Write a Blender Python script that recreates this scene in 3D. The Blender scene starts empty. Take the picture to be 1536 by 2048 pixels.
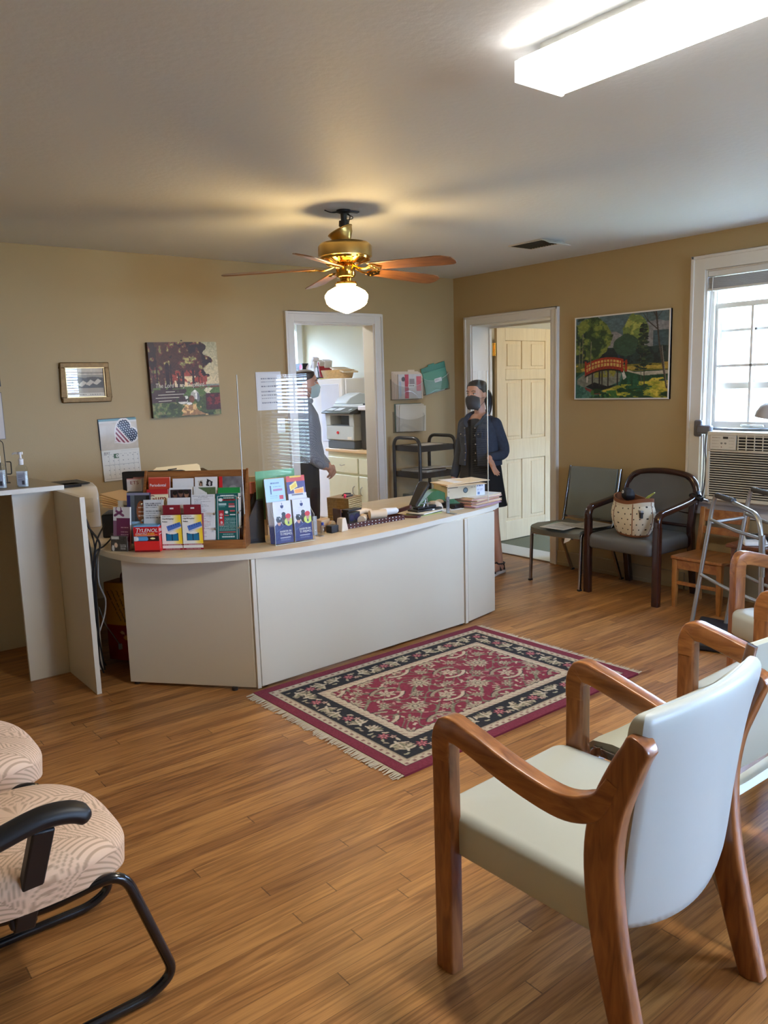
import bpy, bmesh, math, random
import numpy as np
from mathutils import Matrix, Vector, Euler
R = math.radians
random.seed(7)
C = bpy.context.scene.collection
sc = bpy.context.scene

# ------------------------------------------------------------------ camera, world, daylight, exposure
CEIL = 2.518
cam_d = bpy.data.cameras.new('camera')
cam = bpy.data.objects.new('camera', cam_d)
C.objects.link(cam)
_yaw, _pitch, _roll = R(38.03043179), R(9.0216058), R(1.69232266)
_f = Vector((math.sin(_yaw) * math.cos(_pitch), math.cos(_yaw) * math.cos(_pitch), -math.sin(_pitch)))
_r = Vector((math.cos(_yaw), -math.sin(_yaw), 0))
_d = _f.cross(_r)
_r2 = math.cos(_roll) * _r + math.sin(_roll) * _d
_d2 = -math.sin(_roll) * _r + math.cos(_roll) * _d
_m = Matrix((( _r2.x, -_d2.x, -_f.x), (_r2.y, -_d2.y, -_f.y), (_r2.z, -_d2.z, -_f.z))).to_4x4()
_m.translation = Vector((-5.254, -5.568, 1.55))
cam.matrix_world = _m
cam_d.sensor_fit = 'HORIZONTAL'
cam_d.sensor_width = 36.0
cam_d.lens = 1584.42 / 1536 * 36.0
cam_d.clip_start = 0.05
sc.camera = cam

sc.view_settings.view_transform = 'Standard'
sc.view_settings.look = 'None'
sc.view_settings.gamma = 1.0
sc.view_settings.use_curve_mapping = False
sc.view_settings.exposure = 1.3
cy = sc.cycles
cy.use_denoising = True
cy.max_bounces = 8
cy.diffuse_bounces = 5
cy.glossy_bounces = 4
cy.transparent_max_bounces = 16
cy.sample_clamp_indirect = 6.0
cy.caustics_reflective = False
cy.caustics_refractive = False

SKY = 27.0          # bright overcast sky outside the windows
FLUO = 20.0         # ceiling tube fixture
GLOBE = 26.0       # fan light globe
world = bpy.data.worlds.new('world')
sc.world = world
world.use_nodes = True
wn = world.node_tree
wn.nodes.clear()
wo = wn.nodes.new('ShaderNodeOutputWorld')
wb = wn.nodes.new('ShaderNodeBackground')
wb.inputs['Color'].default_value = (0.42, 0.62, 1.0, 1)
wb.inputs['Strength'].default_value = SKY
wn.links.new(wb.outputs[0], wo.inputs[0])


def portal(name, loc, size, rot):
    """an opening of the house that lets the sky in"""
    d = bpy.data.lights.new(name, 'AREA')
    d.shape = 'RECTANGLE'
    d.size, d.size_y = size
    d.cycles.is_portal = True
    o = bpy.data.objects.new(name, d)
    C.objects.link(o)
    o.location = loc
    o.rotation_euler = rot
    return o


# ------------------------------------------------------------------ helpers
def lin(c):
    c = [x / 255.0 for x in c]
    return tuple((x / 12.92 if x <= 0.04045 else ((x + 0.055) / 1.055) ** 2.4) for x in c)


def nlin(a):
    a = np.clip(a, 0, 255) / 255.0
    return np.where(a <= 0.04045, a / 12.92, ((a + 0.055) / 1.055) ** 2.4)


MATS = {}


def _pr(name):
    m = bpy.data.materials.new(name)
    m.use_nodes = True
    nt = m.node_tree
    return m, nt, nt.nodes['Principled BSDF']


def mat(name, rgb, rough=0.5, metal=0.0, spec=0.5, var=0.0, vscale=8.0, bump=0.0, bscale=200.0, coat=0.0, emit=None, estr=0.0, sheen=0.0):
    if name in MATS:
        return MATS[name]
    m, nt, p = _pr(name)
    col = lin(rgb)
    p.inputs['Base Color'].default_value = (*col, 1)
    p.inputs['Roughness'].default_value = rough
    p.inputs['Metallic'].default_value = metal
    p.inputs['Specular IOR Level'].default_value = spec
    p.inputs['Coat Weight'].default_value = coat
    p.inputs['Sheen Weight'].default_value = sheen
    if emit:
        p.inputs['Emission Color'].default_value = (*lin(emit), 1)
        p.inputs['Emission Strength'].default_value = estr
    tc = nt.nodes.new('ShaderNodeTexCoord')
    if var > 0:
        n = nt.nodes.new('ShaderNodeTexNoise')
        n.inputs['Scale'].default_value = vscale
        n.inputs['Detail'].default_value = 4
        nt.links.new(tc.outputs['Object'], n.inputs['Vector'])
        mx = nt.nodes.new('ShaderNodeMix')
        mx.data_type = 'RGBA'
        mx.inputs[6].default_value = (*[c * (1 - var) for c in col], 1)
        mx.inputs[7].default_value = (*[min(1, c * (1 + var)) for c in col], 1)
        nt.links.new(n.outputs['Fac'], mx.inputs[0])
        nt.links.new(mx.outputs[2], p.inputs['Base Color'])
    if bump > 0:
        n2 = nt.nodes.new('ShaderNodeTexNoise')
        n2.inputs['Scale'].default_value = bscale
        n2.inputs['Detail'].default_value = 3
        nt.links.new(tc.outputs['Object'], n2.inputs['Vector'])
        b = nt.nodes.new('ShaderNodeBump')
        b.inputs['Strength'].default_value = bump
        b.inputs['Distance'].default_value = 0.002
        nt.links.new(n2.outputs['Fac'], b.inputs['Height'])
        nt.links.new(b.outputs[0], p.inputs['Normal'])
    MATS[name] = m
    return m


def wood(name, dark, light, scale=(1, 12, 12), rough=0.35, coat=0.3, s=4.0):
    """grain runs along the axis with the small scale"""
    if name in MATS:
        return MATS[name]
    m, nt, p = _pr(name)
    N, L = nt.nodes, nt.links
    tc = N.new('ShaderNodeTexCoord')
    mp = N.new('ShaderNodeMapping')
    mp.inputs['Scale'].default_value = scale
    L.new(tc.outputs['Object'], mp.inputs['Vector'])
    n = N.new('ShaderNodeTexNoise')
    n.inputs['Scale'].default_value = s
    n.inputs['Detail'].default_value = 6
    n.inputs['Distortion'].default_value = 0.8
    L.new(mp.outputs[0], n.inputs['Vector'])
    cr = N.new('ShaderNodeValToRGB')
    cr.color_ramp.elements[0].position = 0.3
    cr.color_ramp.elements[0].color = (*lin(dark), 1)
    cr.color_ramp.elements[1].position = 0.68
    cr.color_ramp.elements[1].color = (*lin(light), 1)
    L.new(n.outputs['Fac'], cr.inputs[0])
    L.new(cr.outputs[0], p.inputs['Base Color'])
    p.inputs['Roughness'].default_value = rough
    p.inputs['Coat Weight'].default_value = coat
    p.inputs['Coat Roughness'].default_value = 0.15
    MATS[name] = m
    return m


def paint_mat(name='printed', rough=0.5, coat=0.0):
    """shows the colour printed or painted on the surface"""
    if name in MATS:
        return MATS[name]
    m, nt, p = _pr(name)
    a = nt.nodes.new('ShaderNodeVertexColor')
    a.layer_name = 'Col'
    nt.links.new(a.outputs['Color'], p.inputs['Base Color'])
    p.inputs['Roughness'].default_value = rough
    p.inputs['Coat Weight'].default_value = coat
    MATS[name] = m
    return m


def clear_mat(name, tint=(1, 1, 1), ior=1.45, rough=0.0, gain=1.8):
    if name in MATS:
        return MATS[name]
    m = bpy.data.materials.new(name)
    m.use_nodes = True
    nt = m.node_tree
    nt.nodes.clear()
    o = nt.nodes.new('ShaderNodeOutputMaterial')
    t = nt.nodes.new('ShaderNodeBsdfTransparent')
    t.inputs[0].default_value = (*tint, 1)
    g = nt.nodes.new('ShaderNodeBsdfGlossy')
    g.inputs['Roughness'].default_value = rough
    f = nt.nodes.new('ShaderNodeFresnel')
    f.inputs[0].default_value = ior
    mx = nt.nodes.new('ShaderNodeMixShader')
    ge = nt.nodes.new('ShaderNodeNewGeometry')
    sb = nt.nodes.new('ShaderNodeMath'); sb.operation = 'SUBTRACT'; sb.inputs[0].default_value = 1.0
    nt.links.new(ge.outputs['Backfacing'], sb.inputs[1])
    ml = nt.nodes.new('ShaderNodeMath'); ml.operation = 'MULTIPLY'
    gn = nt.nodes.new('ShaderNodeMath'); gn.operation = 'MULTIPLY'; gn.use_clamp = True; gn.inputs[1].default_value = gain
    nt.links.new(f.outputs[0], gn.inputs[0])
    nt.links.new(gn.outputs[0], ml.inputs[0]); nt.links.new(sb.outputs[0], ml.inputs[1])
    nt.links.new(ml.outputs[0], mx.inputs[0])
    nt.links.new(t.outputs[0], mx.inputs[1])
    nt.links.new(g.outputs[0], mx.inputs[2])
    nt.links.new(mx.outputs[0], o.inputs[0])
    MATS[name] = m
    return m


def smooth_obj(me, ang=35):
    if len(me.polygons) == 0:
        return
    me.polygons.foreach_set('use_smooth', [True] * len(me.polygons))
    me.set_sharp_from_angle(angle=R(ang))


def rnd(pts, rad, k=5, closed=False):
    """round the corners of a 3D polyline"""
    pts = [Vector(p) for p in pts]
    out = []
    n = len(pts)
    for i, p in enumerate(pts):
        if not closed and i in (0, n - 1):
            out.append(p)
            continue
        a, b = pts[i - 1], pts[(i + 1) % n]
        u, v = (a - p), (b - p)
        r = rad[i] if isinstance(rad, (list, tuple)) else rad
        r = min(r, u.length * .49, v.length * .49)
        if r < 1e-5:
            out.append(p)
            continue
        u.normalize(); v.normalize()
        p0, p1 = p + u * r, p + v * r
        for j in range(k + 1):
            t = j / k
            out.append((1 - t) ** 2 * p0 + 2 * t * (1 - t) * p + t * t * p1)
    return out


def spline(pts, k=6):
    """Catmull-Rom through the points"""
    P = [Vector(p) for p in pts]
    P = [2 * P[0] - P[1]] + P + [2 * P[-1] - P[-2]]
    out = []
    for i in range(1, len(P) - 2):
        for j in range(k):
            t = j / k
            out.append(0.5 * ((2 * P[i]) + (-P[i - 1] + P[i + 1]) * t + (2 * P[i - 1] - 5 * P[i] + 4 * P[i + 1] - P[i + 2]) * t * t
                              + (-P[i - 1] + 3 * P[i] - 3 * P[i + 1] + P[i + 2]) * t ** 3))
    out.append(P[-2])
    return out


class MB:
    def __init__(s):
        s.v, s.f, s.m, s.c = [], [], [], {}
        s.T = Matrix()

    def add(s, vs, fs, mat=0, cols=None):
        b = len(s.v)
        s.v += [tuple(s.T @ Vector(v)) for v in vs]
        s.f += [tuple(b + i for i in f) for f in fs]
        s.m += [mat] * len(fs)
        if cols is not None:
            s.c[b] = cols
        return s

    def box(s, x0, x1, y0, y1, z0, z1, mat=0):
        v = [(x0, y0, z0), (x1, y0, z0), (x1, y1, z0), (x0, y1, z0), (x0, y0, z1), (x1, y0, z1), (x1, y1, z1), (x0, y1, z1)]
        return s.add(v, [(0, 3, 2, 1), (4, 5, 6, 7), (0, 1, 5, 4), (1, 2, 6, 5), (2, 3, 7, 6), (3, 0, 4, 7)], mat)

    def bar(s, a, b, w, h, mat=0, up=(0, 0, 1)):
        """box section bar from a to b, w across, h along up"""
        a, b = Vector(a), Vector(b)
        d = (b - a).normalized()
        u = Vector(up)
        x = d.cross(u)
        if x.length < 1e-4:
            u = Vector((0, 1, 0)); x = d.cross(u)
        x.normalize(); u = x.cross(d)
        q = []
        for p in (a, b):
            q += [p - x * w / 2 - u * h / 2, p + x * w / 2 - u * h / 2, p + x * w / 2 + u * h / 2, p - x * w / 2 + u * h / 2]
        return s.add(q, [(0, 3, 2, 1), (4, 5, 6, 7), (0, 1, 5, 4), (1, 2, 6, 5), (2, 3, 7, 6), (3, 0, 4, 7)], mat)

    def loft(s, rings, mat=0, cap=True, closed=False):
        n = len(rings[0])
        vs = [p for r in rings for p in r]
        fs = []
        k = len(rings)
        for i in range(k if closed else k - 1):
            j = (i + 1) % k
            for q in range(n):
                q2 = (q + 1) % n
                fs.append((i * n + q, i * n + q2, j * n + q2, j * n + q))
        if cap and not closed:
            fs.append(tuple(reversed(range(n))))
            fs.append(tuple((k - 1) * n + q for q in range(n)))
        return s.add(vs, fs, mat)

    def tube(s, pts, r, n=10, mat=0, closed=False, flat=1.0):
        pts = [Vector(p) for p in pts]
        k = len(pts)
        rings = []
        up = None
        for i, p in enumerate(pts):
            if closed:
                t = pts[(i + 1) % k] - pts[i - 1]
            else:
                t = pts[min(i + 1, k - 1)] - pts[max(i - 1, 0)]
            if t.length < 1e-9:
                t = Vector((0, 0, 1))
            t.normalize()
            if up is None:
                up = Vector((0, 0, 1)) if abs(t.z) < .9 else Vector((1, 0, 0))
            x = t.cross(up)
            if x.length < 1e-5:
                x = t.orthogonal()
            x.normalize()
            up = x.cross(t).normalized()
            rr = r[i] if isinstance(r, (list, tuple)) else r
            rings.append([p + x * math.cos(a) * rr + up * math.sin(a) * rr * flat for a in [2 * math.pi * q / n for q in range(n)]])
        return s.loft(rings, mat, True, closed)

    def sweep(s, pts, w, h, mat=0, side=(1, 0, 0), chamfer=.25, closed=False):
        """rounded rectangle section: w along 'side', h across; w,h may be lists"""
        pts = [Vector(p) for p in pts]
        side = Vector(side).normalized()
        k = len(pts)
        rings = []
        for i, p in enumerate(pts):
            t = (pts[(i + 1) % k] - pts[i - 1]) if closed else (pts[min(i + 1, k - 1)] - pts[max(i - 1, 0)])
            t.normalize()
            u = side.cross(t).normalized()
            ww = (w[i] if isinstance(w, (list, tuple)) else w) / 2
            hh = (h[i] if isinstance(h, (list, tuple)) else h) / 2
            c = min(ww, hh) * chamfer * 2
            q = []
            for sx, sy in ((1, 1), (-1, 1), (-1, -1), (1, -1)):
                cx, cyy = sx * (ww - c), sy * (hh - c)
                a0 = {(1, 1): 0, (-1, 1): 90, (-1, -1): 180, (1, -1): 270}[(sx, sy)]
                for j in range(4):
                    a = R(a0 + j * 30)
                    q.append(p + side * (cx + c * math.cos(a)) + u * (cyy + c * math.sin(a)))
            rings.append(q)
        return s.loft(rings, mat, True, closed)

    def lathe(s, prof, n=24, c=(0, 0, 0), mat=0, M=None):
        rings = []
        for r, z in prof:
            ring = []
            for q in range(n):
                a = 2 * math.pi * q / n
                p = Vector((max(r, 1e-5) * math.cos(a), max(r, 1e-5) * math.sin(a), z))
                if M is not None:
                    p = M @ p
                ring.append(p + Vector(c))
            rings.append(ring)
        return s.loft(rings, mat)

    def cyl(s, a, b, r, n=16, mat=0):
        return s.tube([a, b], r, n, mat)

    def prism(s, poly, z0, z1, mat=0, mside=None):
        n = len(poly)
        area = sum(poly[i][0] * poly[(i + 1) % n][1] - poly[(i + 1) % n][0] * poly[i][1] for i in range(n))
        if area < 0:
            poly = poly[::-1]
        vs = [(x, y, z0) for x, y in poly] + [(x, y, z1) for x, y in poly]
        s.add(vs, [tuple(reversed(range(n))), tuple(range(n, 2 * n))], mat)
        s.add(vs, [(i, (i + 1) % n, n + (i + 1) % n, n + i) for i in range(n)], mat if mside is None else mside)
        return s

    def img(s, w, h, im, M=None, mat=0, bend=None):
        """printed picture: im is (rows, cols, 3) sRGB 0-255, row 0 at the top; lies in local xz, faces -y, lower left at origin"""
        ny, nx = im.shape[:2]
        T0 = s.T
        if M is not None:
            s.T = s.T @ M
        vs, cols = [], []
        L = nlin(im.astype(float))
        for j in range(ny):
            for i in range(nx):
                x, z = w * i / (nx - 1), h * (1 - j / (ny - 1))
                y = bend(x, z) if bend else 0
                vs.append((x, y, z))
        fs = [(j * nx + i, (j + 1) * nx + i, (j + 1) * nx + i + 1, j * nx + i + 1) for j in range(ny - 1) for i in range(nx - 1)]
        s.add(vs, fs, mat, L.reshape(-1, 3))
        s.T = T0
        return s

    def text(s, txt, size, M=None, mat=0, ext=0.0004, sx=1.0, align='LEFT', shear=0.0):
        """lettering in local xz plane facing -y"""
        cu = bpy.data.curves.new('t', 'FONT')
        cu.body = txt
        cu.size = size
        cu.extrude = ext
        cu.align_x = align
        cu.shear = shear
        cu.resolution_u = 3
        o = bpy.data.objects.new('t', cu)
        C.objects.link(o)
        dg = bpy.context.evaluated_depsgraph_get()
        me = bpy.data.meshes.new_from_object(o.evaluated_get(dg))
        T0 = s.T
        if M is not None:
            s.T = s.T @ M
        s.add([(v.co.x * sx, -v.co.z, v.co.y) for v in me.vertices], [tuple(p.vertices) for p in me.polygons], mat)
        s.T = T0
        bpy.data.objects.remove(o)
        bpy.data.meshes.remove(me)
        bpy.data.curves.remove(cu)
        return s

    def build(s, name, mats, parent=None, ang=35, bevel=0.0, seg=2, sub=0, smooth=True):
        me = bpy.data.meshes.new(name)
        me.from_pydata(s.v, [], s.f)
        if not isinstance(mats, (list, tuple)):
            mats = [mats]
        for m in mats:
            me.materials.append(m)
        me.polygons.foreach_set('material_index', [min(i, len(mats) - 1) for i in s.m])
        if s.c:
            a = me.color_attributes.new('Col', 'FLOAT_COLOR', 'POINT')
            arr = np.ones((len(s.v), 4), dtype=np.float32)
            for b, cols in s.c.items():
                arr[b:b + len(cols), :3] = cols
            a.data.foreach_set('color', arr.ravel())
        me.validate(clean_customdata=False)
        if not s.c and not bevel:
            bm = bmesh.new(); bm.from_mesh(me)
            bmesh.ops.recalc_face_normals(bm, faces=bm.faces)
            bm.to_mesh(me); bm.free()
        elif bevel:
            bm = bmesh.new(); bm.from_mesh(me)
            bmesh.ops.remove_doubles(bm, verts=bm.verts, dist=1e-6)
            bmesh.ops.recalc_face_normals(bm, faces=bm.faces)
            bm.to_mesh(me); bm.free()
        if smooth:
            smooth_obj(me, ang)
        o = bpy.data.objects.new(name, me)
        C.objects.link(o)
        if bevel:
            b = o.modifiers.new('b', 'BEVEL')
            b.width = bevel; b.segments = seg; b.limit_method = 'ANGLE'; b.angle_limit = R(30)
        if sub:
            q = o.modifiers.new('s', 'SUBSURF')
            q.levels = q.render_levels = sub
        if parent:
            o.parent = parent
        return o


def tag(o, label, cat, group=None, kind=None):
    o['label'] = label
    o['category'] = cat
    if group:
        o['group'] = group
    if kind:
        o['kind'] = kind
    return o


def thing(name, label, cat, loc=(0, 0, 0), rz=0.0, group=None):
    o = bpy.data.objects.new(name, None)
    o.empty_display_size = 0.05
    C.objects.link(o)
    o.location = loc
    o.rotation_euler = (0, 0, R(rz))
    return tag(o, label, cat, group)


def at(o, loc, rz=0.0):
    o.location = loc
    o.rotation_euler = (0, 0, R(rz))
    return o


def struct(name, mb, mats, parent=None, **k):
    o = mb.build(name, mats, parent, **k)
    if parent is None:
        o['kind'] = 'structure'
    return o


def copy_tree(o, label=None, loc=None, rz=None, group=None):
    c = o.copy(); C.objects.link(c)
    for ch in [x for x in bpy.data.objects if x.parent == o]:
        k = ch.copy(); C.objects.link(k); k.parent = c
        for g in [x for x in bpy.data.objects if x.parent == ch]:
            h = g.copy(); C.objects.link(h); h.parent = k
    if label: c['label'] = label
    if group: c['group'] = group
    if loc is not None: c.location = loc
    if rz is not None: c.rotation_euler = (0, 0, R(rz))
    return c


# ------------------------------------------------------------------ small painter for printed pictures
def vnoise(x, y, seed=0):
    def h(i, j):
        v = np.sin(i * 127.1 + j * 311.7 + seed * 74.7) * 43758.5453
        return v - np.floor(v)
    xi, yi = np.floor(x), np.floor(y)
    fx, fy = x - xi, y - yi
    fx, fy = fx * fx * (3 - 2 * fx), fy * fy * (3 - 2 * fy)
    return (h(xi, yi) * (1 - fx) + h(xi + 1, yi) * fx) * (1 - fy) + (h(xi, yi + 1) * (1 - fx) + h(xi + 1, yi + 1) * fx) * fy


def fbm(x, y, seed=0, o=4):
    s, a = 0, .5
    for k in range(o):
        s = s + a * vnoise(x * 2 ** k, y * 2 ** k, seed + k)
        a *= .5
    return s


class Pic:
    """u to the right 0..1, v down 0..1"""
    def __init__(s, nx, ny, bg=(255, 255, 255)):
        s.a = np.zeros((ny, nx, 3)) + np.array(bg, float)
        s.U, s.V = np.meshgrid(np.linspace(0, 1, nx), np.linspace(0, 1, ny))
        s.asp = nx / ny

    def put(s, mask, col, al=1.0):
        mk = (mask.astype(float) * al)[..., None]
        col = np.array(col, float) if not isinstance(col, np.ndarray) else col
        s.a = s.a * (1 - mk) + col * mk
        return s

    def rect(s, u0, v0, u1, v1, col, al=1.0):
        return s.put((s.U >= u0) & (s.U <= u1) & (s.V >= v0) & (s.V <= v1), col, al)

    def ell(s, u, v, ru, rv, col, al=1.0, rot=0.0):
        du, dv = s.U - u, s.V - v
        c, q = math.cos(rot), math.sin(rot)
        return s.put(((du * c + dv * q) / ru) ** 2 + ((-du * q + dv * c) / rv) ** 2 <= 1, col, al)

    def line(s, u0, v0, u1, v1, w, col, al=1.0):
        dx, dy = (u1 - u0) * s.asp, v1 - v0
        px, py = (s.U - u0) * s.asp, s.V - v0
        L2 = dx * dx + dy * dy + 1e-12
        t = np.clip((px * dx + py * dy) / L2, 0, 1)
        d = np.hypot(px - t * dx, py - t * dy)
        return s.put(d <= w, col, al)

    def poly(s, pts, col, al=1.0):
        ins = np.zeros(s.U.shape, bool)
        n = len(pts)
        for i in range(n):
            x0, y0 = pts[i]; x1, y1 = pts[(i + 1) % n]
            c = ((y0 > s.V) != (y1 > s.V)) & (s.U < (x1 - x0) * (s.V - y0) / ((y1 - y0) + 1e-12) + x0)
            ins ^= c
        return s.put(ins, col, al)

    def lines(s, u0, v0, u1, v1, n, col=(90, 90, 90), seed=1, h=.35):
        rg = random.Random(seed)
        dv = (v1 - v0) / n
        for k in range(n):
            s.rect(u0, v0 + k * dv, u0 + (u1 - u0) * rg.uniform(.6, 1), v0 + (k + h) * dv, col)
        return s

    def noise(s, amp, sc_=20, seed=0):
        s.a = s.a + (fbm(s.U * sc_ * s.asp, s.V * sc_, seed)[..., None] - .47) * 2 * amp
        return s
# ------------------------------------------------------------------ surface materials
def wall_mat(name, rgb, bump=.25):
    m = mat(name, rgb, rough=.55, spec=.35, var=.03, vscale=1.5, bump=bump, bscale=130)
    return m


def floor_mat():
    m, nt, p = _pr('oak strip floor')
    N, L = nt.nodes, nt.links
    def node(t, **k):
        n = N.new(t)
        for a, b in k.items():
            setattr(n, a, b)
        return n
    def mth(op, a, b=None):
        n = node('ShaderNodeMath', operation=op)
        for i, x in enumerate((a, b)):
            if x is None:
                continue
            if isinstance(x, (int, float)):
                n.inputs[i].default_value = x
            else:
                L.new(x, n.inputs[i])
        return n.outputs[0]
    tc = node('ShaderNodeTexCoord')
    sp = node('ShaderNodeSeparateXYZ')
    L.new(tc.outputs['Object'], sp.inputs[0])
    X, Y = sp.outputs[0], sp.outputs[1]
    ry = mth('DIVIDE', Y, 0.0575)
    row = mth('FLOOR', ry)
    fr = mth('FRACT', ry)
    wn1 = node('ShaderNodeTexWhiteNoise', noise_dimensions='1D')
    L.new(row, wn1.inputs['W'])
    xo = mth('ADD', mth('DIVIDE', X, 1.7), mth('MULTIPLY', wn1.outputs['Value'], 17.3))
    col = mth('FLOOR', xo)
    fx = mth('FRACT', xo)
    cb = node('ShaderNodeCombineXYZ')
    L.new(row, cb.inputs[0]); L.new(col, cb.inputs[1])
    wn2 = node('ShaderNodeTexWhiteNoise', noise_dimensions='2D')
    L.new(cb.outputs[0], wn2.inputs['Vector'])
    cell = wn2.outputs['Value']
    g = node('ShaderNodeCombineXYZ')
    L.new(mth('ADD', mth('MULTIPLY', X, 2.6), mth('MULTIPLY', cell, 40)), g.inputs[0])
    L.new(mth('MULTIPLY', Y, 42), g.inputs[1])
    L.new(mth('MULTIPLY', cell, 90), g.inputs[2])
    n1 = node('ShaderNodeTexNoise'); n1.inputs['Scale'].default_value = 1.0; n1.inputs['Detail'].default_value = 6; n1.inputs['Distortion'].default_value = 1.4
    L.new(g.outputs[0], n1.inputs['Vector'])
    g2 = node('ShaderNodeCombineXYZ')
    L.new(mth('ADD', mth('MULTIPLY', X, 7), mth('MULTIPLY', cell, 13)), g2.inputs[0])
    L.new(mth('MULTIPLY', Y, 260), g2.inputs[1])
    n2 = node('ShaderNodeTexNoise'); n2.inputs['Scale'].default_value = 1.0; n2.inputs['Detail'].default_value = 3
    L.new(g2.outputs[0], n2.inputs['Vector'])
    n3 = node('ShaderNodeTexNoise'); n3.inputs['Scale'].default_value = 1.6; n3.inputs['Detail'].default_value = 3
    L.new(tc.outputs['Object'], n3.inputs['Vector'])
    r1 = node('ShaderNodeValToRGB')
    e = r1.color_ramp.elements
    e[0].position = 0.0; e[0].color = (*lin((128, 84, 46)), 1)
    e[1].position = 1.0; e[1].color = (*lin((222, 168, 104)), 1)
    for pos, c in ((.25, (155, 103, 55)), (.5, (181, 125, 68)), (.8, (199, 142, 80))):
        q = e.new(pos); q.color = (*lin(c), 1)
    t = mth('ADD', mth('MULTIPLY', cell, .48), mth('MULTIPLY', n1.outputs['Fac'], .52))
    L.new(t, r1.inputs[0])
    r2 = node('ShaderNodeValToRGB')
    r2.color_ramp.elements[0].position = .36; r2.color_ramp.elements[0].color = (.42, .36, .30, 1)
    r2.color_ramp.elements[1].position = .56; r2.color_ramp.elements[1].color = (1, 1, 1, 1)
    L.new(n1.outputs['Fac'], r2.inputs[0])
    mx = node('ShaderNodeMix', data_type='RGBA', blend_type='MULTIPLY'); mx.inputs[0].default_value = .55
    L.new(r1.outputs[0], mx.inputs[6]); L.new(r2.outputs[0], mx.inputs[7])
    r3 = node('ShaderNodeValToRGB')
    r3.color_ramp.elements[0].position = .3; r3.color_ramp.elements[0].color = (.62, .58, .54, 1)
    r3.color_ramp.elements[1].position = .6; r3.color_ramp.elements[1].color = (1, 1, 1, 1)
    L.new(n2.outputs['Fac'], r3.inputs[0])
    mx2 = node('ShaderNodeMix', data_type='RGBA', blend_type='MULTIPLY'); mx2.inputs[0].default_value = .5
    L.new(mx.outputs[2], mx2.inputs[6]); L.new(r3.outputs[0], mx2.inputs[7])
    # worn and walked-on patches
    r4 = node('ShaderNodeValToRGB')
    r4.color_ramp.elements[0].position = .3; r4.color_ramp.elements[0].color = (.66, .62, .58, 1)
    r4.color_ramp.elements[1].position = .55; r4.color_ramp.elements[1].color = (1, 1, 1, 1)
    L.new(n3.outputs['Fac'], r4.inputs[0])
    mx3 = node('ShaderNodeMix', data_type='RGBA', blend_type='MULTIPLY'); mx3.inputs[0].default_value = .6
    L.new(mx2.outputs[2], mx3.inputs[6]); L.new(r4.outputs[0], mx3.inputs[7])
    gap = mth('MAXIMUM', mth('LESS_THAN', fr, .026), mth('LESS_THAN', fx, .0022))
    mx4 = node('ShaderNodeMix', data_type='RGBA')
    L.new(mth('MULTIPLY', gap, .6), mx4.inputs[0])
    L.new(mx3.outputs[2], mx4.inputs[6]); mx4.inputs[7].default_value = (*lin((46, 26, 14)), 1)
    L.new(mx4.outputs[2], p.inputs['Base Color'])
    rr = mth('ADD', .30, mth('MULTIPLY', n3.outputs['Fac'], .22))
    L.new(rr, p.inputs['Roughness'])
    b = node('ShaderNodeBump'); b.inputs['Strength'].default_value = .25; b.inputs['Distance'].default_value = .002
    L.new(mth('SUBTRACT', n1.outputs['Fac'], gap), b.inputs['Height'])
    L.new(b.outputs[0], p.inputs['Normal'])
    p.inputs['Specular IOR Level'].default_value = .45
    return m


M_WALL = wall_mat('tan wall paint', (174, 150, 107))
M_WALL2 = wall_mat('pale office wall paint', (208, 198, 166))
M_CEIL = mat('white ceiling paint', (220, 223, 230), rough=.6, spec=.3, bump=.7, bscale=38)
M_TRIM = mat('gloss white trim paint', (222, 216, 206), rough=.3, spec=.5, var=.02)
M_FLOOR = floor_mat()
M_CARPET = mat('grey green carpet', (112, 112, 92), rough=.95, spec=.1, var=.35, vscale=180, bump=.6, bscale=300)
M_BASE = wall_mat('tan baseboard paint', (160, 141, 106), .05)
M_GLASS = clear_mat('window glass', ior=1.45)
M_ACR = clear_mat('clear acrylic', ior=1.5, gain=1.2)

XL, YR = -6.6, -8.5
m = MB(); m.box(XL, 0.25, YR, 0.14, -.08, 0)
struct('floor', m, M_FLOOR)
m = MB(); m.box(XL, 0.25, YR, 0.14, CEIL, CEIL + .1)
struct('ceiling', m, M_CEIL)
# back wall with the doorway to the copier room
m = MB()
m.box(XL, -1.78, 0, .14, 0, CEIL).box(-.954, 0.25, 0, .14, 0, CEIL).box(-1.78, -.954, 0, .14, 2.085, CEIL)
struct('wall_back', m, M_WALL)
# right wall: doorway, window with air conditioner, second window farther back
m = MB()
m.box(0, .25, -.235, 0, 0, CEIL).box(0, .25, -1.18, -.235, 2.078, CEIL).box(0, .25, -2.53, -1.18, 0, CEIL)
m.box(0, .25, -3.40, -2.53, 0, .69).box(0, .25, -3.40, -2.53, 2.272, CEIL)
m.box(0, .25, -6.25, -3.40, 0, CEIL).box(0, .25, -7.42, -6.25, 0, .12).box(0, .25, -7.42, -6.25, 2.25, CEIL).box(0, .25, YR, -7.42, 0, CEIL)
struct('wall_right', m, M_WALL)
m = MB()
m.box(XL, -3.1, YR - .2, YR, 0, CEIL).box(-3.1, -2.0, YR - .2, YR, 0, .9).box(-3.1, -2.0, YR - .2, YR, 2.25, CEIL)
m.box(-2.0, -1.7, YR - .2, YR, 0, CEIL).box(-1.7, -.78, YR - .2, YR, 0, .9).box(-1.7, -.78, YR - .2, YR, 2.25, CEIL).box(-.78, .25, YR - .2, YR, 0, CEIL)
struct('wall_rear', m, M_WALL)
m = MB(); m.box(XL - .2, XL, YR - .2, 0.14, 0, CEIL)
struct('wall_left', m, M_WALL)

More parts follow.
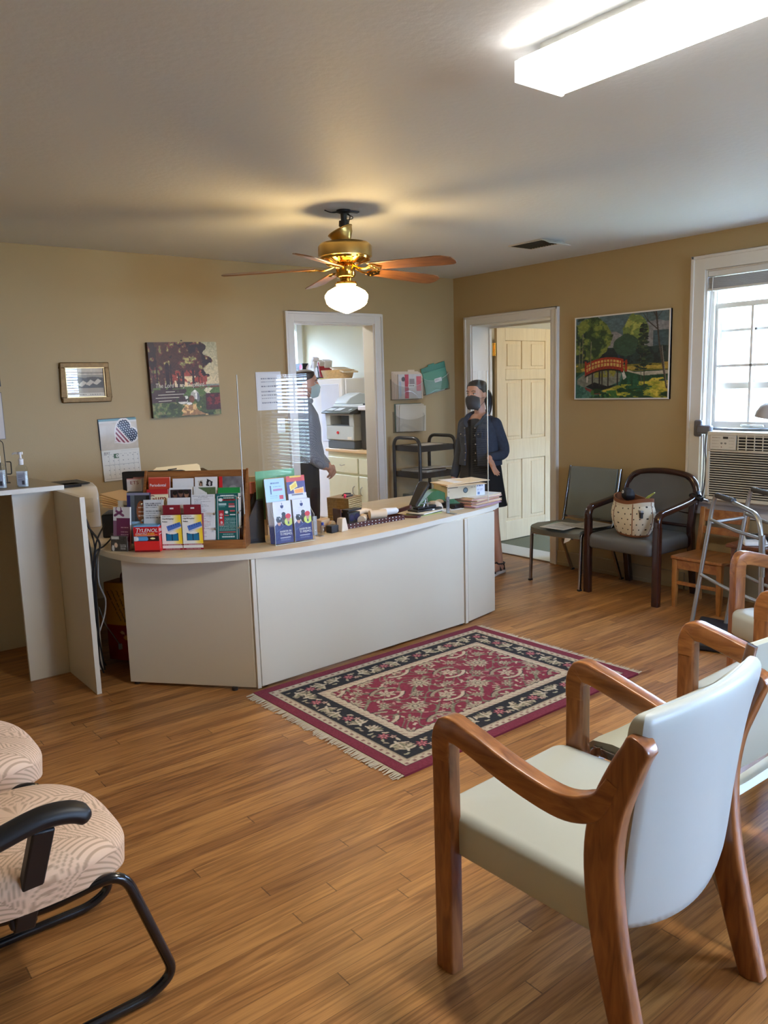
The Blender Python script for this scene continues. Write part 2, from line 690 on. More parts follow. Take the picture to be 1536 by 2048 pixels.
# casings
def casing_x(mb, y0, y1, z1, w=.085, z0=0.0, x=-.022, sill=False):
    """casing on the right wall round an opening y0..y1 (y0 > y1)"""
    mb.box(x, 0, y0, y0 + w, z0, z1 + w).box(x, 0, y1 - w, y1, z0, z1 + w).box(x, 0, y1, y0, z1, z1 + w)
    mb.box(x - .008, 0, y0 + w - .02, y0 + w, z0, z1 + w).box(x - .008, 0, y1 - w, y1 - w + .02, z0, z1 + w).box(x - .008, 0, y1 - w, y0 + w, z1 + w - .02, z1 + w)
m = MB(); casing_x(m, -.235, -1.18, 2.078, .072)
m.box(-.005, .255, -.247, -.234, 0, 2.078).box(-.005, .255, -1.181, -1.170, 0, 2.078).box(-.005, .255, -1.170, -.247, 2.066, 2.079)
m.box(.21, .235, -.259, -.247, 0, 2.066).box(.21, .235, -1.17, -1.158, 0, 2.066).box(.21, .235, -1.158, -.259, 2.05, 2.066)
struct('trim_1', m, M_TRIM, bevel=.003)
m = MB()
for x0, x1 in ((-1.857, -1.775), (-.957, -.872)):
    m.box(x0, x1, -.022, 0, 0, 2.165)
m.box(-1.775, -.957, -.022, 0, 2.083, 2.165)
m.box(-1.857, -1.837, -.03, 0, 0, 2.165).box(-.892, -.872, -.03, 0, 0, 2.165).box(-1.837, -.892, -.03, 0, 2.145, 2.165)
m.box(-1.781, -1.768, -.005, .145, 0, 2.086).box(-.966, -.953, -.005, .145, 0, 2.086).box(-1.768, -.966, -.005, .145, 2.072, 2.086)
struct('trim_2', m, M_TRIM, bevel=.003)
m = MB(); casing_x(m, -2.53, -3.40, 2.272, .098, z0=.60)
m.box(-.06, .1, -3.53, -2.41, .665, .69).box(-.02, 0, -3.50, -2.44, .58, .665)
m.box(-.005, .255, -2.541, -2.529, .69, 2.273).box(-.005, .255, -3.401, -3.390, .69, 2.273).box(-.005, .255, -3.390, -2.541, 2.262, 2.273)
struct('trim_3', m, M_TRIM, bevel=.003)
m = MB(); m.box(-.018, 0, -2.44, -1.255, 0, .125).box(-.022, 0, -2.44, -1.255, 0, .03).box(-.018, 0, -6.2, -3.5, 0, .125).box(-.018, 0, -.16, 0, 0, .125)
m.box(-.018, 0, YR, -7.5, 0, .125)
struct('baseboard_right', m, M_BASE, bevel=.004)
m = MB(); m.box(XL, -1.86, -.018, 0, 0, .125).box(-.87, -.02, -.018, 0, 0, .125)
struct('baseboard_back', m, M_BASE, bevel=.004)
m = MB(); m.box(-.01, .29, -1.175, -.235, .001, .012)
struct('trim_4', m, mat('pale metal threshold', (190, 186, 176), rough=.35, metal=.3), bevel=.003)

# window with the air conditioner: two sashes, the lower one raised onto the unit
M_SASH = mat('white sash paint', (226, 222, 214), rough=.35)
def sash(mb, x, y0, y1, z0, z1, nv, nh, st=.042, t=.03, mt=.018):
    mb.box(x, x + t, y1, y1 + st, z0, z1).box(x, x + t, y0 - st, y0, z0, z1)
    mb.box(x, x + t, y1 + st, y0 - st, z0, z0 + st).box(x, x + t, y1 + st, y0 - st, z1 - st * .8, z1)
    for k in range(1, nv + 1):
        yy = y1 + (y0 - y1) * k / (nv + 1)
        mb.box(x + .004, x + t - .004, yy - mt / 2, yy + mt / 2, z0 + st, z1 - st * .8)
    for k in range(1, nh + 1):
        zz = z0 + (z1 - z0) * k / (nh + 1)
        mb.box(x + .004, x + t - .004, y1 + st, y0 - st, zz - mt / 2, zz + mt / 2)
m = MB()
sash(m, .07, -2.545, -3.39, 1.195, 2.045, 2, 1)
sash(m, .125, -2.545, -3.39, 1.462, 2.262, 2, 1)
m.box(.045, .065, -2.57, -2.54, .69, 2.262).box(.045, .065, -3.392, -3.365, .69, 2.262)
w1 = struct('window_1', m, M_SASH, bevel=.002)
g = MB(); g.box(.084, .087, -3.36, -2.58, 1.23, 2.02).box(.139, .142, -3.36, -2.58, 1.5, 2.23)
g.build('window_glass', M_GLASS, w1)
lk = MB(); lk.box(.052, .07, -2.85, -2.80, 1.205, 1.212).tube(rnd([(.06, -2.80, 1.21), (.03, -2.80, 1.215), (.03, -2.95, 1.215), (.06, -2.95, 1.21)], .01), .006, 8)
lk.build('sash_lift', mat('chrome', (190, 190, 192), rough=.18, metal=1), w1)
# second window of the right wall and the rear windows
for i, (a, b_) in enumerate((((0, -6.25, -7.42, .12, 2.25), 'x'), ((YR, -3.1, -2.0, .9, 2.25), 'y'), ((YR, -1.7, -.78, .9, 2.25), 'y'))):
    m = MB()
    if b_ == 'x':
        _, ya, yb, z0, z1 = a
        sash(m, .10, ya, yb, z0, (z0 + z1) / 2 + .02, 1, 1)
        sash(m, .14, ya, yb, (z0 + z1) / 2, z1, 1, 1)
        casing_x(m, ya, yb, z1, .09, z0=z0 - .09)
        m.box(-.05, .05, yb - .1, ya + .1, z0 - .03, z0)
    else:
        yy, xa, xb, z0, z1 = a
        for x0, x1, q0, q1 in ((xa - .09, xa, z0 - .09, z1 + .09), (xb, xb + .09, z0 - .09, z1 + .09), (xa, xb, z1, z1 + .09), (xa, xb, z0 - .09, z0)):
            m.box(x0, x1, yy, yy + .02, q0, q1)
        m.box(xa, xb, yy - .12, yy - .09, (z0 + z1) / 2 - .02, (z0 + z1) / 2 + .02)
        m.box((xa + xb) / 2 - .012, (xa + xb) / 2 + .012, yy - .12, yy - .09, z0, z1)
    wq = struct('window_%d' % (i + 2), m, M_SASH)
    g = MB()
    if b_ == 'x': g.box(.115, .118, yb, ya, z0, z1)
    else: g.box(xa, xb, yy - .105, yy - .102, z0, z1)
    g.build('window_glass', M_GLASS, wq)

# six-panel door standing open into the next room (hinged at the far jamb)
M_DOOR = wood('cream door enamel', (228, 208, 170), (238, 220, 184), scale=(20, 20, 1.2), rough=.4, coat=0, s=2.5)
m = MB()
X0, X1, Y0, Y1 = .315, 1.125, -.25, -.215
def pnl(xa, xb, za, zb):
    m.box(xa, xb, Y0 + .010, Y1 - .01, za, zb)
    m.box(xa + .03, xb - .03, Y0 + .003, Y1 - .003, za + .03, zb - .03)
st = .115
zs = (.012, .20, .80, 1.0, 1.575, 1.675, 1.945, 2.062)
m.box(X0, X0 + st, Y0, Y1, zs[0], zs[-1]).box(X1 - st, X1, Y0, Y1, zs[0], zs[-1])
xm = (X0 + X1) / 2
for a, b_ in ((0, 1), (2, 3), (4, 5), (6, 7)):
    m.box(X0 + st, X1 - st, Y0, Y1, zs[a], zs[b_])
for a, b_ in ((1, 2), (3, 4), (5, 6)):
    m.box(xm - .055, xm + .055, Y0, Y1, zs[a], zs[b_])
for a, b_ in ((1, 2), (3, 4), (5, 6)):
    pnl(X0 + st, xm - .055, zs[a], zs[b_]); pnl(xm + .055, X1 - st, zs[a], zs[b_])
d2 = struct('door_2', m, M_DOOR, bevel=.004)
M_BRASS = mat('polished brass', (206, 158, 70), rough=.16, metal=1)
for z in (.25, 1.0, 1.86):
    m = MB(); m.box(.262, .292, -.243, -.2365, z - .06, z + .06).box(.288, .318, -.243, -.2365, z - .06, z + .06)
    m.cyl((.29, -.248, z - .062), (.29, -.248, z + .062), .007)
    m.build('hinge', M_BRASS, d2)

# copier room behind the back wall
m = MB(); m.box(-2.7, .45, .14, 3.3, -.08, 0); struct('floor_copier_room', m, M_FLOOR)
m = MB(); m.box(-2.8, .55, .14, 3.4, CEIL, CEIL + .1); struct('ceiling_copier_room', m, M_CEIL)
m = MB(); m.box(.45, .55, .14, 3.3, 0, CEIL); struct('wall_copier_right', m, M_WALL2)
m = MB(); m.box(-2.8, -2.7, .14, 3.3, 0, CEIL); struct('wall_copier_left', m, M_WALL2)
m = MB(); m.box(-2.8, -1.0, 3.3, 3.43, 0, CEIL).box(.33, .55, 3.3, 3.43, 0, CEIL).box(-1.0, .33, 3.3, 3.43, 0, .9).box(-1.0, .33, 3.3, 3.43, 2.36, CEIL)
struct('wall_copier_back', m, M_WALL2)
m = MB(); m.box(-1.08, -1.0, 3.28, 3.3, .82, 2.44).box(.33, .41, 3.28, 3.3, .82, 2.44).box(-1.0, .33, 3.28, 3.3, 2.36, 2.44).box(-1.0, .33, 3.25, 3.3, .86, .9)
m.box(-1.0, .33, 3.37, 3.40, 1.58, 1.64).box(-.35, -.32, 3.37, 3.40, .9, 2.36)
w5 = struct('window_5', m, M_SASH)
g = MB(); g.box(-1.0, .33, 3.384, 3.387, .9, 2.36); g.build('window_glass', M_GLASS, w5)

# room behind the open door
m = MB(); m.box(.25, 3.3, -2.35, .0, -.08, .004); struct('floor_side_room', m, M_CARPET)
m = MB(); m.box(.25, 3.4, -2.45, .1, CEIL, CEIL + .1); struct('ceiling_side_room', m, M_CEIL)
M_SW = wall_mat('off-white side room paint', (224, 218, 200))
m = MB(); m.box(.25, 3.3, 0, .1, 0, CEIL); struct('wall_side_back', m, M_SW)
m = MB(); m.box(3.3, 3.4, -2.35, .1, 0, CEIL); struct('wall_side_right', m, M_SW)
m = MB(); m.box(.25, .9, -2.45, -2.35, 0, CEIL).box(2.3, 3.4, -2.45, -2.35, 0, CEIL).box(.9, 2.3, -2.45, -2.35, 0, .85).box(.9, 2.3, -2.45, -2.35, 2.25, CEIL)
struct('wall_side_front', m, M_SW)
m = MB(); m.box(.9, 2.3, -2.42, -2.39, 1.53, 1.58).box(.82, .9, -2.35, -2.33, .77, 2.33).box(2.3, 2.38, -2.35, -2.33, .77, 2.33).box(.9, 2.3, -2.35, -2.33, 2.25, 2.33).box(.9, 2.3, -2.35, -2.33, .79, .85)
w6 = struct('window_6', m, M_SASH)
g = MB(); g.box(.9, 2.3, -2.405, -2.402, .85, 2.25); g.build('window_glass', M_GLASS, w6)

portal('portal_ac_window', (.27, -2.965, 1.5), (1.6, .86), (0, R(90), 0))
portal('portal_right_window', (.27, -6.835, 1.185), (2.13, 1.17), (0, R(90), 0))
portal('portal_rear_window_a', (-2.55, YR - .22, 1.575), (1.1, 1.35), (R(90), 0, 0))
portal('portal_rear_window_b', (-1.24, YR - .22, 1.575), (.92, 1.35), (R(90), 0, 0))
portal('portal_copier_window', (-.335, 3.45, 1.63), (1.33, 1.46), (R(-90), 0, 0))
portal('portal_side_window', (1.6, -2.47, 1.55), (1.4, 1.4), (R(90), 0, 0))

# the lawn and pavement outside, seen through the windows as bright haze of daylight
m = MB(); m.box(-40, 40, -40, 40, -.5, -.45)
struct('ground', m, mat('dry lawn', (150, 150, 120), rough=.9, var=.2))

# blinds
M_BLIND = mat('off-white blind slat', (214, 210, 204), rough=.45)
def blind(name, label, o, ax, w, z0, z1, tilt, pitch=.045, sl=.05, group=None):
    """lowered blind; ax is the unit vector along the rail from o"""
    t = thing(name, label, 'blind', o, 0, group)
    ax = Vector(ax); nr = Vector((-ax.y, ax.x, 0))
    h = MB(); h.bar(Vector((0, 0, z1 - .02)), ax * w + Vector((0, 0, z1 - .02)), .05, .045); h.build('headrail', M_BLIND, t)
    s = MB(); z = z0 + .03
    while z < z1 - .05:
        c = [nr * (sl / 2 * math.cos(tilt)) * q + Vector((0, 0, q * sl / 2 * math.sin(tilt) + z)) for q in (-1, 1)]
        s.add([c[0], c[0] + ax * w, c[1] + ax * w, c[1], c[0] + Vector((0, 0, .002)), c[0] + ax * w + Vector((0, 0, .002)), c[1] + ax * w + Vector((0, 0, .002)), c[1] + Vector((0, 0, .002))],
              [(0, 3, 2, 1), (4, 5, 6, 7), (0, 1, 5, 4), (1, 2, 6, 5), (2, 3, 7, 6), (3, 0, 4, 7)])
        z += pitch
    s.build('slats', M_BLIND, t, smooth=False)
    b = MB(); b.bar(Vector((0, 0, z0)), ax * w + Vector((0, 0, z0)), .04, .02)
    b.build('bottom_rail', M_BLIND, t)
    for q in (.15, .85):
        c = MB(); c.cyl(ax * (w * q) + Vector((0, 0, z0)), ax * (w * q) + Vector((0, 0, z1)), .0025, 6)
        c.build('ladder_cord', M_BLIND, t)
    return t
blind('window_blind', 'lowered white slat blind on the window reflected in the desk screen', (.045, -7.41, 0), (0, 1, 0), 1.15, .13, 2.24, R(-22))
blind('window_blind', 'lowered white slat blind on the rear window farther from the corner', (-3.09, YR - .04, 0), (1, 0, 0), 1.08, .92, 2.24, R(12))
blind('window_blind', 'lowered white slat blind on the rear window nearer the corner', (-1.69, YR - .04, 0), (1, 0, 0), .9, .92, 2.24, R(12))
blind('window_blind', 'white slat blind in the copier room window above the fridge', (-.99, 3.34, 0), (1, 0, 0), 1.31, .95, 2.35, R(50))
blind('window_blind', 'unseen slat blind added to dim the carpeted side room window', (.91, -2.30, 0), (1, 0, 0), 1.38, .88, 2.24, R(-64))  # blind added out of view to cut daylight on the open door
t = thing('window_blind', 'raised blind bunched at the top of the window over the air conditioner', 'blind', (.02, -3.385, 0))
m = MB(); m.box(-.025, .02, 0, .84, 2.225, 2.262); m.build('headrail', M_BLIND, t, bevel=.003)
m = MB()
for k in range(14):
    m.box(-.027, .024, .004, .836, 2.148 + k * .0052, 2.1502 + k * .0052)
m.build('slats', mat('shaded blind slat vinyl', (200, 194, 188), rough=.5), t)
m = MB(); m.box(-.027, .024, 0, .84, 2.13, 2.146); m.build('bottom_rail', M_BLIND, t, bevel=.003)
m = MB(); m.tube([(-.03, .80, 2.22), (-.028, .822, 1.8), (-.026, .835, 1.44)], .0035, 6); m.build('tilt_wand', M_BLIND, t)
# ------------------------------------------------------------------ ceiling tube fixture, fan with globe, ceiling vent
t = thing('ceiling_light', 'long white fluorescent wraparound light fixture on ceiling', 'light', (0, 0, 0))
m = MB(); m.box(-3.34, -3.22, -5.05, -3.92, CEIL - .042, CEIL).box(-3.380, -3.180, -5.10, -3.872, CEIL - .039, CEIL - .036)  # thin flange added above the lens to block its light from the ceiling
m.build('housing', mat('white enamel', (232, 232, 228), rough=.35), t)
M_TUBE = mat('lit frosted diffuser', (255, 255, 250), rough=.4, emit=(255, 250, 240), estr=FLUO)
m = MB()
prof = [(-3.385, CEIL - .040), (-3.385, CEIL - .088), (-3.375, CEIL - .098), (-3.185, CEIL - .098), (-3.175, CEIL - .088), (-3.175, CEIL - .040)]
M_TSIDE = mat('lit ribbed diffuser side', (255, 255, 250), rough=.4, emit=(255, 250, 240), estr=FLUO * .2)
for y, s_ in ((-3.868, 1), (-5.10, -1)):
    c_ = MB(); c_.box(-3.386, -3.174, y - .006, y + .006, CEIL - .099, CEIL - .040); c_.build('end_cap', mat('lit end cap', (255, 255, 250), rough=.4, emit=(255, 250, 240), estr=1.6), t, bevel=.002)
a_, b_ = [(x, -3.874, z) for x, z in prof], [(x, -5.094, z) for x, z in prof]
for k in range(5): m.add([a_[k], a_[k + 1], b_[k + 1], b_[k]], [(0, 1, 2, 3)], 0 if k == 2 else 1)
m.build('diffuser', [M_TUBE, M_TSIDE], t)

fan = thing('ceiling_fan', 'five-blade brass ceiling fan with lit schoolhouse globe and slipped canopy', 'ceiling fan', (-2.563, -1.844, 0))
M_BLK = mat('black plastic', (22, 22, 24), rough=.45)
M_BR2 = mat('satin brass', (188, 158, 96), rough=.3, metal=1)
m = MB()
m.lathe([(.0, CEIL - .001), (.04, CEIL - .001), (.04, CEIL - .012), (.018, CEIL - .02), (.016, CEIL - .075), (.0, CEIL - .075)])
m.lathe([(.0, CEIL - .055), (.028, CEIL - .058), (.03, CEIL - .085), (.02, CEIL - .092), (0, CEIL - .092)])
m.bar((-.03, .01, CEIL - .004), (.09, -.015, CEIL - .006), .03, .006).bar((0, .01, CEIL - .005), (-.03, .06, CEIL - .006), .02, .004)
m.build('mounting_bracket', M_BLK, fan)
m = MB()
m.tube(spline([(.02, 0, CEIL - .01), (.035, -.01, CEIL - .03), (.02, -.02, CEIL - .06), (.03, 0, CEIL - .07)]), .003, 6)
m.tube(spline([(.02, 0, CEIL - .02), (.045, -.02, CEIL - .035), (.03, -.03, CEIL - .05), (-.02, -.03, CEIL - .06)]), .0025, 6)
m.tube(spline([(-.02, .0, CEIL - .012), (-.06, .03, CEIL - .014), (-.10, .04, CEIL - .004)]), .003, 6)
m.build('wiring', M_BLK, fan)
m = MB(); m.cyl((0, 0, CEIL - .17), (0, 0, CEIL - .09), .0095, 16); m.build('downrod', M_BR2, fan)
m = MB()
Rm = Matrix.Translation((-.012, .005, 2.385)) @ Matrix.Rotation(R(-24), 4, Vector((.616, .788, 0)))
m.T = Rm
m.lathe([(.014, -.045), (.035, -.04), (.062, -.005), (.07, .02), (.074, .022), (.074, .028), (.066, .026), (.058, 0), (.03, -.03), (.014, -.035)])
m.build('canopy', M_BR2, fan)
zt = 2.352
m = MB(); m.lathe([(.0, zt), (.05, zt), (.10, zt - .004), (.135, zt - .012), (.145, zt - .022), (.150, zt - .03), (.150, zt - .085), (.146, zt - .088), (.0, zt - .088)], 40)
m.build('motor_housing', M_BR2, fan, ang=50)
m = MB(); m.lathe([(.0, zt - .088), (.140, zt - .088), (.138, zt - .1), (.10, zt - .118), (.04, zt - .12), (0, zt - .12)], 40)
for k in range(20):
    a = 2 * math.pi * k / 20
    m.bar((.08 * math.cos(a), .08 * math.sin(a), zt - .118), (.138 * math.cos(a), .138 * math.sin(a), zt - .1), .014, .012)
m.build('vent_ring', M_BRASS, fan)
M_BW = wood('fan blade veneer', (100, 60, 32), (150, 98, 54), scale=(1.2, 14, 4), rough=.4, s=5)
M_BT = mat('pale blade laminate', (206, 190, 178), rough=.45)
hub = Vector((0, 0, zt - .125))
b0 = None
for k in range(5):
    a = -1.253 + k * 1.2566
    pitch = R(-13)
    Mx = Matrix.Translation(hub + Vector((0, 0, -.015 - .004 * (k in (0, 1, 4))))) @ Matrix.Rotation(a, 4, 'Z') @ Matrix.Rotation(R(2.2), 4, 'Y')
    if b0 is None:
        pts = [(.17, -.048), (.60, -.066), (.64, -.063), (.685, -.03), (.69, .02), (.675, .052), (.655, .062), (.60, .066), (.17, .048)]
        m = MB(); m.T = Matrix.Rotation(pitch, 4, 'X'); m.prism(pts, -.003, .003, 0)
        b0 = m.build('blade', [M_BW], fan, bevel=.002)
        m = MB()
        m.tube(spline([(.05, 0, .012), (.09, 0, -.004), (.13, 0, -.012), (.17, 0, -.006)]), [.010] * 18 + [.010], 8, flat=.6)
        m.T = Matrix.Rotation(pitch, 4, 'X')
        m.prism([(.15, -.012), (.19, -.045), (.215, -.04), (.225, -.012), (.245, 0), (.225, .012), (.215, .04), (.19, .045), (.15, .012)], -.010, -.003)
        for q in (-.03, 0, .03):
            m.lathe([(0, -.014), (.007, -.012), (.007, -.01), (0, -.01)], 10, (.20, q, 0))
        a0 = m.build('blade_arm', M_BRASS, b0)
        a0.matrix_parent_inverse = Matrix()
        b = b0
    else:
        b = b0.copy(); C.objects.link(b); b.parent = fan
        q = a0.copy(); C.objects.link(q); q.parent = b
    b.matrix_local = Mx
m = MB()
z = zt - .12
m.lathe([(0, z), (.05, z), (.055, z - .01), (.055, z - .065), (.05, z - .075), (.035, z - .08), (.03, z - .095), (0, z - .095)], 32)
m.lathe([(0, z - .09), (.03, z - .09), (.058, z - .1), (.062, z - .112), (.055, z - .12), (0, z - .12)], 32)
m.build('light_fitter', M_BRASS, fan, ang=50)
zg = z - .115
m = MB(); m.lathe([(.048, zg), (.052, zg - .008), (.075, zg - .018), (.105, zg - .035), (.12, zg - .055), (.122, zg - .068), (.113, zg - .10), (.10, zg - .115), (.07, zg - .132), (.03, zg - .148), (.008, zg - .156), (0, zg - .157)], 36)
m.build('globe', mat('lit opal glass globe', (255, 244, 220), rough=.2, emit=(255, 214, 140), estr=GLOBE), fan, ang=60)

t = thing('ceiling_vent', 'ceiling air return with dark grille and white flap hanging open', 'vent', (0, 0, 0))
m = MB(); m.box(-.86, -.64, -1.80, -1.51, CEIL - .004, CEIL - .001)  # flat dark panel, its colour stands for the shade inside the duct
m.build('duct_shade_panel', mat('duct shade', (52, 44, 34), rough=.8), t)
m = MB()
for k in range(12):
    m.box(-.86, -.64, -1.80 + k * .0255, -1.796 + k * .0255, CEIL - .008, CEIL - .003)
m.build('grille', mat('dusty grille', (74, 64, 50), rough=.7), t)
m = MB(); m.bar((-.87, -1.505, CEIL - .004), (-.63, -1.505, CEIL - .004), .012, .008).bar((-.87, -1.805, CEIL - .004), (-.63, -1.805, CEIL - .004), .012, .008).bar((-.868, -1.51, CEIL - .004), (-.868, -1.80, CEIL - .004), .012, .008)
m.bar((-.632, -1.51, CEIL - .004), (-.632, -1.80, CEIL - .004), .012, .008)
m.add([(-.89, -1.815, CEIL - .003), (-.66, -1.815, CEIL - .003), (-.65, -1.885, CEIL - .035), (-.88, -1.885, CEIL - .035), (-.89, -1.815, CEIL - .006), (-.66, -1.815, CEIL - .006), (-.65, -1.885, CEIL - .038), (-.88, -1.885, CEIL - .038)],
      [(0, 3, 2, 1), (4, 5, 6, 7), (0, 1, 5, 4), (1, 2, 6, 5), (2, 3, 7, 6), (3, 0, 4, 7)])
m.build('flap', mat('white vent flap', (214, 210, 202), rough=.4), t)
def lamp_unseen(name, label, x, y, m_=None):
    t = thing(name, label, 'light', (x, y, 0))
    m = MB(); m.box(-.62, .62, -.15, .15, CEIL - .04, CEIL); m.build('housing', MATS['white enamel'], t)
    m = MB(); m.box(-.6, .6, -.13, .13, CEIL - .08, CEIL - .04); m.build('diffuser', m_ or M_TUBE, t)
lamp_unseen('ceiling_light', 'unseen ceiling lamp added to brighten the copier room', -1.5, 1.0, mat('cool fill diffuser', (250, 250, 250), rough=.4, emit=(250, 250, 246), estr=12))  # lamp added out of view to light the copier room from the front
lamp_unseen('ceiling_light', 'unseen warm ceiling lamp added to brighten the carpeted side room', 1.2, -1.3, mat('warm fill diffuser', (255, 250, 240), rough=.4, emit=(255, 240, 212), estr=5))  # weak warm lamp added out of view to lift the door leaf
# ------------------------------------------------------------------ reception desk
ZT = .731
M_LAM = mat('almond laminate', (212, 203, 182), rough=.42, spec=.4, bump=.05)
M_LAMTOP = wood('pale maple laminate top', (196, 176, 142), (212, 194, 162), scale=(2, 14, 1), rough=.35, coat=0, s=3)
M_EDGE = mat('off-white edge banding', (214, 206, 188), rough=.4)
M_DARK = mat('dark seam', (46, 40, 34), rough=.7)
PRT = paint_mat('printed paper', .45)
PRG = paint_mat('printed gloss card', .25)
desk = thing('reception_desk', 'curved almond laminate reception desk with pale wood top', 'desk')
front = [(-3.894, -1.317), (-3.885, -1.45), (-3.863, -1.568), (-3.826, -1.68), (-3.779, -1.758), (-3.725, -1.828), (-3.658, -1.883), (-3.52, -1.975), (-3.354, -2.044), (-3.2, -2.08), (-3.042, -2.098), (-2.9, -2.102), (-2.781, -2.10), (-2.6, -2.088), (-2.399, -2.063), (-2.15, -2.015), (-1.906, -1.966), (-1.68, -1.925), (-1.463, -1.875), (-1.39, -1.85), (-1.30, -1.80), (-1.23, -1.72), (-1.18, -1.62), (-1.15, -1.5),
         (-1.16, -1.3), (-1.22, -1.13), (-1.34, -1.05), (-1.58, -1.035), (-1.75, -1.035), (-1.93, -1.046), (-2.08, -1.10), (-2.25, -1.24), (-2.45, -1.38), (-2.65, -1.45), (-2.9, -1.44), (-3.1, -1.35), (-3.2, -1.15), (-3.24, -.8), (-3.26, -.16), (-3.93, -.16), (-3.92, -1.0)]
m = MB(); m.prism(front, .701, ZT, 0, 1)
m.build('countertop', [M_LAMTOP, M_EDGE], desk, ang=50)
def panel(mb, a, b, z0, z1, t=.022):
    a, b = Vector((*a, 0)), Vector((*b, 0))
    d = (b - a).normalized(); n = Vector((-d.y, d.x, 0)) * t
    mb.prism([(a.x, a.y), (b.x, b.y), (b.x + n.x, b.y + n.y), (a.x + n.x, a.y + n.y)], z0, z1)
A, B, D, E_, G = (-3.835, -1.493), (-3.372, -2.034), (-1.772, -1.964), (-1.445, -1.897), (-1.27, -1.62)
for a, b in ((A, B), ((-3.338, -2.043), (-1.80, -1.966)), ((-1.758, -1.962), E_), (E_, G)):
    m = MB(); panel(m, a, b, .016, .701); m.build('front_panel', M_LAM, desk, bevel=.002)
for a, b in (((-3.366, -2.046), (-3.345, -2.048)), ((-1.792, -1.972), (-1.768, -1.970))):
    m = MB(); panel(m, a, b, .012, .70, .03); m.build('corner_strip', M_EDGE, desk, bevel=.001)
for a in ((-3.90, -3.88, -1.2, -.2), (-3.26, -3.24, -1.1, -.2), (-2.2, -2.18, -1.9, -1.3)):
    m = MB(); m.box(*a, .02, .70); m.build('inner_support', M_LAM, desk)
for x, y in ((-3.8, -1.5), (-3.45, -1.95), (-3.3, -2.0), (-2.4, -1.95), (-1.8, -1.93), (-1.5, -1.87)):
    m = MB(); m.lathe([(0, 0), (.015, 0), (.015, .016), (0, .016)], 12, (x, y, 0)); m.build('glide', M_DARK, desk)

# tall stand at the left
st_ = thing('display_counter', 'tall almond counter with open knee space left of the reception desk', 'counter')
m = MB(); m.prism([(-5.3, -1.09), (-3.98, -1.121), (-4.0, -.62), (-4.04, -.30), (-5.3, -.30)], 1.045, 1.070, 0, 1)
m.build('countertop', [mat('taupe laminate top', (158, 144, 118), rough=.35), M_EDGE], st_)
m = MB(); m.box(-4.236, -4.025, -1.064, -1.042, 0, 1.045); m.build('front_panel', M_LAM, st_, bevel=.001)
m = MB(); m.box(-4.024, -3.998, -1.515, -.36, 0, 1.043); m.build('side_panel', M_LAM, st_, bevel=.0015)
m = MB(); m.box(-5.3, -4.03, -.38, -.36, 0, 1.045); m.build('back_panel', M_LAM, st_)

# sneeze guard
g = thing('sneeze_guard', 'clear acrylic sneeze guard on two metal brackets along the desk', 'screen')
m = MB(); m.box(-3.282, -1.455, -1.853, -1.847, .763, 1.631); m.build('clear_panel', M_ACR, g)
M_AEDGE = mat('frosted acrylic edge', (212, 214, 205), rough=.3, spec=.6)
for x in (-3.285, -1.455):
    m = MB(); m.box(x, x + .003, -1.853, -1.847, .763, 1.631); m.build('panel_edge', M_AEDGE, g)
M_STEEL = mat('brushed steel', (168, 168, 166), rough=.32, metal=.9)
for x in (-2.85, -1.83):
    m = MB(); m.box(x - .013, x + .013, -1.861, -1.854, ZT, .838).box(x - .013, x + .013, -1.93, -1.861, ZT, ZT + .004)
    for z in (.755, .81):
        m.lathe([(0, 0), (.006, 0), (.005, .003), (0, .004)], 10, (x, -1.861, z), 0, Matrix.Rotation(R(90), 4, 'X'))
    m.build('bracket', M_STEEL, g, bevel=.001)

# ------------------------------------------------------------------ things on the desk: printed pictures
def pic_text(p, u0, u1, v, h, col=(60, 60, 60), seed=0):
    """a smudged line of small print"""
    rg = random.Random(seed)
    u = u0
    while u < u1:
        w = rg.uniform(.02, .07)
        p.rect(u, v, min(u1, u + w), v + h, col)
        u += w + .018
    return p
def p_perio():
    return Pic(30, 60, (196, 62, 44)).rect(0, 0, 1, .02, (222, 110, 90)).a
def p_gum():
    return Pic(30, 60, (232, 218, 178)).rect(0, 0, 1, .13, (190, 36, 40)).a
def p_greytext():
    p = Pic(44, 70, (206, 204, 200))
    for k, v in enumerate((.08, .13, .18, .27, .32, .38, .43)):
        pic_text(p, .1, .88 - .1 * (k % 3), v, .022, (96, 96, 100), k)
    p.rect(.3, .62, .8, .95, (40, 44, 52)); p.rect(.36, .66, .42, .95, (150, 170, 180))
    return p.a
def p_blank():
    return Pic(20, 30, (226, 224, 220)).noise(4).a
def p_people():
    p = Pic(44, 60, (232, 230, 226)).rect(.04, .05, .96, .6, (48, 34, 40))
    for u, v, c in ((.25, .18, (110, 74, 58)), (.5, .15, (120, 84, 70)), (.75, .17, (168, 120, 96))):
        p.ell(u, v, .09, .075, c); p.ell(u, v - .055, .1, .05, (24, 18, 20)); p.ell(u, v + .2, .15, .12, (70, 34, 60))
    return p.a
def p_portraits():
    p = Pic(50, 60, (228, 224, 218))
    p.poly([(.14, .1), (.36, .07), (.38, .28), (.17, .30)], (206, 196, 178)); p.ell(.27, .18, .07, .08, (52, 36, 30)); p.ell(.27, .2, .035, .05, (196, 150, 120))
    p.poly([(.55, .05), (.8, .12), (.76, .3), (.5, .22)], (40, 36, 38)); p.ell(.66, .17, .05, .06, (190, 180, 176))
    return p.a
def p_garden():
    p = Pic(50, 60, (220, 216, 208)).poly([(.2, .03), (1, .03), (1, .3), (.65, .3), (.6, .16)], (84, 104, 66)).noise(8, 16)
    p.ell(.27, .3, .11, .09, (30, 22, 22)); p.ell(.28, .35, .08, .07, (178, 118, 88)); p.ell(.6, .36, .06, .03, (190, 40, 44))
    return p.a
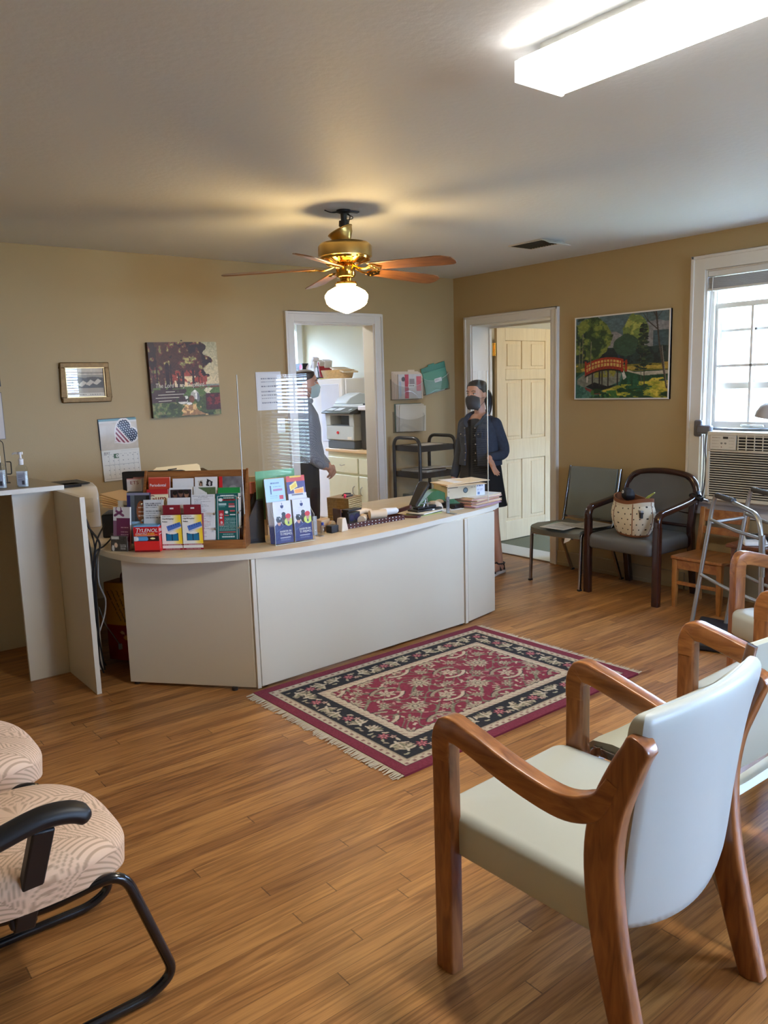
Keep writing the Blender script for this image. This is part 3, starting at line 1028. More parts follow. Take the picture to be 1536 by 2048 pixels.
def p_list():
    p = Pic(50, 110, (222, 220, 216))
    pic_text(p, .08, .92, .03, .014, (70, 70, 70), 3); pic_text(p, .3, .7, .06, .01, (90, 90, 90), 4)
    for k in range(34):
        if k in (12, 20, 27): continue
        pic_text(p, .14, .35 + .5 * random.Random(k).random(), .1 + k * .025, .009, (140, 138, 136), k)
    pic_text(p, .3, .8, .60, .008, (170, 70, 70), 8)
    return p.a
def p_redgrey():
    p = Pic(44, 60, (110, 106, 106)).rect(0, 0, .14, 1, (200, 36, 40)).noise(30, 7, 3).rect(0, 0, .14, 1, (200, 36, 40))
    p.ell(.6, .42, .25, .2, (150, 146, 144)); p.ell(.52, .36, .05, .03, (30, 30, 30))
    return p.a
def p_green():
    p = Pic(44, 60, (224, 222, 214)).rect(0, 0, 1, .14, (30, 140, 66)).ell(.13, .27, .1, .085, (40, 44, 46)).ell(.13, .27, .05, .045, (206, 206, 200))
    pic_text(p, .35, .7, .2, .03, (60, 110, 70), 2); pic_text(p, .3, .85, .26, .025, (60, 110, 70), 3)
    return p.a
def p_teal():
    p = Pic(60, 130, (22, 92, 88))
    for a in ((.07, .06, .93, .066), (.07, .06, .085, 1), (.915, .06, .93, 1)): p.rect(*a, (222, 230, 224))
    pic_text(p, .22, .8, .035, .028, (214, 226, 220), 1)
    p.ell(.22, .14, .1, .035, (236, 236, 230)); pic_text(p, .34, .84, .09, .025, (200, 210, 204), 5)
    p.rect(.3, .125, .86, .16, (170, 36, 44)); pic_text(p, .36, .8, .13, .02, (70, 16, 20), 6)
    p.rect(.12, .21, .46, .26, (170, 200, 196)); p.rect(.14, .27, .42, .30, (74, 128, 124)); p.rect(.56, .22, .82, .25, (180, 70, 74)); p.rect(.56, .27, .84, .31, (214, 150, 146))
    p.rect(.12, .37, .34, .70, (190, 44, 54)); p.ell(.23, .46, .07, .03, (226, 150, 150)); p.ell(.22, .53, .06, .02, (236, 226, 226)); p.ell(.24, .63, .05, .03, (226, 190, 190))
    p.ell(.47, .41, .07, .03, (220, 228, 224)); p.rect(.62, .37, .84, .4, (190, 80, 84)); p.rect(.38, .47, .56, .49, (170, 90, 90)); p.rect(.62, .45, .86, .48, (200, 214, 208))
    for k in range(11): pic_text(p, .38 if k < 5 else .14, .86, .53 + k * .026, .010, (150, 188, 182), k)
    p.rect(.14, .83, .86, .85, (206, 60, 64)); pic_text(p, .3, .75, .88, .012, (150, 188, 182), 20); pic_text(p, .25, .8, .93, .025, (206, 216, 212), 21)
    return p.a

def leaflet(name, label, cat, im, w, h, parent_m, x, y, z, lean=12, th=.006, stock=None, txt=None, group=None, m2=PRG):
    """a leaflet standing in a rack; parent_m is the rack's matrix"""
    t = None
    mb = MB()
    mb.T = Matrix.Rotation(R(-lean), 4, 'X')
    mb.box(0, w, 0.0006, th, 0, h, 1)
    mb.img(w, h, im, None, 0)
    if txt:
        for s_, size, tx, tz, mi, sx in txt:
            mb.text(s_, size, Matrix.Translation((tx, -.0006, tz)), mi, .0003, sx)
    mats = [m2, stock or mat('paper stock', (226, 222, 214), rough=.6), mat('white print', (238, 236, 230), rough=.5), mat('dark red print', (136, 24, 34), rough=.5), mat('navy print', (28, 30, 74), rough=.5), mat('yellow print', (250, 200, 40), rough=.5)]
    o = mb.build(name, mats, ang=30)
    o.matrix_world = parent_m @ Matrix.Translation((x, y, z))
    tag(o, label, cat, group)
    return o

RZ = Matrix.Rotation(R(-40), 4, 'Z')
RK = Matrix.Translation((-3.738, -1.549, ZT)) @ RZ
rk = thing('brochure_rack', 'oak tiered brochure rack full of leaflets on the desk corner', 'brochure rack', (-3.738, -1.549, ZT), -40)
M_OAK = wood('golden oak', (118, 68, 30), (160, 102, 52), scale=(1.2, 12, 14), s=6)
m = MB(); m.T = Matrix.Translation((0, .105, 0)) @ Matrix.Rotation(R(-10), 4, 'X'); m.box(0, .54, 0, .012, 0, .405); m.build('backboard', M_OAK, rk, bevel=.001)
m = MB(); m.box(0, .54, 0, .012, 0, .046); m.build('front_lip', M_OAK, rk, bevel=.001)
m = MB(); m.box(.012, .528, .012, .115, 0, .012); m.build('base', M_OAK, rk)
for x in (-.012, .54):
    m = MB(); m.T = Matrix(((0, 0, 1, 0), (1, 0, 0, 0), (0, 1, 0, 0), (0, 0, 0, 1)))
    m.prism([(0, 0), (.165, 0), (.19, .40), (.172, .405), (.0, .05)], x, x + .012)
    m.build('end_board', M_OAK, rk, bevel=.001)
for i, z in enumerate((.13, .21)):
    m = MB(); m.box(.0, .54, .05 + .045 * i, .053 + .045 * i, .012, z); m.build('divider', M_ACR, rk)
for x, z in ((.01, .16), (.01, .245), (.392, .105), (.392, .185), (.52, .11), (.52, .19), (.522, .265)):
    m = MB(); m.lathe([(0, .0), (.005, .002), (.0075, .008), (.005, .014), (0, .016)], 12, (0, 0, 0), 0, Matrix.Rotation(R(90), 4, 'X'))
    m.cyl((0, .0, 0), (0, .06, 0), .002, 6)
    q = m.build('peg', MATS['chrome'], rk); q.location = (x, .02, z)
GR = 'leaflets in the oak rack'
for nm, lab, im, x, y, z, w, h, tx in (
    ('leaflet', 'brick red gum disease leaflet at top left of the oak rack', p_perio(), .02, .10, .165, .115, .21, [('Periodontal', .022, .006, .160, 2, .86)]),
    ('leaflet', 'blank white leaflet at back of the second column of the oak rack', p_blank(), .15, .10, .16, .112, .205, None),
    ('leaflet', 'white leaflet with two portraits at back of the third column', p_portraits(), .27, .10, .16, .12, .21, None),
    ('leaflet', 'grey and red photo leaflet at top right of the oak rack', p_redgrey(), .40, .10, .155, .125, .215, None),
    ('leaflet', 'cream Gum leaflet with red band, in front of the brick red one', p_gum(), .018, .06, .10, .115, .215, [('Gum', .050, .010, .150, 3, .95)]),
    ('leaflet', 'leaflet with dark photo of three people in the second column', p_people(), .14, .06, .10, .122, .22, None),
    ('leaflet', 'white leaflet with green garden corner in the third column', p_garden(), .27, .06, .10, .12, .225, None),
    ('leaflet', 'white leaflet with bright green top band in the fourth column', p_green(), .40, .06, .10, .12, .215, None),
    ('leaflet', 'grey leaflet with lines of print at front of the first column', p_greytext(), .01, .02, .05, .105, .215, None),
    ('leaflet', 'plain white leaflet at front of the second column behind pill boxes', p_blank(), .138, .02, .05, .12, .222, None),
    ('leaflet', 'tall white list of small print at front of the third column', p_list(), .265, .02, .046, .125, .24, None),
    ('leaflet', 'dark teal fact leaflet with white border at front of the fourth column', p_teal(), .395, .02, .046, .12, .243, None)):
    leaflet(nm, lab, 'leaflet', im, w, h, RK, x, y, z, 9, .008, None, tx, GR)

# tylenol box
def p_tyl():
    p = Pic(90, 90, (222, 34, 36)).rect(0, 0, 1, .57, (196, 26, 36)).rect(0, .37, 1, .57, (46, 8, 14)).rect(0, .93, 1, 1, (120, 10, 18))
    p.rect(.05, .30, .95, .33, (240, 130, 60)); p.rect(.08, .345, .85, .36, (236, 150, 140))
    p.rect(.16, .39, .5, .55, (86, 160, 206)).ell(.5, .47, .07, .08, (86, 160, 206)).rect(.0, .38, .12, .56, (206, 214, 216)).ell(.14, .47, .05, .08, (230, 234, 234))
    p.ell(.75, .46, .1, .035, (250, 244, 170))
    return p.a
t = MB(); t.T = Matrix.Translation((-3.782, -1.566, ZT)) @ RZ
W = .132
t.box(0, W, .0005, .1, 0, .133, 1).img(W, .133, p_tyl())
t.img(.1, .133, Pic(30, 40, (224, 40, 42)).rect(0, 0, 1, .4, (206, 32, 38)).rect(.05, .3, .9, .33, (240, 200, 196)).rect(.05, .36, .7, .38, (240, 200, 196)).a, Matrix.Translation((W + .0006, 0, 0)) @ Matrix.Rotation(R(90), 4, 'Z'))
t.prism([(.004, .006), (W - .004, .006), (W - .004, .094), (.004, .094)], .133, .138, 2)
t.text('T', .034, Matrix.Translation((.008, -.0006, .104)), 3, .0004, 1.05, 'LEFT', .25).text('YLENOL', .026, Matrix.Translation((.026, -.0006, .106)), 3, .0004, 1.05, 'LEFT', .25)
t.text('COLD+FLU', .0125, Matrix.Translation((.010, -.0006, .0935)), 3, .0004, .95, 'LEFT', .25).text('SEVERE', .0125, Matrix.Translation((.072, -.0006, .0935)), 4, .0004, .95, 'LEFT', .25)
t.text('TYLENOL', .021, Matrix.Translation((W + .0012, .004, .106)) @ Matrix.Rotation(R(90), 4, 'Z'), 3, .0004, .95, 'LEFT', .25)
o = t.build('medicine_box', [PRG, mat('red card', (196, 28, 32), rough=.35), mat('sky blue insert', (110, 176, 222), rough=.4), MATS['white print'], MATS['yellow print']])
tag(o, 'red cold and flu medicine box with open blue top on the desk', 'box')
# weekly pill organizers
def p_pill():
    p = Pic(60, 110, (238, 232, 220))
    g_ = np.clip((p.U - .55) * 2.6, 0, 1)[..., None] * (1 - np.clip((p.V - .8) * 12, 0, 1)[..., None])
    p.a = p.a * (1 - g_) + np.array((248, 206, 40.)) * g_
    for v in (.03,): pic_text(p, .04, .5, v, .018, (120, 110, 104), 1)
    p.poly([(.25, .32), (.95, .20), (1, .32), (.32, .46)], (74, 112, 184)).poly([(.32, .46), (1, .32), (1, .36), (.36, .50)], (206, 206, 210))
    for k in range(5): p.rect(.34 + .12 * k, .30 - .02 * k, .40 + .12 * k, .36 - .02 * k, (52, 84, 150))
    p.rect(.2, .52, .82, .74, (16, 50, 80)).ell(.51, .515, .25, .03, (238, 234, 222)).rect(.23, .55, .49, .73, (22, 112, 150)).rect(.53, .55, .79, .73, (22, 112, 150))
    p.rect(0, .83, 1, .87, (140, 24, 44)); pic_text(p, .05, .95, .84, .015, (226, 180, 180), 2); p.rect(0, .95, 1, 1, (150, 26, 46)); pic_text(p, .15, .85, .965, .014, (240, 226, 220), 3)
    return p.a
for k, (x, y, lab) in enumerate(((-3.652, -1.622, 'white and yellow pill organizer box beside the red medicine box'), (-3.568, -1.693, 'white and yellow pill organizer box nearer the rack lip'))):
    t = MB(); t.T = Matrix.Translation((x, y, ZT)) @ RZ
    w = .106
    t.box(0, w, .0005, .05, 0, .186, 1).img(w, .186, p_pill()).box(.008, w - .006, .02, .022, .186, .236, 1)
    t.prism([(.045, .0195), (.065, .0195), (.065, .0192), (.045, .0192)], .214, .222, 2)
    t.text('7-Day Pill Organizer', .0105, Matrix.Translation((.006, -.0006, .163)), 3, .0003, .72).text('Medium', .0105, Matrix.Translation((.006, -.0006, .148)), 3, .0003, .8)
    o = t.build('pill_organizer_box', [PRG, mat('maroon card', (128, 20, 36), rough=.4), MATS['paper stock'], M_BLK])
    tag(o, lab, 'box', 'pill organizer boxes')
# purple ribbon leaflets in a clear holder
def p_purple():
    p = Pic(44, 96, (206, 200, 196)).rect(0, .32, 1, 1, (122, 84, 106)).rect(.2, .26, 1, .80, (96, 22, 66))
    p.ell(.32, .06, .18, .09, (110, 50, 88)).ell(.32, .05, .12, .065, (206, 200, 196)).line(.2, .1, .6, .2, .03, (110, 50, 88)).line(.5, .1, .1, .2, .03, (96, 36, 76))
    for k, v in enumerate((.47, .57, .64, .68)): pic_text(p, .45, .9, v, .02, (190, 140, 160), k)
    return p.a
hm = Matrix.Translation((-3.858, -1.432, ZT)) @ Matrix.Rotation(R(-53), 4, 'Z')
hd = thing('leaflet_holder', 'small clear holder of purple ribbon leaflets at left end of desk', 'holder', (-3.858, -1.432, ZT), -53)
m = MB(); m.box(0, .11, 0, .003, 0, .09).box(0, .003, 0, .06, 0, .09).box(.107, .11, 0, .06, 0, .09).box(0, .11, .05, .053, 0, .2).box(0, .11, 0, .05, 0, .003)
m.build('clear_tray', M_ACR, hd)
leaflet('leaflet', 'white leaflet with purple ribbon in the small clear holder', 'leaflet', p_purple(), .10, .225, hm, .005, .012, .006, 7, .012)
def p_card():
    p = Pic(40, 40, (58, 54, 48)).rect(.05, .05, .5, .22, (190, 186, 174)).noise(18, 9, 5); p.ell(.3, .6, .1, .16, (212, 180, 150)); p.ell(.12, .8, .08, .2, (200, 196, 186))
    for k in range(4): pic_text(p, .55, .9, .55 + k * .09, .03, (190, 186, 178), k)
    return p.a
leaflet('leaflet', 'small dark photo card in front of the purple ribbon leaflet', 'leaflet', p_card(), .098, .082, hm, .004, -.006, 0, 2, .002)
leaflet('leaflet', 'beige leaflet standing behind the purple ribbon leaflet', 'leaflet', Pic(20, 40, (206, 198, 178)).rect(.5, .1, .9, .14, (80, 76, 70)).rect(.5, .2, .9, .23, (80, 76, 70)).a, .07, .255, hm, -.005, .075, .0, 6, .006)
# tall glossy booklets left of the rack and the ETS cards
def p_bean():
    p = Pic(50, 96, (58, 60, 62)).rect(0, 0, .16, 1, (34, 30, 84)).rect(.16, 0, .34, 1, (96, 104, 110)).rect(0, 0, 1, .05, (130, 130, 150)).rect(.2, .56, .85, 1, (158, 196, 222)).noise(5, 8)
    p.ell(.62, .36, .20, .2, (150, 82, 44)); p.rect(.84, .06, 1, .62, (20, 18, 18))
    for k, v in enumerate((.28, .36, .44)): pic_text(p, .5, .74, v, .024, (226, 200, 180), k)
    p.rect(.06, .45, .12, 1, (226, 230, 232)).rect(.0, .6, .05, 1, (226, 230, 232))
    return p.a
leaflet('booklet', 'tall dark booklet with brown oval beside the oak rack', 'booklet', p_bean(), .125, .27, Matrix.Translation((-3.775, -1.455, ZT)) @ Matrix.Rotation(R(-44), 4, 'Z'), 0, 0, .03, 7, .02, mat('navy cover', (34, 34, 66), rough=.4))
em = Matrix.Translation((-3.70, -1.30, ZT)) @ RZ
leaflet('leaflet', 'white card lettered ETS behind the dark booklet', 'leaflet', Pic(10, 10, (226, 214, 206)).rect(0, 0, 1, .06, (190, 60, 60)).a, .08, .07, em, 0, 0, .29, 3, .004, None, [('ETS', .026, .018, .038, 3, 1.2)])
leaflet('leaflet', 'grey card with red top edge beside the ETS card', 'leaflet', Pic(10, 10, (182, 172, 164)).rect(0, 0, 1, .08, (150, 40, 44)).a, .09, .075, em, .03, .02, .29, 3, .004)
m = MB(); m.T = em; m.box(0, .17, -.01, .05, 0, .285)
tag(m.build('card_holder', M_BLK), 'black upright card holder behind the dark booklet', 'holder')

# acrylic holder with the workers leaflets
AM = Matrix.Translation((-3.171, -1.965, ZT)) @ Matrix.Rotation(R(-3.6), 4, 'Z')
ah = thing('brochure_holder', 'clear two-column brochure holder at the front edge of the desk', 'holder', (-3.171, -1.965, ZT), -3.6)
m = MB()
m.box(0, .24, 0, .003, 0, .145).box(.1185, .1215, 0, .034, 0, .145).box(0, .24, .036, .039, 0, .20).box(0, .24, .066, .069, .03, .22).box(0, .24, .096, .099, 0, .28).box(0, .24, 0, .098, 0, .003)
m.T = Matrix(((0, 0, 1, 0), (1, 0, 0, 0), (0, 1, 0, 0), (0, 0, 0, 1)))
for x in (0, .237): m.prism([(0, 0), (.098, 0), (.098, .28), (.066, .22), (.03, .17), (0, .145)], x, x + .003)
m.build('clear_tray', M_ACR, ah)
m = MB()
for x in (0, .119, .24): m.cyl((x, -.001, 0), (x, -.001, .145), .0012, 6)
m.cyl((0, -.001, .001), (.24, -.001, .001), .0015, 6)
for x in (0, .24): m.tube([(x, 0, .145), (x, .03, .17), (x, .066, .22), (x, .098, .28)], .0012, 6)
m.build('tray_rim', M_AEDGE, ah)
def p_workers():
    p = Pic(60, 120, (222, 220, 222)).noise(7, 6)
    p.rect(0, .60, 1, 1, (34, 46, 112)).ell(.25, .64, .3, .1, (34, 46, 112)).ell(.75, .62, .3, .1, (34, 46, 112))
    p.ell(.5, .12, .085, .055, (24, 28, 92)).rect(.4, .05, .6, .10, (222, 220, 222)).line(.5, .045, .5, .08, .012, (24, 28, 92)); pic_text(p, .32, .68, .195, .008, (190, 190, 198), 1)
    p.ell(.56, .45, .16, .12, (24, 22, 26)).ell(.56, .37, .105, .085, (64, 40, 30)).ell(.56, .31, .11, .05, (26, 18, 16))
    p.ell(.80, .50, .22, .10, (206, 220, 96)).rect(.76, .46, .84, .56, (60, 80, 90)).ell(.80, .42, .105, .08, (196, 150, 120)).ell(.80, .365, .15, .06, (212, 40, 44)).rect(.66, .36, .94, .385, (212, 40, 44))
    p.ell(.28, .60, .2, .1, (40, 48, 110)).ell(.28, .49, .1, .09, (206, 150, 124)).rect(.17, .46, .38, .50, (44, 36, 40)).ell(.28, .43, .16, .07, (34, 34, 38)).rect(.16, .36, .34, .40, (30, 30, 34)).ell(.34, .415, .03, .016, (220, 220, 220))
    p.line(.1, .72, .6, .58, .006, (70, 96, 150)); p.rect(.28, .86, .86, .88, (214, 216, 226)); pic_text(p, .3, .84, .905, .01, (150, 158, 196), 2); pic_text(p, .3, .84, .93, .01, (150, 158, 196), 3)
    return p.a
IT = [('INVERTIR EN', .0145, .030, .058, 2, .82), ('TI MISMO.', .0175, .030, .042, 2, .95)]
IW = p_workers()
for x, lab in ((.006, 'navy and white workers brochure in the left front pocket'), (.124, 'navy and white workers brochure in the right front pocket')):
    leaflet('brochure', lab, 'brochure', IW, .108, .225, AM, x, .008, .006, 5, .003, None, IT, 'workers brochures')
for k in range(6):
    leaflet('brochure', ('first', 'second', 'third', 'fourth', 'fifth', 'rearmost')[k] + ' workers brochure fanned edge-on behind the front left one', 'brochure', Pic(8, 16, (216, 214, 216)).rect(0, .6, 1, 1, (34, 46, 112)).a, .106, .222, AM, .003 - k * .003, .014 + k * .0035, .006, 5 + k * .2, .002, None, None, 'fanned workers brochures')
for k in range(3):
    leaflet('brochure', ('nearest', 'middle', 'rear')[k] + ' spare workers brochure standing behind the front right one', 'brochure', Pic(8, 16, (222, 220, 222)).rect(0, .6, 1, 1, (34, 46, 112)).a, .106, .225, AM, .124, .014 + k * .0045, .006, 5, .003, None, None, 'stacked workers brochures')
def p_blue():
    p = Pic(50, 80, (176, 208, 226))
    pic_text(p, .3, .75, .1, .03, (70, 90, 130), 1); p.rect(.26, .17, .32, .38, (50, 70, 110)); pic_text(p, .42, .85, .19, .025, (90, 130, 170), 2); p.rect(.4, .26, .86, .31, (170, 110, 150)); pic_text(p, .24, .62, .42, .02, (110, 130, 150), 3)
    pic_text(p, .24, .58, .47, .02, (110, 130, 150), 4); p.rect(.68, .42, .88, .52, (196, 50, 60)); p.ell(.42, .7, .18, .09, (196, 50, 64)).ell(.38, .72, .07, .05, (226, 226, 230)); pic_text(p, .55, .85, .64, .03, (200, 90, 100), 6); p.rect(.5, .7, .9, .75, (80, 110, 160))
    return p.a
def p_violet():
    p = Pic(50, 80, (72, 58, 120)).rect(0, 0, 1, .14, (206, 60, 40)).rect(.2, 0, .8, .05, (232, 190, 60))
    p.poly([(.14, .24), (.52, .13), (.58, .28), (.18, .38)], (250, 230, 130)).poly([(.2, .26), (.5, .18), (.53, .27), (.22, .34)], (232, 190, 50)).poly([(.36, .34), (.9, .3), (.92, .5), (.38, .48)], (250, 220, 160)).poly([(.4, .36), (.86, .33), (.88, .47), (.42, .46)], (240, 150, 40))
    pic_text(p, .2, .76, .55, .02, (170, 50, 90), 2); p.ell(.72, .73, .18, .08, (226, 190, 150)).ell(.68, .7, .08, .05, (196, 60, 60)).ell(.78, .71, .07, .04, (90, 160, 90)); p.line(.15, .66, .45, .8, .008, (190, 170, 220))
    return p.a
leaflet('booklet', 'light blue booklet in the left rear pocket of the clear holder', 'booklet', p_blue(), .118, .215, AM, -.012, .050, .135, 7, .006)
leaflet('booklet', 'violet booklet with orange stickers in the right rear pocket', 'booklet', p_violet(), .112, .215, AM, .118, .052, .14, 6, .006)
leaflet('booklet', 'white booklet with dark heading behind the workers brochures', 'booklet', Pic(20, 30, (216, 212, 214)).rect(.2, .03, .8, .06, (50, 44, 50)).a, .11, .20, AM, .12, .041, .06, 5, .005)
m = MB(); m.T = AM; m.box(.02, .235, .136, .140, .10, .345).box(.03, .24, .142, .145, .09, .34)
tag(m.build('envelope', mat('peach envelope', (226, 184, 136), rough=.6)), 'peach envelopes standing behind the violet booklet', 'envelope')
m = MB(); m.T = AM; m.box(-.02, .215, .160, .163, .12, .385).box(-.015, .22, .167, .170, .12, .38)
tag(m.build('file_folder', mat('mint green folder', (112, 176, 128), rough=.6)), 'mint green folder standing behind the peach envelopes', 'folder')

# black wire file holder with folders behind the screen
FM = Matrix.Translation((-3.22, -1.86, ZT)) @ Matrix.Rotation(R(-22), 4, 'Z')
fh = thing('wire_file_holder', 'black mesh file holder behind the clear screen', 'file holder', (-3.235, -1.80, ZT), -18)
M_MESH = mat('black wire mesh', (24, 23, 24), rough=.5)
for y, h in ((0, .23), (.05, .27), (.10, .30)):
    m = MB(); m.T = Matrix.Translation((0, y, 0)) @ Matrix.Rotation(R(90), 4, 'X')
    m.prism([(0, 0), (.085, 0), (.085, h), (.05, h), (0, h - .10)], -.002, .002)
    q = m.build('divider', M_MESH, fh)
m = MB(); m.box(0, .085, -.01, .11, 0, .006).tube(rnd([(0, .0, .006), (0, 0, .13), (.05, 0, .235), (.085, 0, .235)], .01), .003, 6).tube(rnd([(0, .10, .006), (0, .10, .2), (.05, .10, .305), (.085, .10, .305)], .01), .003, 6)
m.build('base', M_MESH, fh)
Ff = Matrix.Translation((-3.24, -1.70, ZT)) @ Matrix.Rotation(R(-30), 4, 'Z')
m = MB(); m.T = Ff; m.box(0, .10, 0, .03, 0, .29)
tag(m.build('file_folder', mat('maroon folder', (104, 58, 54), rough=.6)), 'maroon expanding folder beside the black mesh holder', 'folder')
m = MB(); m.T = Ff; m.box(.035, .10, -.012, 0, .26, .325)
tag(m.build('note_card', mat('salmon card', (226, 134, 116), rough=.6), bevel=.002), 'salmon pink card sticking up beside the green folder', 'card')
m = MB(); m.T = Matrix.Translation((-3.18, -1.58, ZT)) @ Matrix.Rotation(R(-38), 4, 'Z'); m.box(-.05, .16, .02, .05, 0, .30).prism([(-.05, .0), (.2, .0), (.12, .02), (-.05, .02)], .25, .34)
tag(m.build('file_folder', mat('manila folder stock', (214, 186, 142), rough=.65)), 'manila folders leaning behind the right end of the oak rack', 'folder')
# ------------------------------------------------------------------ right part of the desktop
M_MANILA = MATS['manila folder stock']
M_MAROON = mat('maroon leather', (66, 18, 20), rough=.4, coat=.3)
# papers right of the brochure holder
m = MB(); m.T = Matrix.Translation((-2.92, -1.83, ZT)); m.box(0, .035, 0, .09, 0, .105).box(.04, .052, 0, .09, 0, .09)
tag(m.build('paper_pad', mat('white paper', (226, 222, 216), rough=.6), bevel=.001), 'white paper pads upright beside the left metal bracket', 'paper')
m = MB(); m.T = Matrix.Translation((-2.80, -1.86, ZT))
m.lathe([(0, 0), (.014, 0), (.016, .04), (.01, .05), (0, .05)], 16)
m.lathe([(.0, .05), (.008, .05), (.008, .066), (0, .066)], 12, mat=1)
tag(m.build('glue_bottle', [clear_mat('clear plastic', (.8, .85, .95)), mat('blue plastic', (40, 60, 140), rough=.4)]), 'small clear bottle with blue mark beside the metal bracket', 'bottle')
m = MB(); m.T = Matrix.Translation((-2.735, -1.86, ZT)) @ Matrix.Rotation(R(12), 4, 'Z'); m.prism([(-.03, -.025), (.03, -.025), (.026, .025), (-.026, .025)], 0, .042)
tag(m.build('ink_pad_box', M_BLK, bevel=.004), 'small black box between bottle and cream tape holder', 'box')
t = thing('tape_dispenser', 'cream folded card holder in front of the gold basket', 'holder', (-2.665, -1.865, ZT), 20)
m = MB(); m.prism([(-.035, -.02), (.03, -.02), (.035, .03), (-.03, .03)], 0, .005)
m.loft([[(-.035 + .01 * k, -.02 + .004 * k, z), (.03 - .006 * k, -.02 + .004 * k, z), (.03 - .006 * k, .025, z), (-.035 + .01 * k, .025, z)] for k, z in enumerate((.004, .04, .075))])
m.build('body', mat('cream plastic', (206, 186, 160), rough=.45), t, bevel=.003)
m = MB(); m.cyl((-.03, .045, .03), (-.03, .06, .03), .03, 20); m.build('tape_roll', mat('tan tape', (196, 160, 112), rough=.4), t)
m = MB(); m.T = Matrix.Translation((-2.76, -1.79, ZT)) @ Matrix.Rotation(R(30), 4, 'Z'); m.prism([(-.04, -.02), (.05, -.03), (.04, .03), (-.03, .02)], 0, .07)
tag(m.build('folded_card', mat('kraft card', (196, 158, 112), rough=.6), bevel=.002), 'folded tan card behind the small black box', 'card')
# gold woven basket
GB = Matrix.Translation((-2.43, -1.575, ZT)) @ Matrix.Rotation(R(22), 4, 'Z')
gb = thing('pen_basket', 'square gold woven basket holding office bits', 'basket', (-2.43, -1.575, ZT), 22)
m = MB()
rings = []
for k in range(25):
    z = .003 + k * .00605; e = .0015 * (k % 2); w = .072 + .008 * k / 24
    rings.append([(-w + e, -.07 + e, z), (w * 1.0 - e, -.07 + e, z), (w - e, .09 - e, z), (-w + e, .09 - e, z)])
m.loft(rings, cap=False)
inner = [[(x * .94, (y - .01) * .94 + .01, z) for x, y, z in r] for r in rings[::-1]]
m.loft([rings[-1], inner[0]], cap=False).loft(inner[::6], cap=True)
m.build('basket_body', mat('gold woven straw', (150, 122, 72), rough=.4, metal=.55, var=.5, vscale=70, bump=1.0, bscale=160), gb, ang=20)
m = MB(); m.T = GB; m.tube([(-.03, .0, .08), (-.060, -.035, .168)], .008, 10)
tag(m.build('highlighter_pen', mat('hot pink plastic', (240, 60, 100), rough=.35)), 'hot pink pen end in the gold basket', 'pen')
m = MB(); m.T = GB; m.box(-.03, .04, -.03, -.022, .05, .158).tube(rnd([(-.02, .03, .1), (.02, .03, .162), (.06, .0, .158)], .02), .006, 8)
tag(m.build('scissors', M_BLK), 'black scissor handles in the gold basket', 'scissors')
# maroon studded tray with things
tr = thing('desk_tray', 'maroon leather desk tray edged with silver studs', 'tray', (-2.405, -1.838, ZT), 1.5)
L_, D_ = .46, .17
m = MB(); m.box(-L_ / 2, L_ / 2, 0, D_, 0, .006)
for a in ((-L_ / 2, L_ / 2, -.004, .004, 0, .030), (-L_ / 2, L_ / 2, D_ - .004, D_ + .004, 0, .030), (-L_ / 2 - .004, -L_ / 2 + .004, 0, D_, 0, .030), (L_ / 2 - .004, L_ / 2 + .004, 0, D_, 0, .030)): m.box(*a)
m.build('tray_body', M_MAROON, tr)
m = MB(); m.box(-.19, -.182, .09, D_, .006, .105); m.build('divider', M_MAROON, tr, bevel=.003)
M_STUD = mat('silver stud', (206, 204, 200), rough=.25, metal=.8)
m = MB()
for k in range(17):
    for z in (.006, .024):
        m.lathe([(0, 0), (.0035, .0), (.003, .003), (0, .0045)], 8, (-L_ / 2 + .012 + k * .027, -.0045, z), 0, Matrix.Rotation(R(90), 4, 'X'))
m.build('studs', M_STUD, tr)['kind'] = 'stuff'
TM = Matrix.Translation((-2.405, -1.838, ZT)) @ Matrix.Rotation(R(1.5), 4, 'Z')
def on_tray(name, mb, mats, label, cat, bevel=0):
    return tag(mb.build(name, mats, bevel=bevel), label, cat)
m = MB(); m.T = TM @ Matrix.Translation((-.115, .09, .006)) @ Matrix.Rotation(R(10), 4, 'Z'); m.box(-.05, .05, -.03, .03, .0, .075, 0).box(-.055, .06, -.035, .02, .085, .095, 0).cyl((-.025, -.032, .045), (-.025, -.03, .045), .022, 16, 1).cyl((.022, -.032, .045), (.022, -.03, .045), .022, 16, 1).box(-.05, -.04, -.02, .02, .07, .09, 0)
on_tray('card_reader', m, [M_BLK, mat('navy lens', (30, 34, 72), rough=.15)], 'dark device with navy lenses in the maroon tray', 'device', .003)
m = MB(); m.T = TM @ Matrix.Translation((0, .07, .006))
m.cyl((-.075, -.03, .026), (-.01, .03, .026), .024, 20)
on_tray('paper_roll', m, [mat('cream paper roll', (222, 200, 170), rough=.6)], 'short cream paper roll at left in the maroon tray', 'paper roll')
m = MB(); m.T = TM @ Matrix.Translation((0, .07, .006)); m.cyl((.005, -.01, .045), (.105, -.045, .045), .027, 24, 0).cyl((.104, -.0447, .045), (.107, -.0457, .045), .021, 24, 1).cyl((.106, -.0455, .045), (.108, -.046, .045), .010, 16, 2)
on_tray('paper_roll', m, [MATS['cream paper roll'], mat('white core', (226, 232, 236), rough=.4), mat('steel blue core', (86, 120, 156), rough=.3)], 'long cream paper roll with blue core in the maroon tray', 'paper roll')
m = MB(); m.T = TM @ Matrix.Translation((0, .07, .006)); m.tube([(.09, .0, .05), (.11, -.02, .052), (.2, -.03, .05), (.215, -.03, .05)], [.016, .024, .02, .008], 16)
on_tray('thermometer', m, [mat('white plastic', (228, 226, 222), rough=.35)], 'white rounded thermometer resting on tray right end', 'thermometer')
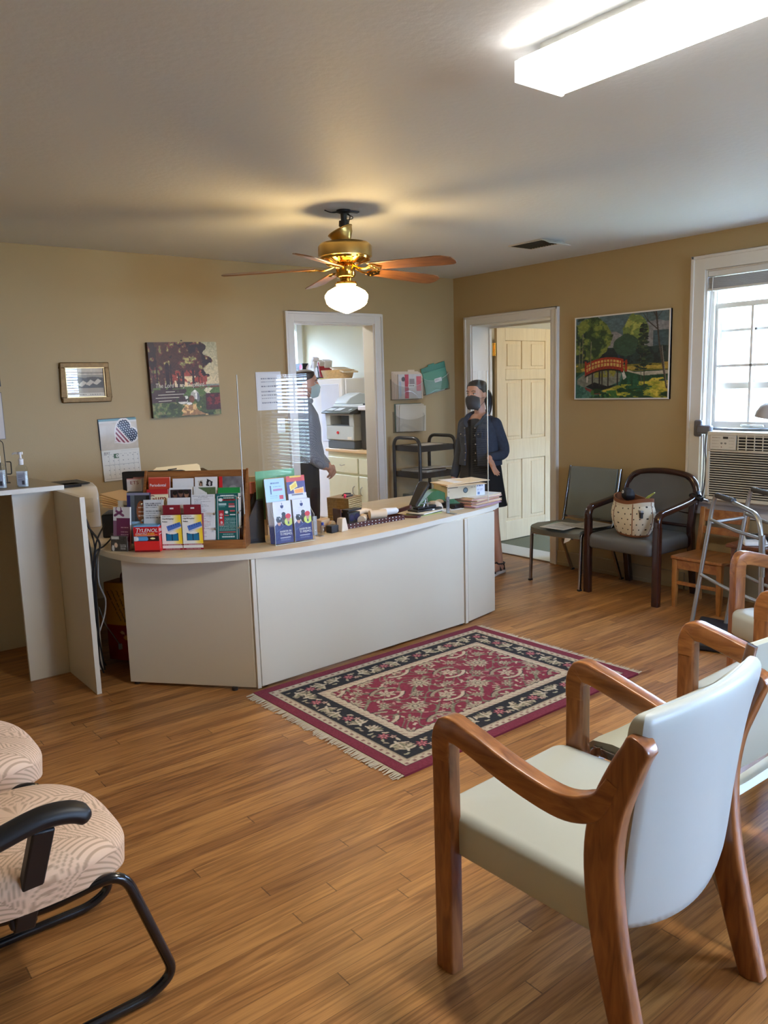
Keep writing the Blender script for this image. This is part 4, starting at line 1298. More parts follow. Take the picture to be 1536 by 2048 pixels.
m = MB(); m.T = TM @ Matrix.Translation((0, .07, .006)); m.tube([(-.09, .03, .03), (-.06, .055, .055), (.02, .06, .06), (.06, .05, .05)], .02, 12)
on_tray('cloth_wipe', m, [MATS['cream paper roll']], 'crumpled cream wipe at back of the maroon tray', 'cloth')
t = thing('stapler', 'maroon stapler at the right end of the studded tray', 'stapler', (-2.11, -1.79, ZT), -58)
m = MB(); m.prism([(-.09, -.02), (.07, -.022), (.08, .022), (-.09, .02)], 0, .012); m.build('base', M_MAROON, t, bevel=.003)
m = MB(); m.T = Matrix.Translation((-.09, 0, .018)) @ Matrix.Rotation(R(-18), 4, 'Y'); m.box(0, .125, -.018, .018, 0, .026)
m.build('arm', M_MAROON, t, bevel=.006)
# hole punch
hp = thing('hole_punch', 'large black hole punch with raised handle on note pads', 'hole punch', (-1.93, -1.735, ZT + .016), 4)
m = MB(); m.prism([(-.09, -.035), (.13, -.045), (.135, .045), (-.09, .06)], 0, .014).box(-.07, .10, -.02, .03, .014, .03); m.build('base', M_BLK, hp, bevel=.005)
m = MB(); m.T = Matrix.Translation((-.085, .005, .03)) @ Matrix.Rotation(R(-52), 4, 'Y'); m.prism([(0, -.03), (.17, -.05), (.19, -.03), (.19, .03), (.17, .05), (0, .03)], 0, .022); m.build('handle', M_BLK, hp, bevel=.007)
m = MB(); m.tube([(-.03, -.03, .03), (-.01, -.03, .075)], .004, 8).tube([(.01, -.03, .03), (.0, -.03, .085)], .004, 8).box(-.05, .03, -.034, -.026, .05, .056); m.build('spring_bar', M_STEEL, hp)
m = MB(); m.prism([(.035, -.0462), (.055, -.0462), (.055, -.0458), (.035, -.0458)], .003, .010); m.build('emblem', MATS['white print'], hp)
for k, (c, z0, z1, dx) in enumerate((((176, 182, 100), 0, .006, -.01), ((60, 58, 56), .006, .011, .0), ((232, 230, 218), .011, .016, .02))):
    m = MB(); m.T = Matrix.Translation((-1.95 + dx, -1.79, ZT)) @ Matrix.Rotation(R(5 + 4 * k), 4, 'Z'); m.box(-.1, .12, -.03, .09, z0, z1)
    tag(m.build('note_pad', mat('note pad %s' % ('olive', 'grey', 'white')[k], c, rough=.6)), '%s note pad under the black hole punch' % ('olive green', 'dark grey', 'white')[k], 'note pad')
# green bent folder over a white dome
gf = MB()
gf.T = Matrix.Translation((-1.74, -1.69, ZT)) @ Matrix.Rotation(R(-26), 4, 'Z') @ Matrix.Rotation(R(90), 4, 'X')
top = spline([(-.17, .0, 0), (-.12, .055, 0), (-.05, .118, 0), (.02, .112, 0), (.09, .062, 0), (.17, .008, 0)], 5)
bot = spline([(.17, .0, 0), (.07, .012, 0), (.045, .045, 0), (-.01, .066, 0), (-.07, .04, 0), (-.10, .0, 0), (-.165, -.0, 0)], 5)
n_ = min(len(top), len(bot)); top = [top[int(i * (len(top) - 1) / (n_ - 1))] for i in range(n_)]; bot = [bot[int(i * (len(bot) - 1) / (n_ - 1))] for i in range(n_)][::-1]
gf.loft([[(t_.x, t_.y + .001, 0), (b_.x, min(b_.y, t_.y - .001), 0), (b_.x, min(b_.y, t_.y - .001), -.11), (t_.x, t_.y + .001, -.11)] for t_, b_ in zip(top, bot)])
tag(gf.build('file_folder', mat('dark green folder', (38, 104, 48), rough=.5), ang=60), 'dark green folder bent in an arch over a white dome', 'folder')
m = MB(); m.T = Matrix.Translation((-1.80, -1.69, ZT)); m.lathe([(0, .062), (.03, .058), (.052, .04), (.06, .02), (.058, 0), (0, 0)], 24)
tag(m.build('paper_weight', mat('cream plastic', (214, 206, 188)), ang=60), 'white rounded dome behind the right metal bracket', 'paperweight')
m = MB(); m.T = Matrix.Translation((-1.60, -1.72, ZT)) @ Matrix.Rotation(R(12), 4, 'Z'); m.box(-.10, .03, -.04, .10, 0, .03).box(-.13, .04, -.05, -.02, 0, .012)
tag(m.build('desk_organizer', M_BLK, bevel=.004), 'low black stand between green folder and folder stack', 'stand')
m = MB(); m.T = Matrix.Translation((-1.78, -1.77, ZT)) @ Matrix.Rotation(R(-6), 4, 'Z'); m.box(-.02, .12, -.02, .07, 0, .003).box(0.03, .14, -.03, .05, .003, .005)
tag(m.build('paper_slip', MATS['white paper']), 'loose white slips in front of the green folder', 'paper')
# pile of patient folders with envelope box on top: each folder its own thing
rg = random.Random(3)
cols = [('mauve', (170, 128, 146)), ('mauve', (178, 138, 152)), ('rose', (196, 140, 130)), ('peach', (220, 172, 132)), ('manila', (220, 190, 146)), ('rose', (190, 132, 122)), ('peach', (222, 176, 138)), ('manila', (216, 186, 146)), ('manila', (226, 204, 166)), ('rose', (200, 150, 136)), ('manila', (222, 196, 156)), ('manila', (206, 186, 158))]
z = ZT
ordn = ['bottom', 'second', 'third', 'fourth', 'fifth', 'sixth', 'seventh', 'eighth', 'ninth', 'tenth', 'eleventh', 'top']
for k, (cn, c) in enumerate(cols):
    m = MB(); th = rg.uniform(.0035, .006)
    m.T = Matrix.Translation((-1.44 + rg.uniform(-.015, .015), -1.70 + rg.uniform(-.015, .01), z)) @ Matrix.Rotation(R(10 + rg.uniform(-6, 6)), 4, 'Z')
    m.box(-.16, .17, -.11, .12, 0, th)
    m.box(-.15, .16, -.105, .115, th, th + .0006, 1)
    tag(m.build('patient_folder', [mat('folder %s %d' % (cn, k), c, rough=.6), MATS['paper stock']]), '%s folder, %s from the bottom of the pile at the desk end' % (cn, ordn[k]) if 0 < k < 11 else '%s folder at the %s of the pile at the desk end' % (cn, ordn[k]), 'folder', 'patient folders piled on the desk end')
    z += th + .0008
def p_box():
    p = Pic(150, 45, (206, 192, 162)).rect(.02, .1, .28, .16, (110, 96, 80)); p.ell(.48, .42, .065, .22, (52, 62, 66)).ell(.48, .42, .045, .15, (96, 120, 130)).rect(.02, .4, .06, .45, (120, 100, 86)); pic_text(p, .62, .74, .2, .05, (150, 136, 116), 2)
    p.rect(.77, .04, 1, .96, (218, 220, 224)); pic_text(p, .79, .94, .12, .09, (80, 90, 130), 1); pic_text(p, .79, .96, .45, .03, (150, 150, 170), 2); pic_text(p, .79, .93, .55, .03, (150, 150, 170), 5); p.rect(.80, .68, .86, .88, (104, 130, 170))
    return p.a
def p_lab():
    p = Pic(40, 36, (216, 218, 222)); pic_text(p, .12, .75, .1, .08, (80, 90, 130), 1); p.rect(.1, .35, .16, .4, (90, 90, 110)); pic_text(p, .1, .8, .5, .03, (150, 150, 170), 2); p.rect(.12, .7, .36, .92, (104, 130, 170))
    return p.a
m = MB(); BX = Matrix.Translation((-1.715, -1.73, ZT + .064)) @ Matrix.Rotation(R(-8), 4, 'Z')
m.T = BX
m.box(0, .31, .0005, .16, 0, .085, 1).img(.31, .085, p_box())
tag(m.build('envelope_box', [PRT, mat('tan card box', (206, 190, 158), rough=.6)]), 'tan envelope box with round dark seal on the folder pile', 'box')
m = MB(); m.T = Matrix.Translation((-1.74, -1.72, z - .006)) @ Matrix.Rotation(R(0), 4, 'Z')
zz = ZT + .062 + .087
for k, (dx, dy, rot, c, w) in enumerate(((-.03, -.05, -14, (222, 196, 154), .30), (-.035, -.04, -17, (214, 186, 146), .29), (-.02, -.04, -10, (228, 206, 168), .34), (.07, .0, -14, (232, 228, 222), .17))):
    m = MB(); m.T = Matrix.Translation((-1.70 + dx, -1.70 + dy, zz)) @ Matrix.Rotation(R(rot), 4, 'Z') @ Matrix.Rotation(R(-1.5 if k == 2 else 0), 4, 'Y'); m.box(0, w, 0, .22, 0, .0035)
    tag(m.build('envelope', mat('envelope %d' % k, c, rough=.65)), ['lowest manila envelope on the envelope box', 'second manila envelope on the envelope box', 'largest manila envelope overhanging the envelope box', 'small white sheet on top of the envelopes'][k], 'envelope')
    zz += .0042

# ------------------------------------------------------------------ left: printer, monitor, papers, basket, sanitizer, cables
M_PW = mat('printer white plastic', (216, 210, 198), rough=.4)
lp = thing('laser_printer', 'white laser printer with black paper tray behind the tall counter', 'printer', (-3.80, -.42, ZT))
m = MB(); m.T = Matrix.Rotation(R(90), 4, 'Z') @ Matrix.Rotation(R(90), 4, 'X')
m.T = Matrix(((0, 0, 1, 0), (1, 0, 0, 0), (0, 1, 0, 0), (0, 0, 0, 1)))
m.prism([(-.2, 0), (.2, 0), (.2, .26), (.17, .275), (-.1, .275), (-.175, .255), (-.2, .21)], -.19, .17)
m.build('body', M_PW, lp, bevel=.012)
m = MB(); m.prism([(-.16, -.14), (.14, -.14), (.14, .12), (-.16, .12)], .274, .279).box(-.10, .08, -.16, -.06, .262, .279); m.build('output_tray', M_BLK, lp, bevel=.002)
m = MB(); m.box(-.15, .13, -.202, -.199, .10, .19); m.build('front_door', mat('printer door plastic', (206, 200, 188), rough=.4), lp, bevel=.003)
mo = thing('computer_monitor', 'back of a black monitor behind the cards at left', 'monitor', (-3.36, -.86, ZT), -40)
m = MB(); m.prism([(-.2, -.02), (.2, -.02), (.17, .02), (-.17, .02)], .07, .345); m.build('screen_shell', M_BLK, mo, bevel=.006)
m = MB(); m.box(-.03, .03, -.01, .02, .01, .12).prism([(-.11, -.08), (.11, -.08), (.11, .09), (-.11, .09)], 0, .01); m.build('stand', M_BLK, mo, bevel=.003)
for k in range(6):
    m = MB(); m.T = Matrix.Translation((-3.60 + .006 * k, -1.0 + .01 * k, ZT + .15 + .011 * k)) @ Matrix.Rotation(R(-25 - 7 * k), 4, 'Z') @ Matrix.Rotation(R(14), 4, 'Y'); m.box(-.13, .10, -.1, .10, 0, .006)
    tag(m.build('patient_folder', mat('manila pile %d' % (k % 3), [(214, 180, 128), (222, 190, 142), (204, 170, 124)][k % 3], rough=.65)), ('lowest', 'second', 'third', 'fourth', 'fifth', 'topmost')[k] + ' manila folder of the fanned pile behind the hanging cords', 'folder', 'manila folders fanned behind the cables')
m = MB(); m.T = Matrix.Translation((-3.60, -1.0, ZT)) @ Matrix.Rotation(R(-30), 4, 'Z'); m.box(-.13, .13, -.1, .1, 0, .135)
tag(m.build('desk_scanner', M_BLK, bevel=.008), 'black desk machine under the fanned manila folders', 'machine')
fb = thing('file_basket', 'brown file basket behind the top of the oak rack', 'basket', (-3.10, -.62, ZT), -8)
m = MB()
m.loft([[(-.17, -.10, 0), (.17, -.10, 0), (.17, .12, 0), (-.17, .12, 0)], [(-.20, -.12, .26), (.20, -.12, .285), (.21, .14, .30), (-.20, .14, .27)]], cap=False)
m.loft([[(-.20, -.12, .26), (.20, -.12, .285), (.21, .14, .30), (-.20, .14, .27)], [(-.19, -.11, .255), (.19, -.11, .28), (.20, .13, .295), (-.19, .13, .265)], [(-.16, -.09, .02), (.16, -.09, .02), (.16, .11, .02), (-.16, .11, .02)]], cap=True)
m.build('basket_body', mat('brown basket', (92, 72, 44), rough=.7, var=.2, bump=.5), fb)
m = MB(); m.T = Matrix.Translation((-3.13, -.68, ZT + .235)) @ Matrix.Rotation(R(-6), 4, 'Z') @ Matrix.Rotation(R(-14), 4, 'X')
pol = [(-.15, 0), (.15, 0), (.165, .03), (.155, .105), (.14, .115), (-.13, .11), (-.16, .09), (-.17, .02)]
m.T = m.T @ Matrix.Rotation(R(90), 4, 'X')
m.prism(pol, -.004, .004).prism([(-.06, .085), (.0, .088), (.0, .096), (-.06, .093)], .0041, .0046, 1)
tag(m.build('file_folder', [mat('manila bright', (232, 208, 156), rough=.6), M_DARK]), 'manila hanging folder with slot sticking out of the brown basket', 'folder')
# hand sanitizers and wire rack on the tall counter
M_CLR = clear_mat('clear bottle plastic', (.93, .95, .95), 1.4, .05)
def sanitizer(label, x, y, s=1.0, rz=0):
    t = thing('sanitizer_bottle', label, 'bottle', (x, y, 1.0705), rz, 'hand sanitizer bottles')
    m = MB(); 
    m.sweep([(0, 0, 0), (0, 0, .10 * s), (0, 0, .112 * s), (0, 0, .122 * s)], [.062 * s, .062 * s, .05 * s, .022 * s], [.036 * s, .036 * s, .03 * s, .022 * s], side=(1, 0, 0), chamfer=.45)
    m.build('bottle_body', M_CLR, t)
    m = MB(); m.sweep([(0, 0, .003), (0, 0, .085 * s)], .055 * s, .03 * s, side=(1, 0, 0), chamfer=.45); m.build('gel', mat('pale gel', (196, 204, 206), rough=.1, spec=.6), t)
    m = MB(); m.T = Matrix.Translation((-.022 * s, -.0195 * s, .012)); m.img(.044 * s, .075 * s, (Pic(24, 36, (166, 172, 184)).rect(.0, 0, 1, .12, (200, 206, 212)).lines(.15, .2, .85, .75, 7, (110, 118, 134)).rect(.6, .68, .9, .95, (60, 62, 70))).a); m.build('label', PRT, t)
    m = MB(); m.lathe([(0, .12 * s), (.012 * s, .12 * s), (.013 * s, .15 * s), (.006 * s, .155 * s), (.005 * s, .18 * s), (0, .18 * s)], 16).tube([(.012 * s, 0, .182 * s), (-.03 * s, 0, .184 * s), (-.042 * s, 0, .178 * s)], [.008 * s, .006 * s, .004 * s], 10).lathe([(0, .176 * s), (.012 * s, .176 * s), (.012 * s, .188 * s), (0, .188 * s)], 14)
    m.build('pump', MATS['white plastic'], t)
    return t
sanitizer('clear pump sanitizer bottle nearest the end of the tall counter', -4.165, -1.03, 1.0, -38)
sanitizer('larger clear sanitizer bottle cut by the left picture edge', -4.27, -.99, 1.15, -30)
wr = thing('wire_rack', 'black wire leaflet rack on the tall counter at far left', 'rack', (-4.26, -.72, 1.0705), -8)
m = MB()
for x, h, y in ((0.09, .24, .05), (.06, .21, .0)):
    m.tube(rnd([(-x, y, 0), (-x, y + .03, h), (x, y + .03, h), (x, y, 0)], .03), .0025, 6)
m.tube(rnd([(.09, .0, .05), (.11, -.02, .05), (.112, -.02, .12), (.09, .0, .12)], .01), .003, 6).bar((-.1, 0, .002), (.1, 0, .002), .05, .003)
for x in (-.03, .0, .03): m.cyl((x, 0, 0), (x, .02, .2), .002, 6)
m.build('wire_frame', M_MESH, wr)
# cables falling in the gap between the tall counter and the desk
rg = random.Random(5)
M_CORD = mat('black cord', (20, 20, 22), rough=.5)
cb_ = [((-3.97, -1.25, .98), (-3.93, -1.30, .86), (-3.90, -1.38, .77), (-3.955, -1.47, .69), (-3.955, -1.42, .50), (-3.94, -1.36, .32), (-3.93, -1.30, .12), (-3.90, -1.26, .02)),
       ((-3.96, -1.2, 1.0), (-3.93, -1.28, .9), (-3.91, -1.33, .74), (-3.945, -1.36, .60), (-3.935, -1.30, .35), (-3.92, -1.2, .03)),
       ((-3.95, -1.15, .95), (-3.92, -1.22, .82), (-3.915, -1.27, .70), (-3.925, -1.3, .5), (-3.93, -1.25, .25), (-3.90, -1.15, .02)),
       ((-3.80, -1.30, .78), (-3.87, -1.36, .75), (-3.935, -1.40, .72), (-3.94, -1.35, .55), (-3.92, -1.28, .30), (-3.88, -1.22, .02)),
       ((-3.82, -1.25, .85), (-3.90, -1.33, .77), (-3.93, -1.33, .62), (-3.925, -1.27, .42), (-3.91, -1.2, .15), (-3.85, -1.15, .02))]
for k, c in enumerate(cb_):
    m = MB(); m.tube(spline(c, 8), .0045 + .001 * (k == 0), 8)
    tag(m.build('computer_cable', M_CORD), ('thickest black cable looping over the tall counter edge', 'black cable hanging straight from the tall counter side', 'innermost black cable hanging behind the others', 'black cable coming off the desktop beside the purple leaflets', 'black cable from the desk machine down to the floor')[k], 'cable', 'black cables hanging beside the desk')
m = MB(); m.tube(spline([(-3.90, -1.34, .70), (-3.905, -1.33, .55), (-3.875, -1.32, .45), (-3.88, -1.30, .36), (-3.915, -1.30, .27)], 8), .004, 8)
tag(m.build('network_cable', mat('grey white cord', (186, 182, 176), rough=.5)), 'pale grey cord hanging among the black cords', 'cord')
m = MB(); m.tube(spline([(-3.90, -1.28, .40), (-3.87, -1.26, .30), (-3.83, -1.26, .22), (-3.80, -1.27, .16)], 8), .0025, 8).box(-3.807, -3.79, -1.277, -1.263, .135, .165)
tag(m.build('telephone_cable', mat('dim grey cord', (120, 126, 124), rough=.5)), 'thin cord ending in a clear plug beside the desk', 'cord')
# yellow and red bag under the desk
bg = thing('tote_bag', 'yellow and red printed bag on the floor under the desk', 'bag', (-3.60, -1.10, 0), -45)
def p_bag():
    p = Pic(50, 70, (206, 150, 46))
    for k in range(9): p.line(.05 + .1 * k, .1, .3 + .08 * k, .5, .006, (90, 60, 20))
    p.rect(0, .55, 1, 1, (140, 22, 18)); p.ell(.4, .7, .08, .035, (222, 150, 60)).ell(.62, .66, .05, .025, (226, 190, 150)); p.ell(.3, .64, .04, .02, (226, 190, 150))
    return p.a
m = MB(); m.T = Matrix.Translation((-.17, -.10, .02)); m.img(.34, .46, p_bag(), bend=lambda x, z: -.03 * math.sin(x / .34 * math.pi)); m.T = Matrix(); m.loft([[(-.17, -.098, .02), (.17, -.098, .02), (.17, .1, .02), (-.17, .1, .02)], [(-.17, -.098, .48), (.17, -.098, .48), (.15, .05, .47), (-.15, .05, .47)]], 1)
m.build('bag_body', [PRT, mat('bag side', (160, 96, 34), rough=.6)], bg)
m = MB()
for y in (-.09, .05): m.tube(spline([(-.07, y, .47), (-.06, y, .53), (0, y, .56), (.06, y, .53), (.07, y, .47)]), .005, 6)
m.build('handles', mat('bag handle', (96, 40, 26), rough=.6), bg)
# ------------------------------------------------------------------ rug
def p_rug():
    nx, ny = 420, 305
    p = Pic(nx, ny, (116, 30, 48))
    Wm, Hm = 1.64, 1.19
    X, Y = p.U * Wm, p.V * Hm
    cream, dkc, blk, red, olive, rose = (186, 168, 140), (150, 134, 108), (26, 24, 26), (124, 30, 50), (120, 116, 88), (150, 66, 76)
    def band(d, col):
        return p.put((X > d) & (X < Wm - d) & (Y > d) & (Y < Hm - d), col)
    band(.055, cream); band(.095, blk); band(.235, cream); band(.262, (60, 40, 42)); band(.268, red)
    # mirror coordinates give the field its repeating scroll pattern
    rg = random.Random(11)
    def flower(cx, cy, r, n, c1, c2, c3, ph=0.0):
        dx, dy = X - cx, Y - cy
        d = np.hypot(dx, dy); a = np.arctan2(dy, dx)
        pet = r * (.72 + .28 * np.cos(n * a + ph))
        p.put(d < pet * 1.12, c3); p.put(d < pet, c1); p.put((d < pet * .72) & (np.cos(n * a + ph) > -.2), c2); p.put(d < r * .28, c3); p.put(d < r * .18, c1)
    def leaf(cx, cy, L, w, ang, col):
        dx, dy = X - cx, Y - cy
        c, s_ = math.cos(ang), math.sin(ang)
        u, v = dx * c + dy * s_, -dx * s_ + dy * c
        p.put((np.abs(u) < L) & (np.abs(v - .25 * w * np.cos(u / L * 3)) < w * np.sqrt(np.clip(1 - (u / L) ** 2, 0, 1))), col)
    def arc(cx, cy, r, a0, a1, w, col):
        dx, dy = X - cx, Y - cy
        d = np.hypot(dx, dy * 1.25); a = np.mod(np.arctan2(dy, dx) - a0, 2 * math.pi)
        p.put((np.abs(d - r) < w) & (a < (a1 - a0)), col)
    fx0, fx1, fy0, fy1 = .275, Wm - .275, .275, Hm - .275
    inf = (X > fx0) & (X < fx1) & (Y > fy0) & (Y < fy1)
    keep = p.a.copy()
    # vine net
    v = np.abs(np.sin(X * 30 + 1.6 * np.sin(Y * 23)) * np.cos(Y * 31 + 1.5 * np.sin(X * 21)))
    p.put((v < .10) & inf, (90, 70, 60)); p.put((v < .06) & inf, olive)
    for k in range(330):
        leaf(rg.uniform(fx0, fx1), rg.uniform(fy0, fy1), rg.uniform(.010, .022), rg.uniform(.004, .008), rg.uniform(0, 3.1), rg.choice([cream, cream, dkc, (170, 120, 110), olive]))
    cols_ = 5; rows_ = 3
    for i in range(cols_ + 1):
        for j in range(rows_ + 1):
            cx, cy = fx0 + (i) * (fx1 - fx0) / cols_, fy0 + j * (fy1 - fy0) / rows_
            if (i + j) % 2: flower(cx, cy, .062, 12, cream, dkc, (90, 80, 66), .3)
            else:
                flower(cx, cy, .046, 6, cream, (176, 150, 126), (96, 76, 66))
                arc(cx, cy, .085, .3, 2.6, .011, cream); arc(cx, cy, .085, 3.5, 5.8, .011, dkc); arc(cx, cy, .098, .4, 2.5, .003, (40, 30, 34)); arc(cx, cy, .098, 3.6, 5.7, .003, (40, 30, 34))
    for i in range(cols_):
        for j in range(rows_):
            cx, cy = fx0 + (i + .5) * (fx1 - fx0) / cols_, fy0 + (j + .5) * (fy1 - fy0) / rows_
            flower(cx, cy, .034, 8, (178, 158, 130), olive, (80, 60, 56), i)
    p.put(~inf, red); m_ = ~inf[..., None]; p.a = np.where(m_, keep, p.a)
    # inner guard scallops
    gd = np.minimum(np.minimum(X, Wm - X), np.minimum(Y, Hm - Y))
    sc_ = np.sin((X + Y) * 70) * .008
    p.put((gd > .235) & (gd < .262) & (np.sin((X - Y) * 180) > .55), (150, 120, 104))
    p.put((gd > .262) & (gd < .276 + np.abs(sc_)), cream); p.put((gd > .276 + np.abs(sc_)) & (gd < .281 + np.abs(sc_)), (40, 30, 34))
    # black border with leaf sprays and roses
    keep = p.a.copy()
    def spray(cx, cy, ph):
        for q in range(7):
            a = ph + (q - 3) * .38
            leaf(cx + math.cos(a) * .028, cy + math.sin(a) * .028, .028, .0065, a, [cream, dkc, olive][q % 3])
        leaf(cx, cy, .02, .007, ph, (190, 176, 150))
    def border(n, f):
        for k in range(n):
            cx, cy, ph = f((k + .5) / n)
            if k % 3 == 1:
                flower(cx, cy, .030, 7, rose, (190, 120, 116), (70, 30, 36)); flower(cx + .03, cy + .03, .017, 5, (176, 130, 116), cream, (60, 40, 40))
            else: spray(cx, cy, ph + k)
            leaf(cx + .03, cy - .025, .018, .007, k, cream); leaf(cx - .03, cy + .03, .016, .007, k * 2.1, (160, 150, 120)); leaf(cx - .035, cy - .03, .014, .006, k * 1.3, dkc)
    border(17, lambda t: (.12 + t * (Wm - .24), .165, 1.2)); border(17, lambda t: (.12 + t * (Wm - .24), Hm - .165, -1.2))
    border(9, lambda t: (.165, .20 + t * (Hm - .4), 0)); border(9, lambda t: (Wm - .165, .20 + t * (Hm - .4), 3))
    inb = (gd > .098) & (gd < .232)
    p.a = np.where(inb[..., None], p.a, keep)
    p.put((gd > .093) & (gd < .098), dkc)
    p.put((gd > .06) & (gd < .09) & (np.sin(X * 150) * np.sin(Y * 150) > .3), (130, 96, 84)); p.put((gd > .053) & (gd < .058), (60, 30, 36))
    p.a = p.a + (vnoise(X * 260, Y * 260, 4)[..., None] - .5) * 26
    return p.a
M_RUG = paint_mat('woven wool rug', .95)
rug = thing('area_rug', 'red and black floral oriental rug with cream fringe on oak floor', 'rug', (-3.385, -3.262, .001), 1.2)
m = MB(); im = p_rug()
ny_, nx_ = im.shape[:2]
m.T = Matrix.Translation((0, 1.19, 0)) @ Matrix.Rotation(R(-90), 4, 'X')
m.T = Matrix(((1, 0, 0, 0), (0, 0, 1, 0), (0, -1, 0, .009), (0, 0, 0, 1)))
m.img(1.64, 1.19, im)
m.T = Matrix(); m.box(0, 1.64, 0, 1.19, 0, .0085, 1)
m.build('rug_pile', [M_RUG, mat('rug edge maroon', (110, 26, 44), rough=.95)], rug)
m = MB(); rg = random.Random(2)
for x0, s_ in ((0, -1), (1.64, 1)):
    n = 150
    for k in range(n):
        y = 1.19 * (k + .5) / n; L_ = rg.uniform(.035, .055); dy = rg.uniform(-.012, .012)
        m.add([(x0, y - .0045, .006), (x0, y + .0045, .006), (x0 + s_ * L_, y + dy + .003, .002), (x0 + s_ * L_, y + dy - .003, .002)], [(0, 1, 2, 3)])
q = m.build('fringe', mat('cream cotton fringe', (196, 184, 160), rough=.9), rug, smooth=False); q['kind'] = 'stuff'

# ------------------------------------------------------------------ maple arm chairs
M_MAPLE = wood('honey maple', (122, 72, 38), (172, 112, 62), scale=(9, 1.6, 9), rough=.28, coat=.5, s=5)
M_MAPV = wood('honey maple upright', (114, 66, 36), (164, 104, 58), scale=(9, 9, 1.6), rough=.28, coat=.5, s=5)
M_VINYL = mat('pale sage vinyl', (188, 193, 186), rough=.36, spec=.5, var=.03, vscale=5, bump=.15, bscale=18)
def cushion(w, d, z0, z1, y0, r=.035, dome=.012, nx=14, ny=14, lip=0.0):
    """upholstered block with rounded edges: x centred, from y0 to y0+d"""
    m = MB(); rings = []
    prof = [(0.0, z0), (.0, z0 + .0)]
    k = 7
    for i in range(k + 1):
        a = math.pi / 2 * i / k
        rings.append((r * (1 - math.cos(a)), z1 - r + r * math.sin(a)))
    def outline(ins, z, n=44, dm=0):
        pts = []
        hw, hd, rc = w / 2 - ins, d / 2 - ins, max(.02, .055 - ins)
        for cx, cyy, a0 in ((hw - rc, hd - rc, 0), (-hw + rc, hd - rc, 90), (-hw + rc, -hd + rc, 180), (hw - rc, -hd + rc, 270)):
            for j in range(n // 4):
                a = R(a0 + 90 * j / (n // 4 - 1))
                pts.append((cx + rc * math.cos(a), y0 + d / 2 + cyy + rc * math.sin(a), z))
        return pts
    L = [outline(.012, z0), outline(0, z0 + .012)]
    for ins, z in rings: L.append(outline(ins, z))
    L.append(outline(r + .06, z1 + dome * .7)); L.append(outline(r + .14, z1 + dome))
    m.loft(L)
    return m
def maple_chair():
    t = thing('arm_chair', 'x', 'chair')
    hw = .285
    for s_ in (-1, 1):
        x = s_ * hw
        m = MB(); m.sweep([(x, 0, 0), (x, 0, .30), (x, .002, .645)], .046, [.062, .062, .060], chamfer=.16); m.build('front_leg', M_MAPV, t, bevel=.001)
        m = MB()
        arm = spline([(x, .002, .60), (x, .001, .655), (x, -.02, .688), (x, -.09, .678), (x, -.22, .642), (x * .96, -.34, .614), (x * .94, -.41, .622), (x * .935, -.458, .655), (x * .933, -.490, .715)], 5)
        n = len(arm)
        m.sweep(arm, .048, [.060 if i < n * .2 else .066 if i < n * .3 else (.062 if i < n * .78 else .062 - .035 * (i - n * .78) / (n * .22)) for i in range(n)], chamfer=.13)
        m.build('armrest', M_MAPLE, t)
        x = s_ * .266
        m = MB()
        post = spline([(x, -.565, 0), (x, -.515, .18), (x, -.475, .36), (x, -.46, .52), (x, -.475, .64), (x, -.512, .74), (x, -.54, .80), (x, -.553, .825)], 5)
        n = len(post)
        m.sweep(post, .044, [.06 + .022 * math.sin(math.pi * min(1, i / (n * .8))) if i < n - 3 else (.055, .045, .02)[i - n + 3] for i in range(n)], chamfer=.18)
        m.build('back_post', M_MAPV, t)
    m = cushion(.548, .53, .325, .448, -.47, r=.03); m.build('seat', M_VINYL, t, ang=60)
    m = MB(); m.box(-.22, .22, -.44, .0, .312, .33)
    m.build('seat_rail', M_DARK, t)
    # backrest: panel curved in plan, leaning back, wrapped in vinyl
    m = MB(); rings = []
    N = 22
    zs_ = [.335, .355, .42, .52, .62, .70, .77, .82, .852, .868, .872]
    for k, z in enumerate(zs_):
        lean = -.468 - .06 * max(0, (z - .34) / .5) ** 1.6
        th = .052 if .36 < z < .84 else (.036 if z < .36 else (.045, .026, .006)[min(2, max(0, k - 8))])
        hwz = .242 if z < .75 else (.248 if z < .80 else (.268 if z < .86 else .256))
        if z < .34: hwz = .232
        ring = []
        for i in range(N):
            u = i / (N - 1) * 2 - 1
            ring.append((u * hwz, lean - .040 * (1 - u * u) + th / 2 + .0, z + (-.02 * (1 - u * u) if z < .4 else 0) + (.006 * (1 - u * u) if z > .8 else 0)))
        for i in range(N):
            u = 1 - i / (N - 1) * 2
            ring.append((u * hwz, lean - .040 * (1 - u * u) - th / 2, z + (-.03 * (1 - u * u) if z < .4 else 0) + (.006 * (1 - u * u) if z > .8 else 0)))
        rings.append(ring)
    m.loft(rings); m.build('backrest', M_VINYL, t, ang=50, sub=1)
    return t
mc = maple_chair(); mc['label'] = 'nearest maple arm chair with pale sage vinyl seat and back'; mc['group'] = 'maple arm chairs'
at(mc, (-3.674, -4.130, 0), 2.6)
copy_tree(mc, 'maple arm chair on far side of the steel-legged chair', (-2.517, -4.122, 0), 2)
copy_tree(mc, 'maple arm chair turned sideways in front of the walker', (-1.76, -3.955, 0), 66)

